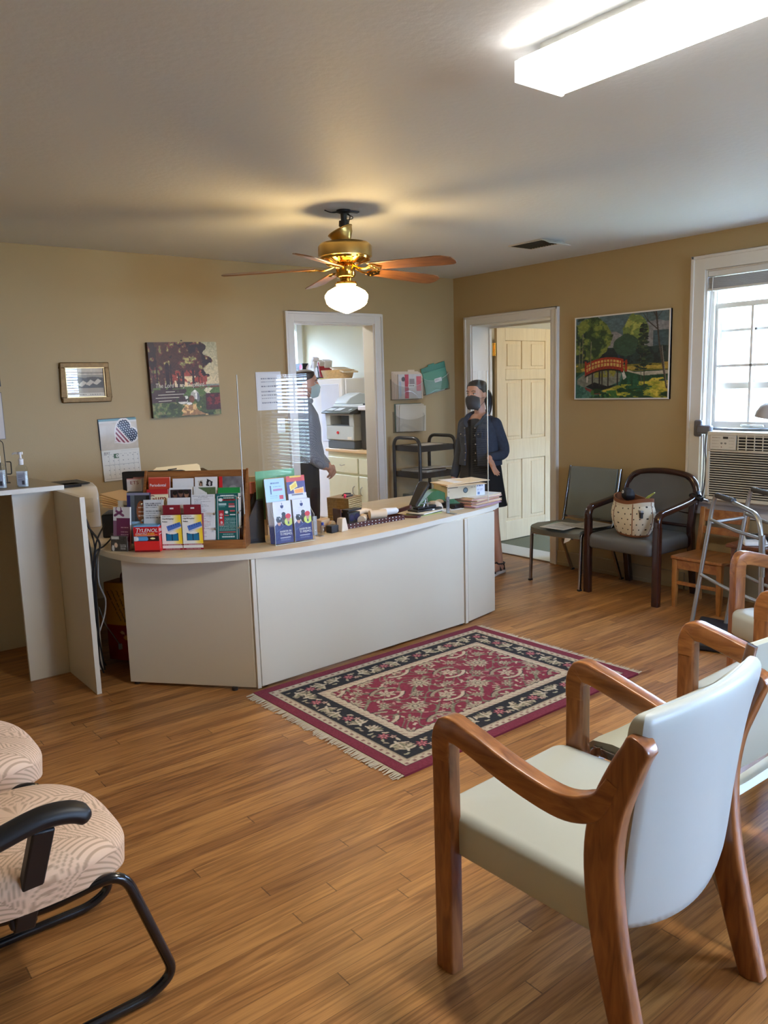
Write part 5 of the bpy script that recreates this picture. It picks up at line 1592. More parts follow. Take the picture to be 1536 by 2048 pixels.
# ------------------------------------------------------------------ steel stacking chairs
M_CHROME = MATS['chrome']
M_GREYV = mat('grey green vinyl', (118, 122, 114), rough=.42, var=.05)
def stack_chair(vin, nm):
    t = thing('stacking_chair', 'x', 'chair')
    hw = .235
    m = MB(); pts = []
    rings = []
    for y, z in ((.03, .405), (.035, .425), (.02, .438), (-.05, .447), (-.25, .435), (-.38, .43), (-.42, .435)):
        rings.append([(x * hw, y + (0 if abs(x) < .9 else -.012), z + .012 * abs(x) ** 3 - .004) for x in (-1, -.8, -.4, 0, .4, .8, 1)] + [(x * hw, y - .01, z - .024 + .01 * abs(x)) for x in (1, .8, .4, 0, -.4, -.8, -1)])
    m.loft(rings); m.build('seat', vin, t, ang=50)
    m = MB(); rings = []
    for z in (.475, .49, .6, .72, .84, .862, .868):
        y = -.395 - .17 * (z - .47)
        th = .022 if .48 < z < .865 else .008
        rings.append([(x * hw * .93, y - .016 * (1 - x * x) + th / 2, z) for x in (-1, -.6, -.2, .2, .6, 1)] + [(x * hw * .93, y - .016 * (1 - x * x) - th / 2, z) for x in (1, .6, .2, -.2, -.6, -1)])
    m.loft(rings); m.build('backrest', vin, t, ang=50)
    for s_ in (-1, 1):
        x = s_ * (hw + .004)
        m = MB(); m.sweep(rnd([(x, .02, 0), (x, .0, .415), (x, -.03, .425)], .02), .016, .026, chamfer=.2); m.build('front_leg', M_CHROME, t)
        m = MB(); m.sweep(rnd([(x, -.50, 0), (x, -.30, .42), (x, -.1, .425)], .03), .016, .026, chamfer=.2); m.build('rear_leg', M_CHROME, t)
        m = MB(); m.sweep(rnd([(x, .0, .42), (x, -.375, .415), (x, -.475, .87)], .04), .014, .026, chamfer=.2); m.build('side_rail', M_CHROME, t)
        for y in (.02, -.50):
            m = MB(); m.box(x - .011, x + .011, y - .016, y + .016, 0, .014); m.build('foot_cap', M_BLK, t, bevel=.002)
    for a, b in (((-hw, .0, .385), (hw, .0, .385)), ((-hw, -.34, .385), (hw, -.34, .385)), ((-hw, -.405, .47), (hw, -.405, .47))):
        m = MB(); m.bar(a, b, .014, .018); m.build('cross_bar', M_CHROME, t)
    return t
s1 = stack_chair(M_GREYV, 'a'); s1['label'] = 'grey vinyl chrome chair by the open door with papers on it'; at(s1, (-.57, -1.70, 0), 90)
s2 = stack_chair(mat('olive beige vinyl', (178, 178, 158), rough=.4), 'b'); s2['label'] = 'steel-legged chair with olive seat between the two maple arm chairs'; at(s2, (-3.098, -4.135, 0), 1)
# papers on the grey chair
for k, (dx, dy, rz, c, lab) in enumerate(((-.08, .03, 12, (150, 190, 180), 'pale green sheet lowest on the grey chair'), (-.10, .0, 4, (206, 204, 198), 'printed white sheet on the pale green one'), (.05, -.14, -8, (190, 188, 180), 'printed sheet beside the dark arm chair'))):
    p = Pic(34, 44, c); p.lines(.1, .1, .9, .9, 14, (120, 120, 118), k)
    m = MB(); m.T = Matrix.Translation((-.42 + dx, -1.72 + dy, .452 + .004 * k)) @ Matrix.Rotation(R(90 + rz), 4, 'Z')
    m.box(-.11, .11, -.14, .14, 0, .003, 1)
    m.T = m.T @ Matrix(((1, 0, 0, -.11), (0, 0, 1, -.14), (0, -1, 0, .0035), (0, 0, 0, 1)))
    m.img(.22, .28, p.a)
    tag(m.build('paper_sheet', [PRT, mat('sheet edge %d' % k, c, rough=.6)]), lab, 'paper')
m = MB(); m.add([(-.57, -1.79, .405), (-.57, -1.86, .405), (-.60, -1.85, .37), (-.60, -1.80, .345)], [(0, 1, 2, 3)]); m.add([(-.572, -1.79, .405), (-.572, -1.86, .405), (-.602, -1.85, .37), (-.602, -1.80, .345)], [(0, 1, 2, 3)])
tag(m.build('seat_tag', MATS['white paper']), 'white paper tag hanging under the grey chair seat', 'tag')

# ------------------------------------------------------------------ dark arm chair with grey vinyl
M_MAHO = wood('dark mahogany', (34, 14, 10), (60, 26, 18), scale=(6, 6, 2), rough=.2, coat=.6, s=4)
M_DGV = mat('slate vinyl', (92, 92, 90), rough=.4, var=.04, bump=.2, bscale=14)
t = thing('arm_chair', 'dark mahogany arm chair with slate vinyl carrying the dotted handbag', 'chair', (-.555, -2.272, 0), 90)
hw = .285
for s_ in (-1, 1):
    x = s_ * hw
    m = MB(); m.sweep([(x, 0, 0), (x, 0, .55)], .052, .046, chamfer=.2); m.build('front_leg', M_MAHO, t)
    m = MB(); pts = spline([(x, .0, .54), (x, .0, .59), (x, -.03, .63), (x, -.12, .645), (x, -.28, .665), (x, -.42, .69), (x * .97, -.46, .72)], 5); m.sweep(pts, .05, .04, chamfer=.3); m.build('armrest', M_MAHO, t)
    m = MB(); m.sweep([(x * .96, -.50, 0), (x * .96, -.45, .3), (x * .96, -.43, .5), (x * .97, -.46, .70)], .045, .05, chamfer=.2); m.build('rear_leg', M_MAHO, t)
m = MB(); arch = spline([(-.28, -.455, .62), (-.288, -.47, .72), (-.26, -.485, .81), (-.19, -.495, .855), (0, -.50, .875), (.19, -.495, .855), (.26, -.485, .81), (.288, -.47, .72), (.28, -.455, .62)], 5)
m.tube(arch, .023, 12); m.build('back_frame', M_MAHO, t, ang=60)
m = MB(); rings = []
for z, w in ((.60, .255), (.64, .262), (.70, .268), (.76, .262), (.81, .23), (.845, .17), (.857, .10)):
    y = -.45 - .05 * (z - .6) / .25
    rings.append([(u * w, y - .01 * (1 - u * u) + .018, z) for u in (-1, -.7, -.35, 0, .35, .7, 1)] + [(u * w, y - .01 * (1 - u * u) - .016, z) for u in (1, .7, .35, 0, -.35, -.7, -1)])
m.loft(rings); m.build('backrest', M_DGV, t, ang=50)
m = MB(); m.tube([(-.27, -.455, .60), (0, -.47, .585), (.27, -.455, .60)], .02, 10).tube([(-.27, -.44, .50), (.27, -.44, .50)], .012, 8); m.build('back_rail', M_MAHO, t)
m = MB(); m.box(-.26, .26, -.46, -.44, .34, .60); m.build('lower_back', M_DGV, t, bevel=.006)
m = cushion(.535, .50, .345, .455, -.455, r=.045, dome=.01); m.build('seat', M_DGV, t, ang=60)

# polka-dot handbag with things in it
hb = thing('handbag', 'cream canvas handbag with black dots and tan leather trim', 'handbag', (-.46, -2.30, .462), -118)
hb.scale = (1.13, 1.13, 1.13)
def hbp(u, v):
    a = 2 * math.pi * u
    w = .125 + .055 * math.sin(min(1, v * 1.25) * math.pi * .75) ; d = .075 + .028 * math.sin(min(1, v * 1.2) * math.pi * .8)
    e = .75
    x = w * math.copysign(abs(math.cos(a)) ** e, math.cos(a)); y = d * math.copysign(abs(math.sin(a)) ** e, math.sin(a))
    return Vector((x, y, .235 * v + .012 * math.cos(2 * a) * v))
nu, nv = 320, 150
vs, cs, fs = [], [], []
can, dot, tan = np.array(lin((206, 196, 172))), np.array(lin((28, 24, 24))), np.array(lin((122, 72, 40)))
for j in range(nv + 1):
    for i in range(nu):
        u, v = i / nu, j / nv
        vs.append(hbp(u, v))
        gu, gv = u * 18, v * 7
        r_ = int(gv); du = (gu + .5 * (r_ % 2)) % 1 - .5; dv = gv % 1 - .5
        c = dot if (du * .045) ** 2 + (dv * .034) ** 2 < .0046 ** 2 else can
        if v > .90: c = tan
        ru = (u * 6 + .25) % 1 - .5
        if abs(ru) < .028 and v < .9: c = tan
        if v < .06: c = tan
        cs.append(c)
for j in range(nv):
    for i in range(nu): fs.append((j * nu + i, j * nu + (i + 1) % nu, (j + 1) * nu + (i + 1) % nu, (j + 1) * nu + i))
m = MB(); m.add(vs, fs, 0, np.array(cs)); m.add([v_ * 1 for v_ in vs[:nu]], [tuple(reversed(range(nu)))], 0, np.array(cs[:nu]))
rim = vs[-nu:]; inn = [Vector((p.x * .94, p.y * .92, p.z - .002)) for p in rim]; low = [Vector((p.x * .9, p.y * .88, p.z - .06)) for p in rim]
m.add(rim + inn + low, [(i, (i + 1) % nu, nu + (i + 1) % nu, nu + i) for i in range(nu)] + [(nu + i, nu + (i + 1) % nu, 2 * nu + (i + 1) % nu, 2 * nu + i) for i in range(nu)] + [tuple(2 * nu + i for i in range(nu))], 1)
m.build('bag_body', [paint_mat('dotted canvas', .85), mat('tan leather', (120, 72, 44), rough=.5)], hb, ang=70)
m = MB(); m.tube(spline([(-.13, .03, .22), (-.19, .05, .21), (-.215, .06, .10), (-.20, .05, -.0), (-.165, .04, .02), (-.15, .05, .13), (-.14, .03, .2)], 6), .010, 8, flat=.45); m.build('handle', mat('brown strap', (70, 42, 30), rough=.5), hb, ang=60)
HB = Matrix.Translation((-.46, -2.30, .462)) @ Matrix.Rotation(R(-118), 4, 'Z') @ Matrix.Scale(1.13, 4)
m = MB(); m.T = HB; m.loft([[(-.13 + a * .9, -.03 + b * .8, .20), (-.04 + a, -.03 + b, .20), (-.04 + a, .05 + b, .20), (-.13 + a, .05 + b, .20)] if k == 0 else [(x + a, y + b, z) for x, y, z in q] for k, (q, a, b) in enumerate(((None, 0, 0), ([(-.14, -.04, .24), (-.03, -.04, .235), (-.02, .05, .235), (-.13, .05, .245)], 0, 0), ([(-.11, -.03, .295), (-.05, -.03, .29), (-.04, .03, .285), (-.10, .03, .29)], 0, 0)))])
m.text('D', .03, Matrix.Translation((-.075, -.040, .252)), 1)
tag(m.build('cap', [mat('black nylon', (20, 21, 26), rough=.6), MATS['white print']], sub=1), 'black cap with white mark sticking out of the dotted handbag', 'cap')
m = MB(); m.T = HB; m.tube([(.09, .0, .20), (.16, .02, .26), (.20, .03, .285)], [.012, .014, .006], 8, flat=.4)
tag(m.build('folded_fan', mat('lime plastic', (176, 188, 84), rough=.4)), 'lime green strip sticking out of the dotted handbag', 'strip')
m = MB(); m.T = HB; m.box(.10, .19, -.05, -.035, .13, .165, 0).box(.11, .19, -.052, -.033, .165, .178, 1).box(.16, .163, -.05, -.04, .10, .13, 1)
tag(m.build('eyeglass_case', [M_BLK, M_STEEL], bevel=.003), 'black case clipped at the right side of the dotted handbag', 'case')

# ------------------------------------------------------------------ child's wooden chair, end table, monitor, walker, mat
M_PINE = wood('golden pine', (134, 84, 38), (176, 118, 58), scale=(8, 8, 2), rough=.35, s=4)
M_PINEH = wood('golden pine seat', (134, 80, 36), (172, 112, 56), scale=(8, 1.5, 8), rough=.3, s=4)
t = thing('child_chair', 'small golden wooden chair under the window sill', 'chair', (-.46, -2.80, 0), 90)
for s_ in (-1, 1):
    m = MB(); m.sweep([(s_ * .16, 0, 0), (s_ * .16, 0, .12), (s_ * .16, 0, .335)], [.026, .034, .036], [.026, .034, .036], chamfer=.12); m.build('front_leg', M_PINE, t)
    m = MB(); m.sweep([(s_ * .155, -.30, 0), (s_ * .155, -.285, .35), (s_ * .155, -.33, .655)], .034, .034, chamfer=.12); m.build('back_post', M_PINE, t)
m = MB(); m.prism([(-.185, .025), (.185, .025), (.175, -.30), (-.175, -.30)], .336, .358); m.build('seat', M_PINEH, t, bevel=.006)
for a in (-.01, -.29):
    m = MB(); m.box(-.145, .145, a, a + .02, .27, .334); m.build('apron', M_PINEH, t, bevel=.002)
m = MB(); m.box(-.145, .145, -.008, .008, .16, .185); m.build('stretcher', M_PINEH, t, bevel=.003)
m = MB(); m.bar((-.14, -.325, .60), (.14, -.325, .60), .018, .085); m.build('back_slat', M_PINEH, t, bevel=.003)
m = MB(); m.bar((-.14, -.305, .50), (.14, -.305, .50), .018, .05); m.build('back_slat', M_PINEH, t, bevel=.003)
M_REDW = wood('reddish table wood', (88, 46, 24), (126, 70, 38), scale=(2, 8, 8), rough=.3, s=4)
t = thing('end_table', 'reddish wooden end table holding the blood pressure monitor', 'table', (-.30, -3.36, 0))
m = MB(); m.box(-.24, .24, -.33, .33, .482, .505); m.build('table_top', M_REDW, t, bevel=.005)
m = MB(); m.box(-.20, .20, -.29, .29, .41, .482); m.build('apron', M_REDW, t)
for x in (-.20, .20):
    for y in (-.28, .28):
        m = MB(); m.sweep([(x, y, 0), (x, y, .48)], .045, .045, chamfer=.1); m.build('leg', M_REDW, t)
t = thing('blood_pressure_monitor', 'white blood pressure monitor with grey screen on the end table', 'monitor', (-.44, -3.16, .505), -50)
m = MB(); m.T = Matrix(((0, 0, 1, 0), (1, 0, 0, 0), (0, 1, 0, 0), (0, 0, 0, 1)))
m.prism([(-.075, 0), (.075, 0), (.08, .055), (.05, .06), (-.07, .025)], -.07, .07); m.build('body', MATS['white plastic'], t, bevel=.01)
m = MB(); m.T = Matrix.Translation((0, -.005, .046)) @ Matrix.Rotation(R(15.5), 4, 'X'); m.box(-.05, .04, -.03, .045, 0, .004); m.build('screen', mat('dark lcd', (50, 54, 52), rough=.2), t)
m = MB(); m.tube(spline([(.02, .08, .02), (.1, .1, .01), (.15, .0, .006), (.12, -.1, .006)]), .004, 6); m.build('air_hose', M_BLK, t)
m = MB(); m.tube(spline([(-.26, -3.30, .51), (-.35, -3.22, .50), (-.55, -3.12, .49), (-.56, -3.10, .35), (-.50, -3.06, .24), (-.40, -3.02, .22), (-.3, -3.0, .3)], 8), .004, 8)
tag(m.build('charging_cable', M_CORD), 'black cable looping down the corner of the end table', 'cable')
# walker
M_ALU = mat('satin aluminium', (182, 182, 180), rough=.3, metal=.85)
M_GRIP = mat('dark grey grip', (70, 70, 70), rough=.6)
wk = thing('walker', 'aluminium folding walker with dark grey grips', 'walker', (0, 0, 0))
A0, B0 = Vector((-.80, -3.08, .77)), Vector((-1.19, -3.58, .77))
off = Vector((.17, -.13, .03))
def wframe(o):
    a, b = A0 + o, B0 + o
    fa, fb = a + Vector((-.08, .07, -.77 - o.z)), b + Vector((-.02, -.03, -.77 - o.z))
    path = rnd([fa, a + Vector((0, 0, 0)), a + Vector((-.02, -.03, .09)), b + Vector((.02, .03, .05)), b + Vector((0, 0, -.10)), fb], [.0, .06, .09, .10, .04, 0], 6)
    m = MB(); m.tube(path, .0127, 12); f = m.build('side_frame', M_ALU, wk, ang=60)
    d = (b - a)
    m = MB(); m.tube([a + d * .10 + Vector((0, 0, .083)), a + d * .45 + Vector((0, 0, .083))], .0165, 12); m.build('grip', M_GRIP, f, ang=60)
    for z in (.70, .36):
        ta, tb = (.77 - z) / .77, (.77 - z) / .77
        p, q = a.lerp(fa, ta), b.lerp(fb, tb)
        m = MB(); m.tube(rnd([p, p.lerp(q, .5) + Vector((0, 0, -.012)), q], .1), .010, 10); m.build('cross_tube', M_ALU, f, ang=60)
    for p, q in ((a, fa), (b, fb)):
        m = MB(); m.tube([q + Vector((0, 0, .0)), q.lerp(p, .04)], .017, 12); m.build('rubber_tip', M_BLK, f)
        m = MB(); m.tube([q.lerp(p, .36), q.lerp(p, .38)], .0155, 12); m.build('collar', M_ALU, f)
    m = MB(); m.tube([b + Vector((0, 0, -.05)), b.lerp(fb, .35)], .0165, 12); m.build('sleeve', M_STEEL, f)
    return a, b, fa, fb
r1 = wframe(Vector((0, 0, 0))); r2 = wframe(off)
m = MB(); m.tube([r1[0].lerp(r1[2], .12), r2[0].lerp(r2[2], .12)], .010, 10); m.build('front_tube', M_ALU, wk)
m = MB(); m.tube([r1[1].lerp(r1[3], .14), r2[1].lerp(r2[3], .14)], .010, 10); m.build('front_tube', M_ALU, wk)
m = MB(); m.prism([(-.66, -2.95), (-1.20, -3.16), (-1.04, -3.60), (-.62, -3.40)], 0, .045)
tag(m.build('floor_scale', mat('dark navy rubber', (34, 38, 46), rough=.6), bevel=.015), 'dark flat pad on the floor under the walker', 'pad')

# ------------------------------------------------------------------ sled base chairs at the left edge
def p_leaf(x, y):
    """woven leaf fronds: each patch of cloth belongs to the nearest frond and is striped along its ribs"""
    rg = random.Random(21)
    best = np.full(x.shape, 9.0); out = np.zeros(x.shape)
    for k in range(26):
        cx, cy_, a = rg.uniform(-.30, .30), rg.uniform(-.30, .30), rg.uniform(0, 6.28)
        dx, dy = x - cx, y - cy_
        s_ = dx * math.cos(a) + dy * math.sin(a); t_ = -dx * math.sin(a) + dy * math.cos(a)
        t_ = t_ - .9 * s_ * s_
        d = np.hypot(s_ * .55, t_ * 1.25)
        v = np.sin((np.abs(t_) * 1.0 - s_ * .62 - 3.2 * t_ * t_) * 2 * math.pi / .0125)
        v = np.where(np.abs(t_) < .0016, -1, v)
        m_ = d < best
        out = np.where(m_, v, out); best = np.where(m_, d, best)
    return out
def sled_chair(arms=True):
    t = thing('sled_chair', 'x', 'chair')
    # seat: long axis y, front at +y
    nu, nv = 320, 200
    m = MB(); vs, cs, fs = [], [], []
    base, ln_ = np.array(lin((230, 196, 164))), np.array(lin((188, 154, 124)))
    for j in range(nv + 1):
        for i in range(nu):
            a = 2 * math.pi * i / nu; q = j / nv
            if q < .38: r_ = .985 + .015 * q / .38; z = .375 + .055 * (q / .38); 
            else:
                s_ = (q - .38) / .62; r_ = math.cos(s_ * math.pi / 2) ** .32 if s_ < 1 else 0; z = .43 + .05 * math.sin(s_ * math.pi / 2)
            ca, sa = math.cos(a), math.sin(a)
            e = .62
            x = .245 * math.copysign(abs(ca) ** e, ca) * (1 - .10 * (sa > 0) * sa); y = .235 * math.copysign(abs(sa) ** (e + .05), sa)
            vs.append((x * r_, y * r_, z - .03 * max(0, y / .235) ** 3 * r_ + .015 * (1 - r_)))
    V_ = np.array(vs)
    rr_ = np.hypot(V_[:, 0], V_[:, 1]) + 1e-6
    dr = np.clip(.43 - V_[:, 2], 0, 1) * (rr_ > .12)
    lnv = p_leaf(V_[:, 0] * (1 + dr / rr_), V_[:, 1] * (1 + dr / rr_))
    tt = np.clip((lnv + .75) / .6, 0, 1)[:, None]; cs = base * tt + ln_ * (1 - tt)
    for j in range(nv):
        for i in range(nu): fs.append((j * nu + i, j * nu + (i + 1) % nu, (j + 1) * nu + (i + 1) % nu, (j + 1) * nu + i))
    fs.append(tuple(reversed(range(nu))))
    m.add(vs, fs, 0, cs); m.build('seat', paint_mat('leaf pattern fabric', .85), t, ang=70)
    m = MB(); m.prism([(-.20, -.2), (.2, -.2), (.18, .16), (-.18, .16)], .345, .378).tube([(-.1, -.05, .33), (.1, -.05, .33)], .03, 10); m.build('seat_pan', M_BLK, t, bevel=.01)
    fr = rnd([(-.17, -.12, .345), (-.20, .0, .345), (-.235, .175, .385), (-.235, .285, .05), (-.235, .22, .015), (-.235, -.30, .015), (.235, -.30, .015), (.235, .22, .015), (.235, .285, .05), (.235, .175, .385), (.20, .0, .345), (.17, -.12, .345)], [0, .05, .06, .10, .05, .08, .08, .05, .10, .06, .05, 0], 7)
    m = MB(); m.tube(fr, .0135, 14); m.build('sled_frame', mat('black enamel tube', (16, 16, 18), rough=.22, coat=.4), t, ang=60)
    m = MB()
    for s_ in (-1, 1): m.tube([(s_ * .235, -.1, .0), (s_ * .235, -.1, .012)], .012, 10)
    m.build('glides', M_BLK, t)
    m = MB(); rings = []
    for z, w, y in ((.52, .17, -.23), (.56, .21, -.24), (.68, .225, -.25), (.82, .21, -.275), (.88, .17, -.285)):
        rings.append([(u * w, y - .03 * (1 - u * u) + .025, z) for u in (-1, -.5, 0, .5, 1)] + [(u * w, y - .03 * (1 - u * u) - .02, z) for u in (1, .5, 0, -.5, -1)])
    m.loft(rings); m.build('backrest', mat('beige back fabric', (214, 192, 166), rough=.85), t, sub=1)
    m = MB(); m.sweep([(0, -.15, .36), (0, -.26, .40), (0, -.30, .60)], .06, .012); m.build('back_bracket', M_BLK, t)
    if arms:
        for s_ in (1,):
            x = s_ * .275
            m = MB(); m.bar((s_ * .18, -.05, .31), (s_ * .292, -.01, .60), .03, .05, 0, (0, 1, 0)).bar((s_ * .12, -.05, .335), (s_ * .20, -.05, .335), .06, .03)
            m.build('arm_support', M_BLK, t, bevel=.005)
            m = MB(); x = s_ * .295; pts = spline([(x, -.27, .575), (x, -.13, .60), (x, -.02, .622), (x, .05, .615), (x, .092, .59)], 6)
            n = len(pts); m.sweep(pts, [.055 + .015 * (i / n) if i < n - 3 else (.064, .048, .022)[i - n + 3] for i in range(n)], [.042 if i < n - 3 else (.040, .032, .016)[i - n + 3] for i in range(n)], chamfer=.48)
            m.build('armrest', M_BLK, t, ang=60)
    return t
sl = sled_chair(True); sl['label'] = 'black-armed sled chair with beige leaf fabric, nearest at lower left'; at(sl, (-4.85, -3.50, 0), -90)
sl2 = sled_chair(False); sl2['label'] = 'beige leaf fabric sled chair behind the black-armed one'; at(sl2, (-4.885, -2.87, 0), -90)
# ------------------------------------------------------------------ pictures and papers on the walls
M_GOLD = mat('antique gold frame', (116, 90, 52), rough=.45, metal=.5, var=.4, vscale=60, bump=.8, bscale=120)
M_GOLDB = mat('bright gold lip', (214, 186, 130), rough=.35, metal=.4)
def frame_rect(mb, x0, x1, z0, z1, w, y0, y1, mat=0):
    mb.box(x0, x1, y0, y1, z1 - w, z1, mat).box(x0, x1, y0, y1, z0, z0 + w, mat).box(x0, x0 + w, y0, y1, z0 + w, z1 - w, mat).box(x1 - w, x1, y0, y1, z0 + w, z1 - w, mat)
t = thing('framed_photograph', 'gold framed black and white photograph of tents on the tan wall', 'picture', (-3.457, 0, 1.634))
m = MB(); frame_rect(m, -.165, .165, -.135, .135, .034, -.024, -.001); m.build('frame', M_GOLD, t, bevel=.006)
m = MB(); frame_rect(m, -.133, .133, -.103, .103, .008, -.017, -.006); m.build('inner_lip', M_GOLDB, t, bevel=.002)
p = Pic(110, 84, (206, 192, 168))
p.rect(.0, .14, 1, .20, (150, 138, 120)).rect(.02, .24, .98, .68, (120, 112, 98)).noise(26, 9, 4)
p.poly([(.02, .7), (.02, .34), (.3, .28), (.5, .36), (.66, .26), (.98, .3), (.98, .7)], (72, 68, 62)).poly([(0, .24), (.98, .24), (.98, .34), (.7, .3), (.45, .34), (.2, .26), (0, .4)], (150, 142, 126))
for k in range(4): p.poly([(.10 + .2 * k, .62 - .03 * k), (.24 + .2 * k, .46 - .03 * k), (.34 + .2 * k, .54 - .03 * k), (.20 + .2 * k, .68 - .03 * k)], (206, 194, 172))
p.rect(0, .69, 1, .86, (166, 152, 130)).rect(0, .86, 1, 1, (216, 204, 182)); pic_text(p, .06, .5, .91, .025, (120, 110, 96), 2); pic_text(p, .6, .95, .91, .02, (110, 100, 90), 3)
m = MB(); m.T = Matrix.Translation((-.127, -.007, -.097)); m.img(.254, .194, p.a); m.build('photograph', PRT, t)
m = MB(); m.box(-.127, .127, -.0125, -.0105, -.097, .097); m.build('glass', M_GLASS, t)
# canvas print
def p_canvas():
    p = Pic(300, 296, (186, 176, 150))
    U, V = p.U, p.V
    sky = np.array((158, 152, 120.)) * (1 - V[..., None]) + np.array((226, 196, 150.)) * V[..., None]
    p.a = sky * 1.0
    n1 = fbm(U * 7, V * 7, 1); n2 = fbm(U * 18, V * 18, 5); n3 = fbm(U * 5, V * 5, 9)
    p.rect(0, .60, 1, 1, (70, 78, 44)); p.put((V > .60) & (V < .66) & (U > .55), (116, 60, 50)); p.put((V > .575) & (V < .60) & (U > .6), (130, 130, 118))
    # tree mass
    edge = .86 - .55 * np.abs(V - .27) ** 1.2 - .25 * (n1 - .5)
    mass = (V < .50 + .14 * n1) & (U < edge + .06 * np.sin(V * 30))
    p.put((U < .42) & (V < .68), (62, 36, 30)); p.put((U < .22) & (V < .62), (70, 54, 44))
    p.put(mass, (72, 44, 34)); p.put(mass & (n2 > .52), (104, 52, 46)); p.put(mass & (n2 > .60), (120, 112, 66)); p.put(mass & (n2 > .68) & (U > .2), (178, 160, 96)); p.put(mass & (n3 > .58) & (n2 < .5), (46, 30, 26))
    p.put((V > .38) & (V < .58) & (n2 > .46) & (U > .3) & (U < .82), (150, 66, 50))
    p.put((V > .46) & (V < .60) & (n1 > .5) & (U > .34) & (U < .7), (214, 186, 140))
    for u, w, v0 in ((.25, .028, .3), (.30, .012, .3), (.40, .010, .42), (.47, .018, .40), (.62, .016, .38), (.70, .006, .46), (.10, .010, .35), (.05, .006, .35), (.745, .005, .48)):
        p.line(u, v0, u - .005, .62, w, (48, 30, 26))
    for a in ((.25, .38, .16, .28), (.27, .4, .40, .27), (.47, .5, .38, .42), (.62, .46, .56, .40), (.62, .46, .72, .38)): p.line(*a, .007, (60, 38, 32))
    # meadow
    md = V > .60
    p.put(md & (n2 > .5), (92, 104, 56)); p.put(md & (n2 > .6) & (V > .7), (122, 116, 70)); p.put(md & (n1 > .60) & (V > .75), (58, 62, 38))
    p.put((V > .62) & (V < .72) & (U > .3) & (n1 > .3), (86, 104, 54))
    p.poly([(.80, .62), (.90, .63), (.84, .68), (.88, .72), (.80, .70), (.76, .655)], (206, 196, 160))
    p.put((V > .70) & (V < .93) & (U > .74 + .1 * n1), (74, 38, 36)); p.put((V > .72) & (V < .86) & (U > .8) & (n2 > .5), (120, 48, 44))
    p.poly([(.50, .84), (.62, .86), (.66, .93), (.78, .99), (.40, .99), (.46, .93), (.42, .90)], (150, 110, 70)); p.put((V > .84) & (U > .35) & (U < .8) & (n2 > .57), (206, 168, 110))
    for u, v, a, b, c in ((.44, .80, .07, .035, (196, 190, 172)), (.49, .745, .028, .022, (214, 210, 196)), (.53, .83, .04, .018, (216, 212, 200)), (.62, .715, .06, .06, (170, 164, 148)), (.66, .75, .03, .06, (110, 108, 104)), (.625, .665, .022, .018, (226, 220, 206)), (.64, .73, .014, .05, (216, 212, 204))):
        p.ell(u, v, a, b, c)
    p.ell(.57, .77, .04, .05, (116, 72, 50))
    p.put((U < .5) & (V > .63) & (V < .80) & (n1 < .62), (66, 46, 42))
    p.a = p.a * (.80 + .42 * fbm(U * 60, V * 60, 31, 3)[..., None])
    return np.clip(p.a * 1.12, 0, 255)
t = thing('canvas_print', 'square canvas print of trees and sheep lettered The Lord is my Shepherd', 'picture', (-2.742, 0, 1.642))
t.rotation_euler = (0, R(-.9), 0)
m = MB(); m.box(-.268, .268, -.038, -.001, -.268, .268, 1); m.T = Matrix.Translation((-.268, -.0385, -.268)); m.img(.536, .536, p_canvas()); m.T = Matrix()
m.text('The Lord is my Shepherd', .046, Matrix.Translation((-.235, -.039, -.055)), 2, .0004, .80, 'LEFT', .2)
for k, (x, z, w) in enumerate(((-.16, -.088, .07), (-.22, -.108, .20), (-.24, -.13, .18), (-.22, -.152, .10))): m.box(x, x + w, -.0392, -.0386, z, z + .0045, 2)
m.build('canvas', [paint_mat('canvas print', .5), mat('dark canvas edge', (56, 26, 20), rough=.6), mat('cream lettering', (216, 204, 178), rough=.5)], t)
m = MB(); m.lathe([(0, 0), (.008, .0), (.006, .006), (0, .008)], 10, (0, -.02, .276)); m.build('nail', M_BLK, t)
# calendar
t = thing('wall_calendar', 'July wall calendar with stars and stripes heart photo', 'calendar', (-3.385, 0, .945))
t.rotation_euler = (0, R(-1.2), 0)
p = Pic(110, 86, (196, 182, 160)); p.noise(10, 8, 3)
p.rect(0, 0, 1, .07, (96, 140, 140)); p.rect(0, .07, 1, .12, (206, 200, 188))
hx, hy = (p.U - .60) * 1.28, (p.V - .54)
ca, sa = math.cos(R(38)), math.sin(R(38))
a_, b_ = (hx * ca + hy * sa) / .36, (-hx * sa + hy * ca) / .36
ht = (a_ ** 2 + (b_ + .1 + 0) ** 2 * 0 + ((-b_) * 1.0 - np.abs(a_) ** .66 * .75) ** 2) < .75
# heart turned on its side: point toward the lower left
ang = R(-52); c1, s1_ = math.cos(ang), math.sin(ang)
qx, qy = (hx * c1 - hy * s1_) / .50, -(hx * s1_ + hy * c1) / .50
qx, qy = qx, qy + .05
ht = (qx ** 2 + (qy * 1.15 - .62 * np.sqrt(np.abs(qx))) ** 2) < .62
ht2 = (qx ** 2 + (qy * 1.15 - .62 * np.sqrt(np.abs(qx))) ** 2) < .80
p.put(ht2, (222, 214, 204)); p.put(ht, (224, 206, 196))
p.put(ht & (qy > .16), (24, 28, 48)); p.put(ht & (qy <= .10) & (((qy + 2) * 4.6) % 1 < .5) & (qy > -.9), (130, 40, 52))
p.put(ht & (qy > .2) & ((((qx + 3) * 6 + np.floor(qy * 7) * .5) % 1 - .5) ** 2 + ((qy * 7) % 1 - .5) ** 2 < .055), (222, 220, 216))
q = Pic(110, 90, (212, 206, 190))
for k in range(6): q.rect(.05, .18 + .15 * k, .96, .186 + .15 * k, (150, 146, 136))
for k in range(8): q.rect(.05 + .13 * k, .12, .055 + .13 * k, .93, (176, 170, 158))
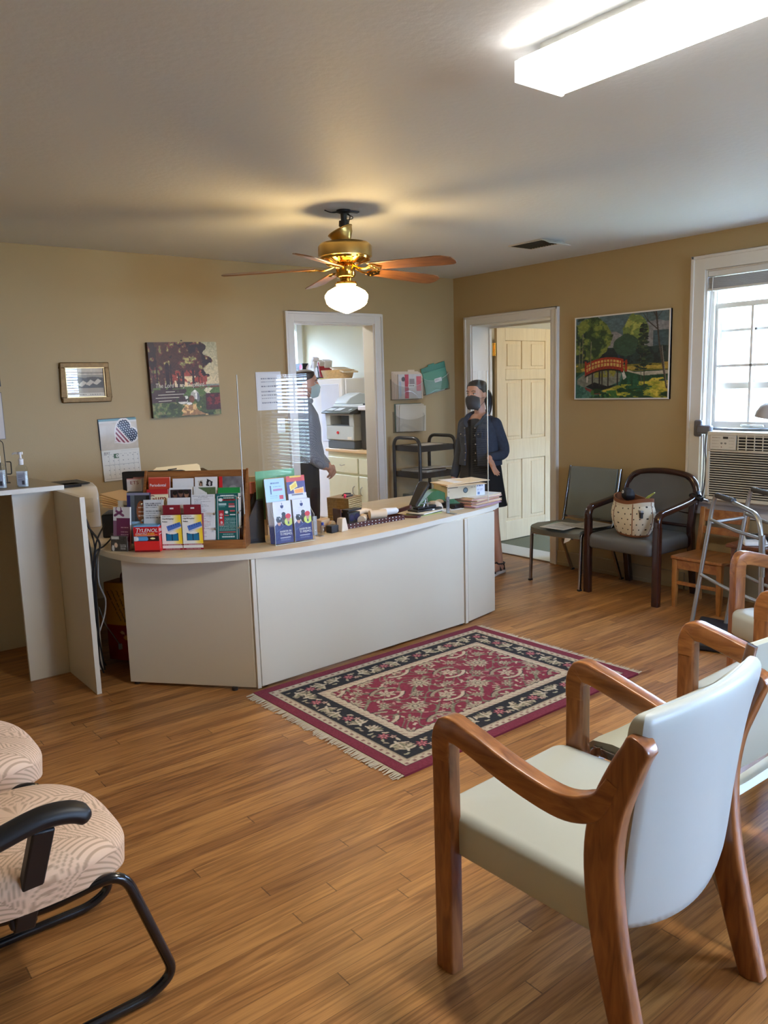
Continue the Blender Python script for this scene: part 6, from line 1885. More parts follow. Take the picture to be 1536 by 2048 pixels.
for k in range(5):
    for j in range(7): q.rect(.15 + .13 * j, .195 + .15 * k, .17 + .13 * j, .215 + .15 * k, (80, 78, 76))
for j in range(7): pic_text(q, .07 + .13 * j, .14 + .13 * j, .145, .012, (120, 116, 110), j)
q.rect(.31, .13, .44, .28, (54, 84, 46)).ell(.40, .20, .035, .05, (216, 214, 196)).ell(.40, .2, .015, .02, (30, 30, 30)); q.rect(.5, .035, .96, .05, (190, 184, 170)); pic_text(q, .6, .95, .95, .012, (110, 106, 100), 2)
m = MB(); m.T = Matrix.Translation((0, -.009, .216)); m.img(.268, .216, p.a, bend=lambda x, z: -.006 * math.sin(z / .216 * 3)); m.T = Matrix(); m.box(-.004, .264, -.005, -.001, .22, .436, 1)
m.build('photo_page', [PRG, mat('dark calendar back', (30, 36, 44), rough=.5)], t)
m = MB(); m.T = Matrix.Translation((0, -.012, 0)); m.img(.270, .216, q.a, bend=lambda x, z: .004 * math.sin(z / .216 * 3)); m.text('JULY', .022, Matrix.Translation((.016, -.006, .19)), 1, .0003, .9)
m.build('month_page', [PRT, mat('grey print', (120, 110, 106), rough=.6)], t)
# sign, switch, poster at the left edge
p = Pic(50, 66, (216, 214, 214))
for k, v in enumerate((.16, .25, .36, .50, .60, .68, .80)): pic_text(p, .2, .85 - .1 * (k % 2), v, .025, (110, 112, 126), k)
m = MB(); m.T = Matrix.Translation((-2.136, -.004, 1.388)) @ Matrix.Rotation(R(-.6), 4, 'Y'); m.box(0, .228, .0003, .002, 0, .30, 1).img(.228, .30, p.a)
tag(m.build('notice_sheet', [PRT, MATS['white paper']]), 'white printed notice on the wall behind the clear screen', 'notice')
t = thing('light_switch', 'white light switch plate on the wall left of the doorway', 'switch', (-1.93, 0, 1.262))
m = MB(); m.box(-.037, .037, -.006, 0, -.058, .058); m.build('plate', M_TRIM, t, bevel=.002)
m = MB(); m.box(-.005, .005, -.016, -.006, -.004, .012); m.build('toggle', M_TRIM, t)
p = Pic(40, 60, (196, 182, 168)); p.lines(.05, .06, .85, .94, 26, (140, 122, 112), 4); p.rect(.975, 0, 1, 1, (40, 36, 34)).rect(0, 0, 1, .012, (40, 36, 34)).rect(0, .985, 1, 1, (40, 36, 34))
m = MB(); m.T = Matrix.Translation((-4.21, -.006, 1.283)); m.box(0, .215, .0003, .005, 0, .30, 1).img(.215, .30, p.a)
tag(m.build('wall_certificate', [PRT, M_BLK]), 'framed sheet of print on the wall cut by the left edge', 'certificate')
m = MB(); frame_rect(m, -4.20, -3.994, 1.62, 1.80, .008, -.012, -.001); m.box(-4.195, -4.0, -.006, -.001, 1.625, 1.795, 1)
tag(m.build('small_frame', [M_BLK, mat('dim print', (150, 130, 112), rough=.5)]), 'small dark frame above the framed sheet at far left', 'picture')
# painting of the red bridge
def p_bridge():
    p = Pic(330, 250, (88, 108, 112))
    U, V = p.U, p.V
    n1 = fbm(U * 6, V * 5, 1); n2 = fbm(U * 16, V * 14, 2); n3 = fbm(U * 30, V * 9, 3); n4 = fbm(U * 9, V * 22, 8)
    p.a = np.array((84, 106, 112.)) + (n1[..., None] - .5) * 20
    p.put(V > .16 + .16 * np.abs(np.sin(U * 4.5 - 1.9)) * (1 - .9 * np.exp(-((U - .42) / .13) ** 2) * 0) + .05 * n1, (136, 134, 136)); p.put((U > .7) & (V > .08 + .1 * n1), (130, 132, 136)); p.put((U > .2) & (U < .32) & (V < .3), (140, 138, 138)); p.ell(.44, .03, .17, .17, (82, 106, 114))
    p.ell(.44, .12, .09, .08, (84, 108, 116)); p.put((U > .84) & (V > .22), (62, 84, 92))
    p.put((V > .37 + .05 * n1), (36, 58, 58)); p.put((V > .40) & (n2 > .5) & (V < .6), (24, 40, 46)); p.put((U > .34) & (U < .5) & (V > .34) & (V < .52) & (n1 > .4), (38, 48, 74))
    L = ((U - .17) / .24) ** 2 + ((V - .27) / .26) ** 2 + .7 * (n2 - .5) < 1; p.put(L, (76, 98, 52)); p.put(L & (n2 > .52), (122, 134, 62)); p.put(L & (n2 < .38), (44, 66, 44)); p.put((U < .12) & (V < .5) & (n2 < .46), (30, 52, 44))
    L = ((U - .66) / .13) ** 2 + ((V - .22) / .20) ** 2 + .8 * (n2 - .5) < 1; p.put(L, (110, 128, 66)); p.put(L & (n2 > .55), (160, 164, 84))
    L = ((U - .56) / .13) ** 2 + ((V - .37) / .13) ** 2 + .8 * (n2 - .5) < 1; p.put(L, (50, 78, 62))
    p.put((V > .585 + .02 * n1) & (V < .68), (120, 112, 42)); p.put((V > .56) & (V < .70) & (U < .16), (90, 98, 44)); p.put((V > .585) & (V < .66) & (n4 > .5), (176, 150, 62))
    p.put(V > .665 + .02 * n1, (22, 66, 44)); p.put((V > .7) & (n3 > .52), (34, 84, 58))
    p.poly([(.57, .655), (.66, .69), (1, .68), (1, .72), (.75, .735), (.58, .68)], (176, 168, 150))
    # water
    p.poly([(0, .74), (.1, .66), (.5, .66), (.55, .72), (.5, .84), (.34, .94), (.12, 1), (0, 1)], (54, 100, 88)); p.put((U < .3) & (V > .8) & (n3 > .5), (76, 124, 112))
    p.poly([(.02, .76), (.10, .70), (.30, .66), (.52, .70), (.5, .80), (.36, .86), (.1, .86), (.02, .82)], (120, 124, 112)); p.put((U > .22) & (U < .46) & (V > .64) & (V < .74) & (n3 > .45), (132, 132, 56))
    p.poly([(.12, .85), (.22, .80), (.36, .85), (.48, .83), (.38, .88), (.3, .90), (.2, .89)], (18, 24, 32)).poly([(.11, .86), (.28, .92), (.30, .95), (.22, .95), (.12, .89)], (120, 52, 50))
    for u in (.19, .27, .30, .365, .47): p.rect(u, .66, u + .016, .85, (40, 36, 38))
    p.rect(.13, .70, .145, .80, (196, 190, 178)); p.poly([(.52, .67), (.545, .67), (.575, .75), (.54, .78)], (196, 194, 186))
    # sunlit bank
    p.put((V > .80 + .35 * (.6 - U)) & (U > .28) & (V > .8) & (n4 > .5), (150, 150, 48)); p.put((V > .82 + .3 * (.6 - U)) & (n4 > .60) & (U > .3), (196, 176, 66)); p.put((V > .88) & (n4 < .42) & (U > .2), (26, 60, 34)); p.put((V > .9) & (U < .5) & (U > .18) & (n2 > .5), (62, 110, 56))
    # bridge
    arc_t = .50 + .5 * (U - .37) ** 2 * 2.2; arc_b = .64 + .5 * (U - .37) ** 2 * 2.4
    on = (U > .11) & (U < .54)
    p.put(on & (V > arc_t + .01) & (V < arc_b), (196, 160, 88))
    p.put(on & (V > arc_t) & (V < arc_t + .028), (150, 44, 28)); p.put(on & (V > arc_t + .055) & (V < arc_t + .068), (150, 44, 28)); p.put(on & (V > arc_b - .035) & (V < arc_b), (140, 38, 26)); p.put(on & (V > arc_b) & (V < arc_b + .02), (34, 20, 20))
    for k in range(13): p.put(on & (np.abs(U - (.115 + .0345 * k)) < .005) & (V > arc_t) & (V < arc_b), (156, 46, 28))
    for u in (.12, .525, .57): p.rect(u - .012, .54, u + .008, .68, (150, 42, 26))
    p.line(.53, .56, .58, .575, .006, (160, 48, 30)); p.line(.53, .62, .58, .635, .006, (160, 48, 30))
    # spruce and bare trees
    p.line(.74, .12, .76, .86, .006, (58, 52, 48)); p.line(.715, .5, .73, .84, .004, (90, 84, 76))
    rg = random.Random(4)
    for k in range(120):
        v = rg.uniform(.14, .66); w = .012 + (v - .1) * .13
        p.ell(.745 + rg.uniform(-w, w), v, .022, .010, rg.choice([(26, 46, 42), (34, 56, 46), (22, 36, 36), (60, 78, 52)]))
    p.line(.865, .0, .90, .35, .010, (62, 54, 50)).line(.90, .35, .985, .88, .012, (74, 66, 60)).line(.93, .4, .985, .86, .004, (140, 132, 122)).line(.895, .22, .78, .10, .006, (62, 54, 50)).line(.79, .11, .74, .02, .004, (62, 54, 50)).line(.79, .11, .77, .0, .003, (62, 54, 50)).line(.88, .1, .84, .0, .004, (62, 54, 50)).line(.88, .08, .93, .0, .003, (62, 54, 50))
    for u, v0 in ((.05, .3), (.085, .2), (.18, .3)): p.line(u, v0, u - .005, .6, .005, (130, 124, 100))
    p.a = p.a * (.78 + .45 * fbm(U * 46, V * 60, 21, 3)[..., None])
    return np.clip(p.a, 0, 255)
t = thing('landscape_painting', 'white-edged painting of a red arched bridge over a green pond', 'picture', (0, -1.855, 1.72))
t.rotation_euler = (0, 0, R(-90))
w_, h_ = .85, .645
m = MB(); m.T = Matrix.Translation((-w_ / 2 + .008, -.0215, -h_ / 2 + .008)); m.img(w_ - .016, h_ - .016, p_bridge()); m.build('canvas', paint_mat('oil paint', .45), t)
m = MB(); m.box(-w_ / 2, w_ / 2, -.021, -.001, -h_ / 2, h_ / 2); frame_rect(m, -w_ / 2, w_ / 2, -h_ / 2, h_ / 2, .010, -.026, -.001); m.build('white_edge', M_TRIM, t)

# clear wall pockets with folders
def pocket(label, x, z, w, h, rz=0, lean=.04):
    t = thing('wall_pocket', label, 'wall pocket', (x, 0, z))
    t.rotation_euler = (0, R(rz), 0)
    m = MB()
    m.box(0, w, -.004, -.001, 0, h).box(0, w, -.045, -.001, -.002, .001)
    n = 14
    top = [h * (.82 - .22 * math.sin(math.pi * i / n) ** .7) for i in range(n + 1)]
    vs = [(w * i / n, -.045 - .02 * 0, 0) for i in range(n + 1)] + [(w * i / n, -.06, top[i]) for i in range(n + 1)]
    m.add(vs, [(i, i + 1, n + 2 + i, n + 1 + i) for i in range(n)])
    m.add([(x_, y, z_) for x_ in (0,) for y, z_ in ((-.001, 0), (-.045, 0), (-.06, top[0]), (-.001, h))], [(0, 1, 2, 3)])
    m.add([(x_, y, z_) for x_ in (w,) for y, z_ in ((-.001, 0), (-.045, 0), (-.06, top[0]), (-.001, h))], [(0, 1, 2, 3)])
    m.build('clear_pocket', clear_mat('smoky clear plastic', (.86, .86, .86), 1.5), t)
    m = MB(); m.tube([(w * i / n, -.061, top[i]) for i in range(n + 1)], .0012, 6); m.build('pocket_rim', M_AEDGE, t)
    return t
def sheet_in(name, label, cat, x, z, y, w, h, im=None, col=(220, 200, 176), rz=0, th=.004, tab=None, txt=None):
    m = MB(); m.T = Matrix.Translation((x, y, z)) @ Matrix.Rotation(R(rz), 4, 'Y')
    m.box(0, w, .0004, th, 0, h, 1)
    if tab: m.box(w * tab, w * tab + .08, .0004, th, h, h + .014, 1)
    if im is not None: m.img(w, h, im)
    if txt: m.box(w * .45, w * .45 + .09, -.001, -.0004, h * .42, h * .42 + .035, 2); m.text(txt, .016, Matrix.Translation((w * .45 + .006, -.0014, h * .42 + .015)), 3, .0003, .8)
    return tag(m.build(name, [PRT, mat('stock %s' % str(col), col, rough=.6), MATS['white paper'], MATS['navy print']]), label, cat)
pocket('upper left clear wall pocket holding manila and red-white papers', -.79, 1.425, .335, .185)
for k in range(4):
    sheet_in('file_folder', ['rearmost', 'second', 'third', 'foremost'][k] + ' manila folder in the upper left wall pocket', 'folder', -.775 + .012 * k, 1.43, -.008 - .006 * k, .315, .245 - .008 * k, None, (222, 200, 172), 0, .003, .6 if k == 0 else None)
p = Pic(60, 50, (206, 200, 196)); p.rect(.28, .02, .45, 1, (196, 66, 84)).rect(.78, .1, 1, .7, (214, 96, 108)).noise(12, 8, 2); p.rect(.48, .2, .7, .45, (150, 140, 140)).ell(.22, .2, .08, .1, (90, 86, 90)); p.rect(.05, .3, .12, .9, (176, 190, 206)).rect(.44, .42, .72, .56, (226, 222, 216)); pic_text(p, .47, .68, .46, .04, (90, 90, 90), 3)
sheet_in('magazine', 'red and white leaflet at front of the upper left wall pocket', 'leaflet', -.725, 1.435, -.038, .27, .215, p.a, (206, 200, 196))
t = pocket('tilted upper right clear wall pocket holding green folders', -.415, 1.455, .315, .185, -10)
p = Pic(30, 24, (62, 124, 100)).noise(6, 6)
sheet_in('file_folder', 'teal green folder tilted in the upper right wall pocket', 'folder', -.385, 1.475, -.02, .30, .225, p.a, (70, 134, 108), -14, .004, .3)
sheet_in('file_folder', 'second teal folder in the upper right wall pocket with white name label', 'folder', -.392, 1.46, -.032, .29, .195, None, (84, 146, 118), -12, .004, None, 'DENTAL')
sheet_in('file_folder', 'cream folder at the bottom left of the tilted wall pocket', 'folder', -.405, 1.462, -.012, .27, .11, None, (216, 208, 186), -8)
pocket('lower clear wall pocket holding cream folders above the black cart', -.77, 1.135, .335, .185)
for k in range(4):
    sheet_in('file_folder', ['rearmost', 'second', 'third', 'foremost'][k] + ' folder in the lower wall pocket', 'folder', -.752 + .012 * k, 1.14, -.008 - .007 * k, .315, .25 - .006 * k, None, [(70, 90, 70), (210, 204, 188), (206, 200, 182), (212, 206, 190)][k], 1.5 * (k == 3), .003)

# black cart against the back wall
M_CART = mat('black cart enamel', (26, 24, 24), rough=.3, coat=.3)
ct = thing('utility_cart', 'black tubular cart with three trays under the wall pockets', 'cart', (0, 0, 0))
for x in (-.835, -.42):
    m = MB(); m.tube(rnd([(x, -.09, .05), (x, -.09, 1.10), (x, -.44, 1.10), (x, -.44, .05)], .085, 8), .0155, 14); m.build('end_hoop', M_CART, ct, ang=60)
    for y in (-.09, -.44):
        m = MB(); m.cyl((x - .012, y, .03), (x + .012, y, .03), .03, 18).bar((x, y, .03), (x, y, .07), .03, .02); m.build('caster', M_CART, ct)
for z in (.985, .755, .42):
    m = MB(); m.box(-.82, -.435, -.43, -.10, z - .004, z); m.box(-.82, -.435, -.434, -.426, z - .004, z + .045).box(-.82, -.435, -.104, -.096, z - .004, z + .045).box(-.824, -.816, -.43, -.10, z - .004, z + .045).box(-.439, -.431, -.43, -.10, z - .004, z + .045)
    m.build('tray', M_CART, ct)
m = MB(); m.T = Matrix.Translation((-.66, -.28, .80)) @ Matrix.Rotation(R(8), 4, 'Z'); m.box(-.13, .14, -.15, .15, 0, .02)
tag(m.build('ring_binder', mat('grey binder', (150, 152, 152), rough=.4), bevel=.004), 'grey binder on the middle tray of the black cart', 'binder')
m = MB(); m.T = Matrix.Translation((-.60, -.30, .82)) @ Matrix.Rotation(R(-6), 4, 'Z') @ Matrix.Rotation(R(-4), 4, 'X'); m.box(-.14, .17, -.14, .15, 0, .008)
tag(m.build('ring_binder', mat('pale grey binder', (196, 196, 194), rough=.4), bevel=.002), 'pale sloping binder lying on the grey one in the cart', 'binder')
m = MB(); m.T = Matrix.Translation((-.62, -.26, .99)); m.box(-.16, .16, -.12, .12, .028, .04, 0).box(-.12, .10, -.13, .05, .041, .046, 1)
tag(m.build('clipboard', [mat('brown smoked acrylic', (70, 62, 54), rough=.3), MATS['white paper']]), 'dark tray of papers on top of the black cart', 'tray')
m = MB(); m.T = Matrix.Translation((-.62, -.26, .425)); m.box(-.16, .16, -.14, .14, 0, .17)
tag(m.build('plastic_bin', clear_mat('blue tinted plastic', (.5, .6, .72), 1.5, .1), bevel=.01), 'blue tinted plastic bin on the bottom tray of the cart', 'bin')

# ------------------------------------------------------------------ air conditioner
M_AC = mat('ivory appliance plastic', (206, 196, 172), rough=.4, var=.03)
M_ACD = mat('dark louvre gap', (26, 22, 18), rough=.7)
ac = thing('air_conditioner', 'ivory window air conditioner with louvred front in the window', 'air conditioner', (0, -2.69, .692))
F = -.19
m = MB(); m.box(F + .02, .45, -.62, 0, .015, .485); m.build('casing', M_AC, ac, bevel=.006)
m = MB(); m.box(F, F + .025, -.625, .005, .025, .05).box(F, F + .025, -.625, .005, .355, .368).box(F, F + .025, -.625, .005, .468, .490).box(F, F + .025, -.015, .005, .05, .468).box(F, F + .025, -.625, -.605, .05, .468).box(F, F + .025, -.60, -.215, .36, .372)
m.build('front_frame', M_AC, ac, bevel=.004)
m = MB(); m.box(F + .010, F + .022, -.605, -.015, .05, .356); m.build('intake_backing', M_ACD, ac)
m = MB()
for k in range(19): 
    z = .058 + k * .0158
    m.add([(F + .001, -.605, z), (F + .001, -.015, z), (F + .012, -.015, z + .003), (F + .012, -.605, z + .003), (F + .001, -.605, z + .0062), (F + .001, -.015, z + .0062), (F + .012, -.015, z + .006), (F + .012, -.605, z + .006)], [(0, 3, 2, 1), (4, 5, 6, 7), (0, 1, 5, 4), (1, 2, 6, 5), (2, 3, 7, 6), (3, 0, 4, 7)])
m.build('intake_louvres', M_AC, ac, smooth=False)
pn = Pic(60, 40, (210, 200, 178)); pn.rect(.5, .1, .7, .24, (26, 24, 24))
for k, v in enumerate((.15, .36, .58, .80)): pic_text(pn, .08, .34, v, .03, (150, 130, 100), k); pic_text(pn, .74, .92, v, .03, (160, 146, 120), k + 5)
pn.ell(.45, .56, .045, .06, (120, 112, 100)).ell(.6, .56, .045, .06, (120, 112, 100)).ell(.45, .82, .02, .03, (120, 60, 50)).ell(.36, .16, .05, .05, (190, 180, 160))
m = MB(); m.T = Matrix.Translation((F - .002, -.018, .372)) @ Matrix.Rotation(R(-90), 4, 'Z'); m.box(0, .18, .0005, .012, 0, .095, 1).img(.18, .095, pn.a); m.build('control_panel', [PRT, M_AC], ac)
m = MB(); m.box(F + .012, F + .022, -.605, -.20, .372, .468, 0)
for k in range(5): m.box(F + .002, F + .006, -.60, -.205, .380 + k * .0195, .387 + k * .0195, 1)
for k in range(8): m.box(F + .000, F + .004, -.60 + k * .055, -.594 + k * .055, .372, .468, 1)
m.build('outlet_grille', [M_ACD, M_AC], ac)
m = MB(); m.tube(spline([(.05, -2.56, 1.186), (.03, -2.75, 1.183), (.04, -3.0, 1.188), (.04, -3.36, 1.184)]), .017, 8, flat=.6)
tag(m.build('foam_seal', mat('grey tape', (112, 112, 116), rough=.5, bump=.6, bscale=60)), 'grey taped foam strip between air conditioner and sash', 'seal')
t = thing('power_adapter', 'grey plug box on the window casing with cord hanging down', 'plug', (0, 0, 0))
m = MB(); m.box(-.055, -.022, -2.56, -2.50, 1.135, 1.25).box(-.075, -.03, -2.64, -2.53, 1.155, 1.215); m.build('plug_box', mat('mid grey plastic', (104, 102, 104), rough=.45), t, bevel=.012)
m = MB(); m.tube(spline([(-.05, -2.60, 1.16), (-.045, -2.59, 1.05), (-.04, -2.60, .9), (-.05, -2.585, .72), (-.09, -2.60, .70), (-.10, -2.66, .69)], 6), .006, 8).tube(spline([(-.045, -2.575, 1.15), (-.035, -2.575, .95), (-.035, -2.57, .72)], 6), .004, 8); m.build('cord', mat('grey cord', (92, 90, 90), rough=.5), t)
m = MB(); m.tube(spline([(-.12, -2.62, .70), (-.10, -2.54, .72), (-.06, -2.50, .71), (-.08, -2.56, .74), (-.12, -2.6, .72)], 6), .018, 8)
tag(m.build('black_hose', M_BLK), 'black bundled hose on the sill beside the dark chair back', 'hose')
lpz = thing('desk_lamp', 'grey dome lamp on a black stem cut by the right edge', 'lamp', (-.30, -3.20, .505))
m = MB(); m.T = Matrix.Translation((0, .03, .78)) @ Matrix.Rotation(R(8), 4, 'X'); m.lathe([(0, .10), (.04, .095), (.075, .07), (.095, .03), (.10, 0), (.094, 0), (.07, .062), (0, .088)], 28); m.build('lamp_shade', mat('grey white enamel', (176, 172, 170), rough=.4), lpz, ang=60)
m = MB(); m.tube(spline([(.0, -.02, .02), (0, -.01, .4), (0, 0, .8)]), .010, 10); m.build('stem', M_BLK, lpz)
m = MB(); m.lathe([(0, 0), (.08, 0), (.08, .015), (.02, .03), (0, .03)], 24); m.build('base', M_BLK, lpz)

# ------------------------------------------------------------------ copier room furniture
M_CAB = mat('mint white cabinet paint', (222, 226, 206), rough=.35)
cb = thing('base_cabinet', 'pale mint base cabinet seen through the copier room doorway', 'cabinet', (0, 0, 0))
m = MB(); m.box(-.42, .44, .44, 1.56, .09, .875).box(-.36, .44, .44, 1.56, 0, .09); m.build('carcass', M_CAB, cb)
yy = [.45, 1.0, 1.55]
for k in range(2):
    a, b = yy[k] + .012, yy[k + 1] - .012
    m = MB(); m.box(-.44, -.42, a, b, .66, .82); dr = m.build('drawer', M_CAB, cb, bevel=.005)
    m = MB(); c = (a + b) / 2; m.tube(spline([(-.44, c - .045, .745), (-.458, c - .02, .74), (-.45, c, .735), (-.458, c + .02, .74), (-.44, c + .045, .745)]), .004, 8); m.build('handle', M_STEEL, dr)
    m = MB(); m.box(-.44, -.42, a, b, .11, .635); dr = m.build('door', M_CAB, cb, bevel=.005)
    e = a + .06 if k % 2 else b - .05
    m = MB(); m.tube(spline([(-.44, e, .44), (-.462, e, .46), (-.462, e, .51), (-.44, e, .53)]), .005, 8); m.build('handle', M_STEEL, dr)
m = MB(); m.box(-.455, .44, .42, 1.565, .875, .91); tag(m.build('worktop', mat('peach laminate worktop', (222, 190, 146), rough=.35), bevel=.006), 'peach laminate worktop on the pale mint cabinet', 'worktop')
fr = thing('refrigerator', 'white refrigerator behind the man, baskets on top', 'refrigerator', (0, 0, 0))
M_FR = mat('white refrigerator enamel', (228, 228, 232), rough=.25)
m = MB(); m.box(-.145, .44, 1.58, 2.62, .02, 1.65); m.build('body', M_FR, fr, bevel=.01)
m = MB(); m.box(-.20, -.15, 1.585, 2.615, .06, 1.65); d_ = m.build('door', M_FR, fr, bevel=.012)
m = MB(); m.box(-.206, -.199, 1.63, 1.98, .95, 1.59); m.build('frosted_panel', mat('frosted pane', (206, 210, 226), rough=.3, var=.08, vscale=9), d_, bevel=.003)
m = MB(); m.bar((-.23, 2.41, .5), (-.23, 2.41, .95), .02, .03).box(-.23, -.20, 2.40, 2.42, .5, .52).box(-.23, -.20, 2.40, 2.42, .93, .95); m.build('handle', M_FR, d_)
cp = thing('multifunction_printer', 'grey multifunction printer with document feeder on the worktop', 'printer', (-.40, 1.29, .911), 0)
M_MF = mat('blue grey machine plastic', (190, 200, 208), rough=.4); M_MFD = mat('slate machine plastic', (84, 96, 110), rough=.4)
# front faces -x; y runs to the left in the photo
m = MB(); m.box(-.05, .36, -.25, .25, .09, .24).box(-.05, .36, -.25, -.17, .24, .37).box(-.05, .36, .17, .25, .24, .37).box(.10, .36, -.17, .17, .24, .37).box(-.05, .36, -.25, .25, .35, .37); m.build('body', M_MF, cp, bevel=.012)
m = MB(); m.box(-.04, .36, -.24, .24, 0, .09); m.build('paper_drawer', M_MFD, cp, bevel=.01)
m = MB(); m.box(.09, .10, -.17, .17, .24, .35).box(-.03, .1, -.16, .16, .235, .25); m.build('output_bay', M_MFD, cp)
m = MB(); m.add([(-.10, -.26, .385), (-.10, .26, .385), (.05, .26, .435), (.05, -.26, .435), (-.10, -.26, .37), (-.10, .26, .37), (.05, .26, .37), (.05, -.26, .37)], [(0, 1, 2, 3), (7, 6, 5, 4), (0, 4, 5, 1), (1, 5, 6, 2), (2, 6, 7, 3), (3, 7, 4, 0)]); m.box(.0, .38, -.26, .26, .37, .40)
cpn = m.build('control_panel', mat('dark control panel', (66, 74, 74), rough=.35), cp, bevel=.003)
sl_ = Matrix.Translation((-.10, .26, .3865)) @ Matrix.Rotation(math.atan2(.05, .15), 4, Vector((0, -1, 0)))
m = MB(); m.T = Matrix.Translation((-.102, 0, .388)) @ Matrix.Rotation(-math.atan2(.05, .15), 4, 'Y'); m.box(.04, .11, .10, .22, 0, .001).box(.04, .12, -.04, .07, 0, .001).box(.05, .09, -.2, -.17, 0, .001)
m.build('display', mat('pale display', (200, 210, 218), rough=.3), cpn)
m = MB(); m.box(.05, .40, -.25, .25, .40, .46); m.build('scanner_lid', M_MF, cp, bevel=.01)
m = MB(); m.T = Matrix.Translation((.28, .26, .46)) @ Matrix.Rotation(R(90), 4, 'X'); m.prism([(-.2, 0), (.1, 0), (.1, .10), (-.02, .12), (-.15, .07), (-.2, .02)], 0, .22); m.build('document_feeder', M_MF, cp, bevel=.008)
m = MB(); m.lathe([(0, 0), (.022, 0), (.02, .004), (0, .005)], 18, (-.052, .03, .17), 0, Matrix.Rotation(R(-90), 4, 'Y') @ Matrix.Diagonal((.7, 1, 1, 1))); m.build('red_emblem', mat('red enamel', (214, 40, 50), rough=.3), cp)
m = MB(); m.box(-.052, -.050, -.21, -.14, .10, .13); m.build('sticker', MATS['white paper'], cp)
m = MB(); m.T = Matrix.Translation((-.38, .84, .911)); m.box(0, .36, -.26, .17, 0, .40)
tag(m.build('tower_machine', mat('charcoal machine plastic', (44, 42, 42), rough=.35), bevel=.012), 'charcoal machine standing right of the grey printer', 'machine')
m = MB(); m.T = Matrix.Translation((-.42, .80, 1.312)); m.box(0, .44, -.24, .20, 0, .05)
tag(m.build('flatbed_scanner', mat('lilac white plastic', (214, 212, 226), rough=.35), bevel=.01), 'white flatbed machine on top of the charcoal machine', 'scanner')
m = MB(); m.T = Matrix.Translation((-.36, .84, 1.365)); m.box(0, .3, -.18, .15, 0, .015).box(.05, .3, .02, .15, .015, .05).tube([(.05, -.1, .03), (.1, 0, .055), (.2, .12, .04)], .012, 8)
tag(m.build('black_tray', M_BLK, bevel=.004), 'black paper tray and cables on the white flatbed machine', 'tray')
m = MB(); m.T = Matrix.Translation((-.40, .58, .911)); m.box(-.02, .1, -.08, .06, 0, .018).tube([(.0, .0, .02), (.0, .0, .20), (.02, .02, .24)], .006, 8)
tag(m.build('tape_cutter', mat('dark red metal', (90, 30, 26), rough=.4)), 'thin upright red holder in front of the charcoal machine', 'holder')
# on the refrigerator
bk = thing('wicker_basket', 'straw wicker basket on top of the white refrigerator', 'basket', (.03, 1.97, 1.652))
m = MB(); rings = []
for k in range(15):
    z = .095 * k / 14; s_ = .84 + .16 * k / 14 + .012 * (k % 2)
    rings.append([(.17 * s_ * math.cos(a), .23 * s_ * math.sin(a), z) for a in [2 * math.pi * q / 36 for q in range(36)]])
inn = [[(x * .94, y * .94, z) for x, y, z in r] for r in rings[::-1]]
m.loft([[(x * .99, y * .99, 0) for x, y, z in rings[0]]] + rings + [inn[0], inn[-1]]); m.build('basket_body', mat('straw', (206, 172, 122), rough=.7, var=.35, vscale=60, bump=1, bscale=150), bk)
m = MB(); m.T = Matrix.Translation((.03, 1.88, 1.745)) @ Matrix.Rotation(R(12), 4, 'X'); m.box(-.10, .1, -.17, .1, 0, .018)
tag(m.build('paper_stack', mat('buff paper', (206, 190, 164), rough=.6)), 'buff papers sticking out of the straw basket', 'paper')
m = MB(); m.T = Matrix.Translation((-.14, 2.18, 1.652)) @ Matrix.Scale(.7, 4); m.box(-.1, .05, -.12, .10, 0, .03, 0).box(-.06, .02, -.2, -.1, 0, .025, 0)
tag(m.build('black_gadget', M_BLK, bevel=.006), 'black gadget on the refrigerator in front of the basket', 'gadget')
m = MB(); m.T = Matrix.Translation((-.16, 2.02, 1.6505)) @ Matrix.Scale(.6, 4); m.box(-.08, .05, -.14, -.02, 0, .012)
tag(m.build('sticky_notes', mat('pale yellow pad', (236, 226, 140), rough=.6)), 'pale yellow pad beside the black gadget', 'note pad')
M_WHF = mat('white file box', (216, 216, 220), rough=.4)
for k, (y, lean, c, lab) in enumerate(((2.40, 0, (222, 216, 222), 'plastic bag end standing behind the magazine boxes'), (2.335, -8, (224, 224, 226), 'white magazine box full of papers on the refrigerator'), (2.245, -16, (220, 220, 222), 'leaning white magazine box beside the first one'), (2.155, 12, (150, 26, 44), 'red and black binder leaning on the magazine boxes'))):
    m = MB(); m.T = Matrix.Translation((-.10, y - .02, 1.652)) @ Matrix.Rotation(R(-lean), 4, 'X') @ Matrix.Scale(.72, 4)
    if k == 0: m.loft([[(0, -.06, 0), (.2, -.06, 0), (.2, .08, 0), (0, .08, 0)], [(0, -.07, .2), (.2, -.07, .2), (.2, .07, .2), (0, .07, .2)], [(.05, -.1, .34), (.15, -.1, .34), (.15, -.06, .36), (.05, -.06, .36)]])
    elif k == 3: m.box(0, .24, -.015, .015, 0, .27, 0).box(.0, .24, .015, .05, 0, .22, 1)
    else:
        m.T = m.T @ Matrix(((1, 0, 0, 0), (0, 1, 0, 0), (0, 0, 1, 0), (0, 0, 0, 1)))
        m.prism([(0, -.05), (.24, -.05), (.24, .05), (0, .05)], 0, .18).box(.1, .24, -.05, .05, .18, .31).box(.01, .22, -.038, .038, .17, .29, 1)
    tag(m.build(('plastic_bag', 'magazine_box', 'magazine_box', 'ring_binder')[k], [mat('tall item %d' % k, c, rough=.4), mat('inner papers %d' % k, (30, 28, 32) if k == 3 else (206, 204, 202), rough=.6)], bevel=.003), lab, ('bag', 'magazine box', 'magazine box', 'binder')[k])
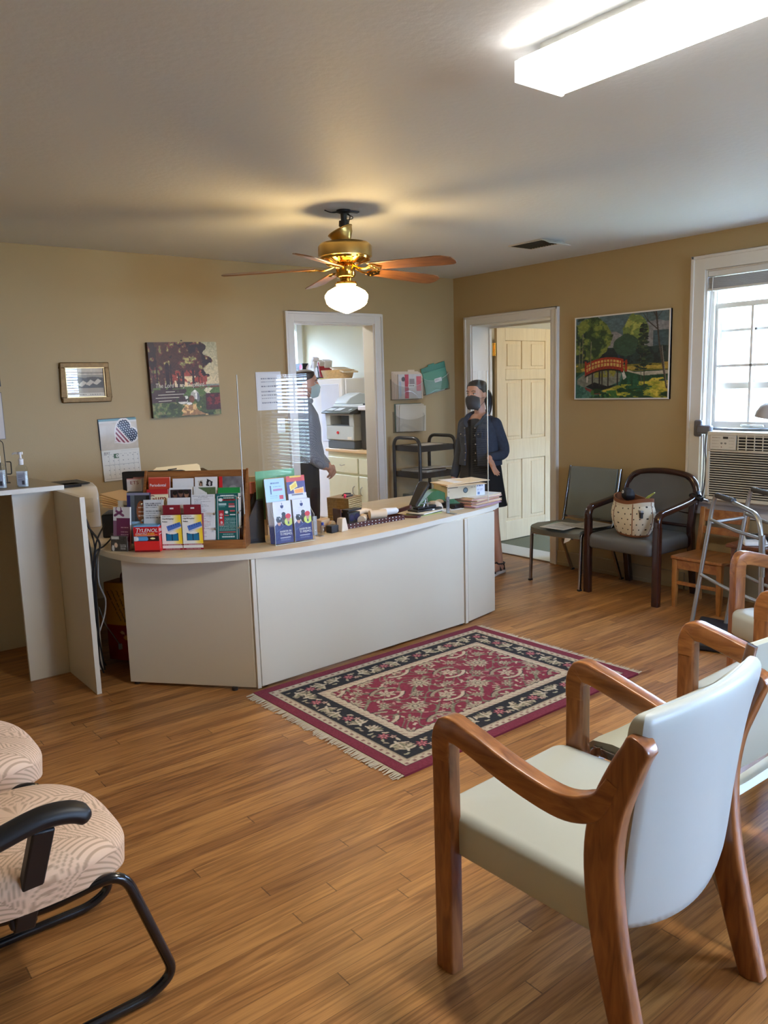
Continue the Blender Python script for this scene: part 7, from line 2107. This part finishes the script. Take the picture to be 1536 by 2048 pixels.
p = Pic(40, 40, (40, 36, 48)); p.noise(20, 5); p.ell(.75, .25, .2, .2, (214, 60, 96)).ell(.8, .5, .14, .2, (150, 130, 170)); p.line(.1, .9, .4, .5, .03, (200, 200, 206)).line(.3, .4, .6, .95, .03, (206, 206, 210)).line(.5, .9, .9, .95, .02, (190, 190, 200))
m = MB(); m.T = Matrix.Translation((-.14, 2.60, 1.652)) @ Matrix.Rotation(R(-90), 4, 'Z'); m.box(0, .16, .0005, .2, 0, .19, 1).img(.16, .19, p.a)
tag(m.build('gift_bag', [PRG, M_BLK]), 'dark printed box with pink pattern on the refrigerator', 'box')
# ------------------------------------------------------------------ people
def remesh(o, v, sm=6):
    r = o.modifiers.new('r', 'REMESH'); r.mode = 'VOXEL'; r.voxel_size = v; r.use_smooth_shade = True
    s_ = o.modifiers.new('sm', 'SMOOTH'); s_.iterations = sm; s_.factor = .5
    return o
def ball(m, c, r, sx=1, sy=1, sz=1, n=14, mat=0, M=None):
    prof = [(math.sin(math.pi * k / n), -math.cos(math.pi * k / n)) for k in range(n + 1)]
    T0 = m.T; m.T = m.T @ Matrix.Translation(c) @ (M or Matrix()) @ Matrix.Diagonal((r * sx, r * sy, r * sz, 1))
    m.lathe(prof, n * 2, mat=mat); m.T = T0
def limb(m, pts, rr):
    P = spline(pts, 6); n = len(P)
    k = len(rr) - 1
    r = [rr[min(k, int(i / (n - 1) * k))] + (rr[min(k, int(i / (n - 1) * k) + 1)] - rr[min(k, int(i / (n - 1) * k))]) * ((i / (n - 1) * k) % 1) for i in range(n)]
    m.tube(P, r, 14)
    ball(m, P[0], rr[0] * .98); ball(m, P[-1], rr[-1] * .98)
def torso(m, rings, n=28):
    m.loft([[((w) * math.copysign(abs(math.cos(a)) ** .8, math.cos(a)) + cx, d * math.sin(a) + cyy, z) for a in [2 * math.pi * q / n for q in range(n)]] for z, w, d, cx, cyy in rings])
def hand(m, wrist, fwd, side, palm_n, curl=.4, s=1.0, spread=.25, left=True):
    """palm and five separate fingers; fwd = towards fingertips, side = towards the thumb"""
    w = Vector(wrist); f = Vector(fwd).normalized(); s_ = Vector(side).normalized(); nrm = Vector(palm_n).normalized()
    m.sweep([w - f * .01, w + f * .03 * s, w + f * .07 * s, w + f * .085 * s], [.044 * s, .062 * s, .074 * s, .070 * s], [.030 * s, .028 * s, .024 * s, .020 * s], side=tuple(s_), chamfer=.45)
    for k, (o, L) in enumerate(((.028, .072), (.010, .080), (-.010, .074), (-.028, .058))):
        b = w + f * .08 * s + s_ * o * s
        d = (f + s_ * (o * spread * 12)).normalized()
        pts = [b - d * .012, b]
        a = 0
        for q in (.45, .32, .23):
            a += curl * (.7 + .12 * k)
            dd = d * math.cos(a) + nrm * math.sin(a)
            pts.append(pts[-1] + dd * L * s * q)
        m.tube(pts, [.0092 * s, .009 * s, .0085 * s, .0078 * s, .006 * s], 10)
        ball(m, pts[-1], .006 * s)
    tb = w + f * .018 * s + s_ * .026 * s
    t1 = tb + (f * .5 + s_ * .75 + nrm * .25).normalized() * .036 * s
    t2 = t1 + (f * .85 + s_ * .25 + nrm * .45).normalized() * .032 * s
    t3 = t2 + (f * .9 + nrm * .5).normalized() * .022 * s
    m.tube([tb - s_ * .01, tb, t1, t2, t3], [.013 * s, .0135 * s, .0105 * s, .0095 * s, .007 * s], 10); ball(m, t3, .007 * s)
def head_rings(c, s, female=False):
    """rings from chin to crown, facing -y; c is the chin point height origin"""
    tab = [(0.0, .022, -.075, -.010), (.010, .034, -.088, .020), (.03, .047, -.093, .045), (.055, .058, -.094, .062), (.085, .066, -.093, .078), (.115, .071, -.094, .090), (.14, .073, -.096, .096), (.165, .0735, -.094, .098), (.19, .070, -.084, .093), (.208, .059, -.066, .078), (.222, .038, -.040, .050), (.229, .012, -.012, .018)]
    out = []
    for z, w, yf, yb in tab:
        if female: w *= .95
        ring = []
        cyy, d = (yf + yb) / 2, (yb - yf) / 2
        for q in range(28):
            a = 2 * math.pi * q / 28
            x = w * math.copysign(abs(math.cos(a)) ** .85, math.cos(a)); y = cyy + d * math.sin(a)
            ring.append((c[0] + x * s, c[1] + y * s, c[2] + z * s))
        out.append(ring)
    return out
def face_bits(m, c, s):
    # nose, brow ridge, lips, ears
    m.loft([[(c[0] + x * s, c[1] + y * s, c[2] + z * s) for x, y, z in ring] for ring in (
        [(-.006, -.090, .135), (.006, -.090, .135), (.004, -.104, .135), (-.004, -.104, .135)],
        [(-.011, -.088, .108), (.011, -.088, .108), (.006, -.114, .106), (-.006, -.114, .106)],
        [(-.017, -.086, .090), (.017, -.086, .090), (.009, -.116, .092), (-.009, -.116, .092)],
        [(-.012, -.086, .083), (.012, -.086, .083), (.006, -.104, .084), (-.006, -.104, .084)])])
    for s2 in (-1, 1):
        m.tube([(c[0] + s2 * .014 * s, c[1] - .092 * s, c[2] + .143 * s), (c[0] + s2 * .045 * s, c[1] - .082 * s, c[2] + .145 * s)], .006 * s, 8)
        ball(m, (c[0] + s2 * .073 * s, c[1] + .012 * s, c[2] + .11 * s), .03 * s, .30, .62, 1.0)
    m.tube([(c[0] - .02 * s, c[1] - .088 * s, c[2] + .058 * s), (c[0], c[1] - .096 * s, c[2] + .06 * s), (c[0] + .02 * s, c[1] - .088 * s, c[2] + .058 * s)], .006 * s, 8)
def eyes(c, s, body, brow, th=.0035):
    for s2 in (-1, 1):
        m = MB(); ball(m, (c[0] + s2 * .031 * s, c[1] - .0800 * s, c[2] + .122 * s), .0125 * s, 1.15, .9, .62)
        e = m.build('eye', mat('eye white', (206, 200, 192), rough=.2), body, ang=60)
        m = MB(); ball(m, (c[0] + s2 * .031 * s, c[1] - .0885 * s, c[2] + .122 * s), .0055 * s, 1, .6, 1); m.build('iris', mat('dark iris', (34, 22, 16), rough=.2), e, ang=60)
        m = MB(); m.tube([(c[0] + s2 * .014 * s, c[1] - .097 * s, c[2] + .142 * s), (c[0] + s2 * .03 * s, c[1] - .095 * s, c[2] + .147 * s), (c[0] + s2 * .048 * s, c[1] - .084 * s, c[2] + .143 * s)], [.003 * s, th * s, .002 * s], 8); m.build('eyebrow', brow, body, ang=60)
        m = MB(); m.tube([(c[0] + s2 * .016 * s, c[1] - .091 * s, c[2] + .125 * s), (c[0] + s2 * .03 * s, c[1] - .0935 * s, c[2] + .1305 * s), (c[0] + s2 * .046 * s, c[1] - .082 * s, c[2] + .124 * s)], .0018 * s, 6); m.build('lashes', brow, body)
def mask(c, s, material, body, pleats=False):
    m = MB(); rings = []
    for k, (z, f, w) in enumerate(((.112, -.103, .014), (.100, -.122, .032), (.085, -.128, .044), (.065, -.126, .050), (.045, -.122, .050), (.022, -.116, .046), (.004, -.106, .038), (-.006, -.090, .026))):
        ring = []
        for i in range(13):
            u = i / 12 * 2 - 1
            a = u * 1.25
            wx = (.052, .060, .066, .068, .067, .062, .052, .036)[k]
            x = wx * math.sin(a) / math.sin(1.25); y = f + (1 - math.cos(a)) * (.105 if k < 6 else .075) + .004 * (pleats and k % 2)
            ring.append((c[0] + x * s, c[1] + y * s, c[2] + (z - .012 * abs(u) ** 2) * s))
        rings.append(ring)
    n = 13
    vs = [p for r in rings for p in r] + [(p[0], p[1] + .003, p[2]) for r in rings for p in r]
    k = len(rings); fs = []
    for i in range(k - 1):
        for q in range(n - 1):
            fs.append((i * n + q, i * n + q + 1, (i + 1) * n + q + 1, (i + 1) * n + q)); o_ = k * n; fs.append((o_ + i * n + q, o_ + (i + 1) * n + q, o_ + (i + 1) * n + q + 1, o_ + i * n + q + 1))
    m.add(vs, fs); b = m.build('face_mask', material, body, ang=60)
    m = MB()
    for s2 in (-1, 1):
        for z in (.085, .02):
            m.tube(spline([(c[0] + s2 * .064 * s, c[1] - .045 * s, c[2] + z * s), (c[0] + s2 * .076 * s, c[1] - .0 * s, c[2] + (z + .10) / 2 * s), (c[0] + s2 * .079 * s, c[1] + .02 * s, c[2] + .11 * s)]), .0015, 6)
    m.build('ear_loops', material, b)

M_SKIN = mat('light skin', (196, 146, 122), rough=.5, var=.04, vscale=20)
M_SKIN2 = mat('warm skin', (190, 140, 112), rough=.5, var=.04, vscale=20)
# ---- the man in the copier room doorway: faces right
mt = thing('person', 'man in grey shirt and surgical mask, hands clasped, in copier room doorway', 'person', (-1.425, .42, 0), 52)
m = MB(); CH = (0, -.02, 1.475)
m.loft(head_rings(CH, 1.0)); face_bits(m, CH, 1.0)
limb(m, [(0, .03, 1.38), (0, .015, 1.46), (0, .005, 1.53)], [.062, .056, .058])
torso(m, [(.86, .15, .10, 0, 0), (.95, .165, .11, 0, 0), (1.05, .155, .105, 0, 0), (1.2, .175, .115, 0, 0), (1.32, .185, .11, 0, .01), (1.40, .13, .08, 0, .02), (1.44, .06, .05, 0, .02)])
for s2 in (-1, 1):
    limb(m, [(s2 * .10, .0, .88), (s2 * .105, -.01, .50), (s2 * .11, .015, .10)], [.085, .062, .042])
    m.sweep([(s2 * .11, .06, .04), (s2 * .11, -.02, .045), (s2 * .115, -.12, .03), (s2 * .115, -.18, .025)], [.065, .075, .09, .06], [.08, .08, .05, .03], side=(1, 0, 0), chamfer=.4)
    limb(m, [(s2 * .18, .01, 1.36), (s2 * .235, .03, 1.10), (s2 * .15, -.12, .90), (s2 * .045, -.19, .85)], [.052, .045, .038, .028])
hand(m, (.06, -.18, .855), (-.75, -.35, -.45), (-.3, -.2, .75), (-.2, .6, -.5), .75, 1.0, .1)
hand(m, (-.055, -.19, .845), (.70, -.45, -.50), (.3, -.5, .65), (.1, .6, -.5), .6, 1.0, .1)
body = remesh(m.build('body', M_SKIN, mt), .0055, 4)
M_BHAIR = mat('short brown hair', (50, 36, 28), rough=.75, var=.3, vscale=60, bump=.8, bscale=120)
eyes(CH, 1.0, body, M_BHAIR, .0045)
m = MB()
rr = head_rings((CH[0], CH[1], CH[2]), 1.0)
hr = []
for k, ring in enumerate(rr):
    zr = ring[0][2] - CH[2]
    if zr < .055: continue
    q = []
    for p_ in ring:
        y = p_[1] - CH[1]
        g_ = .010 + .006 * (zr > .18)
        lim = -.005 if zr < .15 else (-.062 if zr < .18 else -.078)
        cx, cyy = p_[0] * (1 + g_ / .07), y * (1 + g_ / .09) + .003
        cyy = max(cyy, lim + (0 if zr > .12 else .03))
        q.append((cx, CH[1] + cyy, p_[2] + (.012 if zr > .2 else 0)))
    hr.append(q)
m.loft(hr); remesh(m.build('hair', M_BHAIR, body), .005, 3)
M_SMASK = mat('pale teal surgical mask', (178, 202, 206), rough=.8, bump=.2)
mask(CH, 1.0, M_SMASK, body, True)
# patterned shirt
def shirt_mat():
    m_, nt, p_ = _pr('grey patterned shirt')
    tc = nt.nodes.new('ShaderNodeTexCoord'); mp = nt.nodes.new('ShaderNodeMapping'); mp.inputs['Rotation'].default_value = (.3, 0, .5)
    ck = nt.nodes.new('ShaderNodeTexChecker'); ck.inputs['Scale'].default_value = 110
    ck.inputs['Color1'].default_value = (*lin((150, 154, 160)), 1); ck.inputs['Color2'].default_value = (*lin((108, 112, 122)), 1)
    nt.links.new(tc.outputs['Object'], mp.inputs[0]); nt.links.new(mp.outputs[0], ck.inputs[0]); nt.links.new(ck.outputs[0], p_.inputs['Base Color'])
    p_.inputs['Roughness'].default_value = .85
    return m_
M_SHIRT = shirt_mat()
m = MB()
torso(m, [(.90, .185, .135, 0, -.01), (.98, .19, .145, 0, -.01), (1.08, .18, .135, 0, 0), (1.2, .195, .135, 0, 0), (1.32, .20, .125, 0, .01), (1.385, .165, .10, 0, .02), (1.43, .09, .075, 0, .02)])
for s2 in (-1, 1):
    limb(m, [(s2 * .175, .01, 1.345), (s2 * .245, .035, 1.10), (s2 * .17, -.10, .925), (s2 * .085, -.16, .872)], [.072, .062, .054, .043])
sh = remesh(m.build('shirt', M_SHIRT, body), .007, 5)
m = MB(); m.tube([(.068 * math.cos(a), .005 + .068 * math.sin(a) , 1.455 + .018 * math.sin(a)) for a in [2 * math.pi * q / 20 for q in range(20)]], .014, 8, closed=True, flat=1.6); m.build('collar', M_SHIRT, sh, ang=60)
m = MB()
torso(m, [(.99, .172, .122, 0, 0), (.93, .178, .125, 0, 0), (.84, .175, .125, 0, 0)])
for s2 in (-1, 1): limb(m, [(s2 * .095, 0, .87), (s2 * .11, -.01, .50), (s2 * .115, .015, .06)], [.098, .082, .072])
remesh(m.build('trousers', mat('charcoal trousers', (34, 34, 40), rough=.8), body), .008, 4)
m = MB()
for s2 in (-1, 1): m.sweep([(s2 * .112, .075, .035), (s2 * .112, -.02, .045), (s2 * .116, -.12, .035), (s2 * .116, -.20, .02)], [.075, .085, .098, .06], [.07, .09, .065, .035], side=(1, 0, 0), chamfer=.4)
m.build('shoes', M_BLK, body, ang=60)

# ---- the woman at the open door: faces left, one palm out
wt = thing('person', 'woman in denim jacket, black dress and black mask, one palm out', 'person', (-.64, -.965, 0), -80)
m = MB(); CH = (0, -.035, 1.352)
m.loft(head_rings(CH, .96, True)); face_bits(m, CH, .96)
limb(m, [(0, .02, 1.26), (0, .005, 1.33), (0, -.01, 1.40)], [.050, .045, .047])
torso(m, [(.80, .155, .105, 0, .01), (.90, .165, .11, 0, .01), (1.02, .125, .09, 0, 0), (1.14, .145, .105, 0, -.01), (1.22, .16, .095, 0, 0), (1.28, .11, .065, 0, .01), (1.31, .05, .04, 0, .01)])
for s2 in (-1, 1):
    q_ = .165 if s2 > 0 else -.07
    limb(m, [(s2 * .085, 0, .82), ((q_ + s2 * .085) / 2, -.01, .46), (q_, .02, .09)], [.08, .052, .034])
    m.sweep([(q_, .055, .045), (q_, -.02, .055), (q_ + .003, -.10, .040), (q_ + .004, -.155, .035)], [.052, .06, .075, .05], [.06, .065, .035, .02], side=(1, 0, 0), chamfer=.4)
SL, EL, WL = (.145, .0, 1.225), (.185, .07, 1.00), (.185, -.13, .965)
SR, ER, WR = (-.145, .0, 1.225), (-.20, .0, .98), (-.21, -.08, .785)
limb(m, [SL, EL, WL], [.042, .036, .024]); limb(m, [SR, ER, WR], [.042, .034, .023])
hand(m, WL, (.42, -.05, -.85), (.15, -.95, .1), (.85, -.15, .3), .16, 1.0, .8)
hand(m, WR, (0, -.15, -1), (.05, -1, .1), (1, .1, 0), .45, .92, .15)
body = remesh(m.build('body', M_SKIN2, wt), .005, 4)
M_HAIR = mat('black hair', (20, 15, 14), rough=.4, spec=.5, bump=.5, bscale=90)
eyes(CH, .96, body, M_HAIR, .003)
m = MB(); rr = head_rings(CH, .96, True); hr = []
for k, ring in enumerate(rr):
    zr = (ring[0][2] - CH[2]) / .96
    if zr < .08: continue
    q = []
    for p_ in ring:
        y = p_[1] - CH[1]
        g_ = .009
        cx, cyy = p_[0] * (1 + g_ / .07), y * (1 + g_ / .09) + .003
        lim = .012 if zr < .12 else (-.02 if zr < .15 else (-.055 if zr < .18 else -.2))
        if zr < .19: cyy = max(cyy, lim)
        q.append((cx, CH[1] + cyy, p_[2] + (.008 if zr > .2 else 0)))
    hr.append(q)
m.loft(hr)
hair = remesh(m.build('hair', M_HAIR, body), .005, 3)
m = MB(); m.tube(spline([(0, .06, 1.475), (.0, .105, 1.455), (.005, .125, 1.39), (.01, .115, 1.32), (.01, .10, 1.27)], 6), [.018, .024, .032, .036, .038, .040, .040, .040, .040, .040, .038, .036, .034, .032, .028, .026, .024, .022, .020, .018, .016, .014, .012, .008, .004], 14); m.build('ponytail', M_HAIR, hair, ang=60)
M_KMASK = mat('black cloth mask', (44, 42, 42), rough=.85)
mask(CH, .96, M_KMASK, body)
M_DRESS = mat('black dress', (14, 13, 14), rough=.9)
m = MB()
torso(m, [(.56, .225, .17, 0, .01), (.62, .215, .16, 0, .01), (.75, .195, .14, 0, .01), (.88, .178, .122, 0, .01), (1.00, .138, .10, 0, 0), (1.10, .152, .118, 0, -.008), (1.18, .166, .116, 0, -.005), (1.225, .165, .103, 0, .0), (1.25, .13, .085, 0, .004), (1.272, .09, .068, 0, .008), (1.288, .064, .056, 0, .012)])
m.build('dress', M_DRESS, body, ang=70)
M_DENIM = mat('dark denim', (44, 52, 66), rough=.85, var=.35, vscale=40, bump=.3)
m = MB()
n = 30
def jr(z, w, d, gap, cyy=0):
    """open-fronted jacket ring, outer then inner"""
    a0, a1 = -math.pi / 2 + gap, 1.5 * math.pi - gap
    out = [(w * math.copysign(abs(math.cos(a)) ** .8, math.cos(a)), d * math.sin(a) + cyy, z) for a in [a0 + (a1 - a0) * q / (n - 1) for q in range(n)]]
    return out + [(x * .93, (y - cyy) * .92 + cyy, z) for x, y, _ in out[::-1]]
m.loft([jr(.895, .188, .138, .26, .005), jr(.93, .186, .136, .26, .005), jr(1.02, .165, .128, .25), jr(1.12, .176, .136, .24), jr(1.19, .185, .133, .26), jr(1.235, .178, .118, .32, .003), jr(1.265, .145, .092, .42, .008), jr(1.29, .095, .072, .6, .01)])
jk = m.build('denim_jacket', M_DENIM, body, ang=60)
for nm, a, b_, c_ in (('sleeve', SL, EL, WL), ('sleeve', SR, ER, WR)):
    a, b_, c_ = Vector(a), Vector(b_), Vector(c_)
    m = MB(); limb(m, [a + Vector((0, 0, -.005)), b_, c_.lerp(b_, .12)], [.060, .047, .036]); remesh(m.build(nm, M_DENIM, jk), .007, 4)
m = MB()
for s2 in (-1, 1):
    m.tube(spline([(s2 * .035, -.128, 1.205), (s2 * .07, -.105, 1.245), (s2 * .078, -.05, 1.29), (s2 * .065, .02, 1.315), (0, .062, 1.325)], 5), [.006, .014, .02, .022, .022, .02] + [.02] * 20, 8, flat=.45)
    m.box(s2 * .085 - .032, s2 * .085 + .032, -.141, -.130, 1.125, 1.165)
m.build('collar', M_DENIM, jk, bevel=.003)
m = MB()
for s2 in (-1, 1):
    for z in (.94, 1.0, 1.07, 1.14, 1.20): m.lathe([(0, 0), (.006, 0), (.005, .003), (0, .004)], 10, (s2 * .050, -.136 - .003 * (z < .97) + .004 * (.98 < z < 1.1), z), 0, Matrix.Rotation(R(90), 4, 'X'))
    m.lathe([(0, 0), (.006, 0), (.005, .003), (0, .004)], 10, (s2 * .085, -.1425, 1.15), 0, Matrix.Rotation(R(90), 4, 'X'))
m.build('buttons', M_STUD, jk)
m = MB()
for s2 in (-1, 1):
    q_ = .165 if s2 > 0 else -.07
    m.sweep([(q_, .075, .012), (q_, -.02, .012), (q_ + .004, -.12, .012), (q_ + .005, -.175, .012)], [.06, .066, .085, .05], .024, side=(1, 0, 0), chamfer=.2)
m.build('sandal_soles', mat('white sole', (206, 200, 192), rough=.6), body)
m = MB()
for s2 in (-1, 1):
    x = .167 if s2 > 0 else -.07
    m.tube([(x + .036 * math.cos(a), .03 + .045 * math.sin(a), .085) for a in [2 * math.pi * q / 16 for q in range(16)]], .006, 8, closed=True)
    m.tube(spline([(x - .042, -.10, .022), (x, -.10, .068), (x + .042, -.10, .022)]), .009, 8).tube(spline([(x - .034, .0, .03), (x, -.02, .095), (x + .034, 0, .03)]), .008, 8).tube(spline([(x - .03, .05, .03), (x, .075, .07), (x + .03, .05, .03)]), .008, 8)
m.build('sandal_straps', mat('dark brown strap', (44, 32, 28), rough=.5), body)
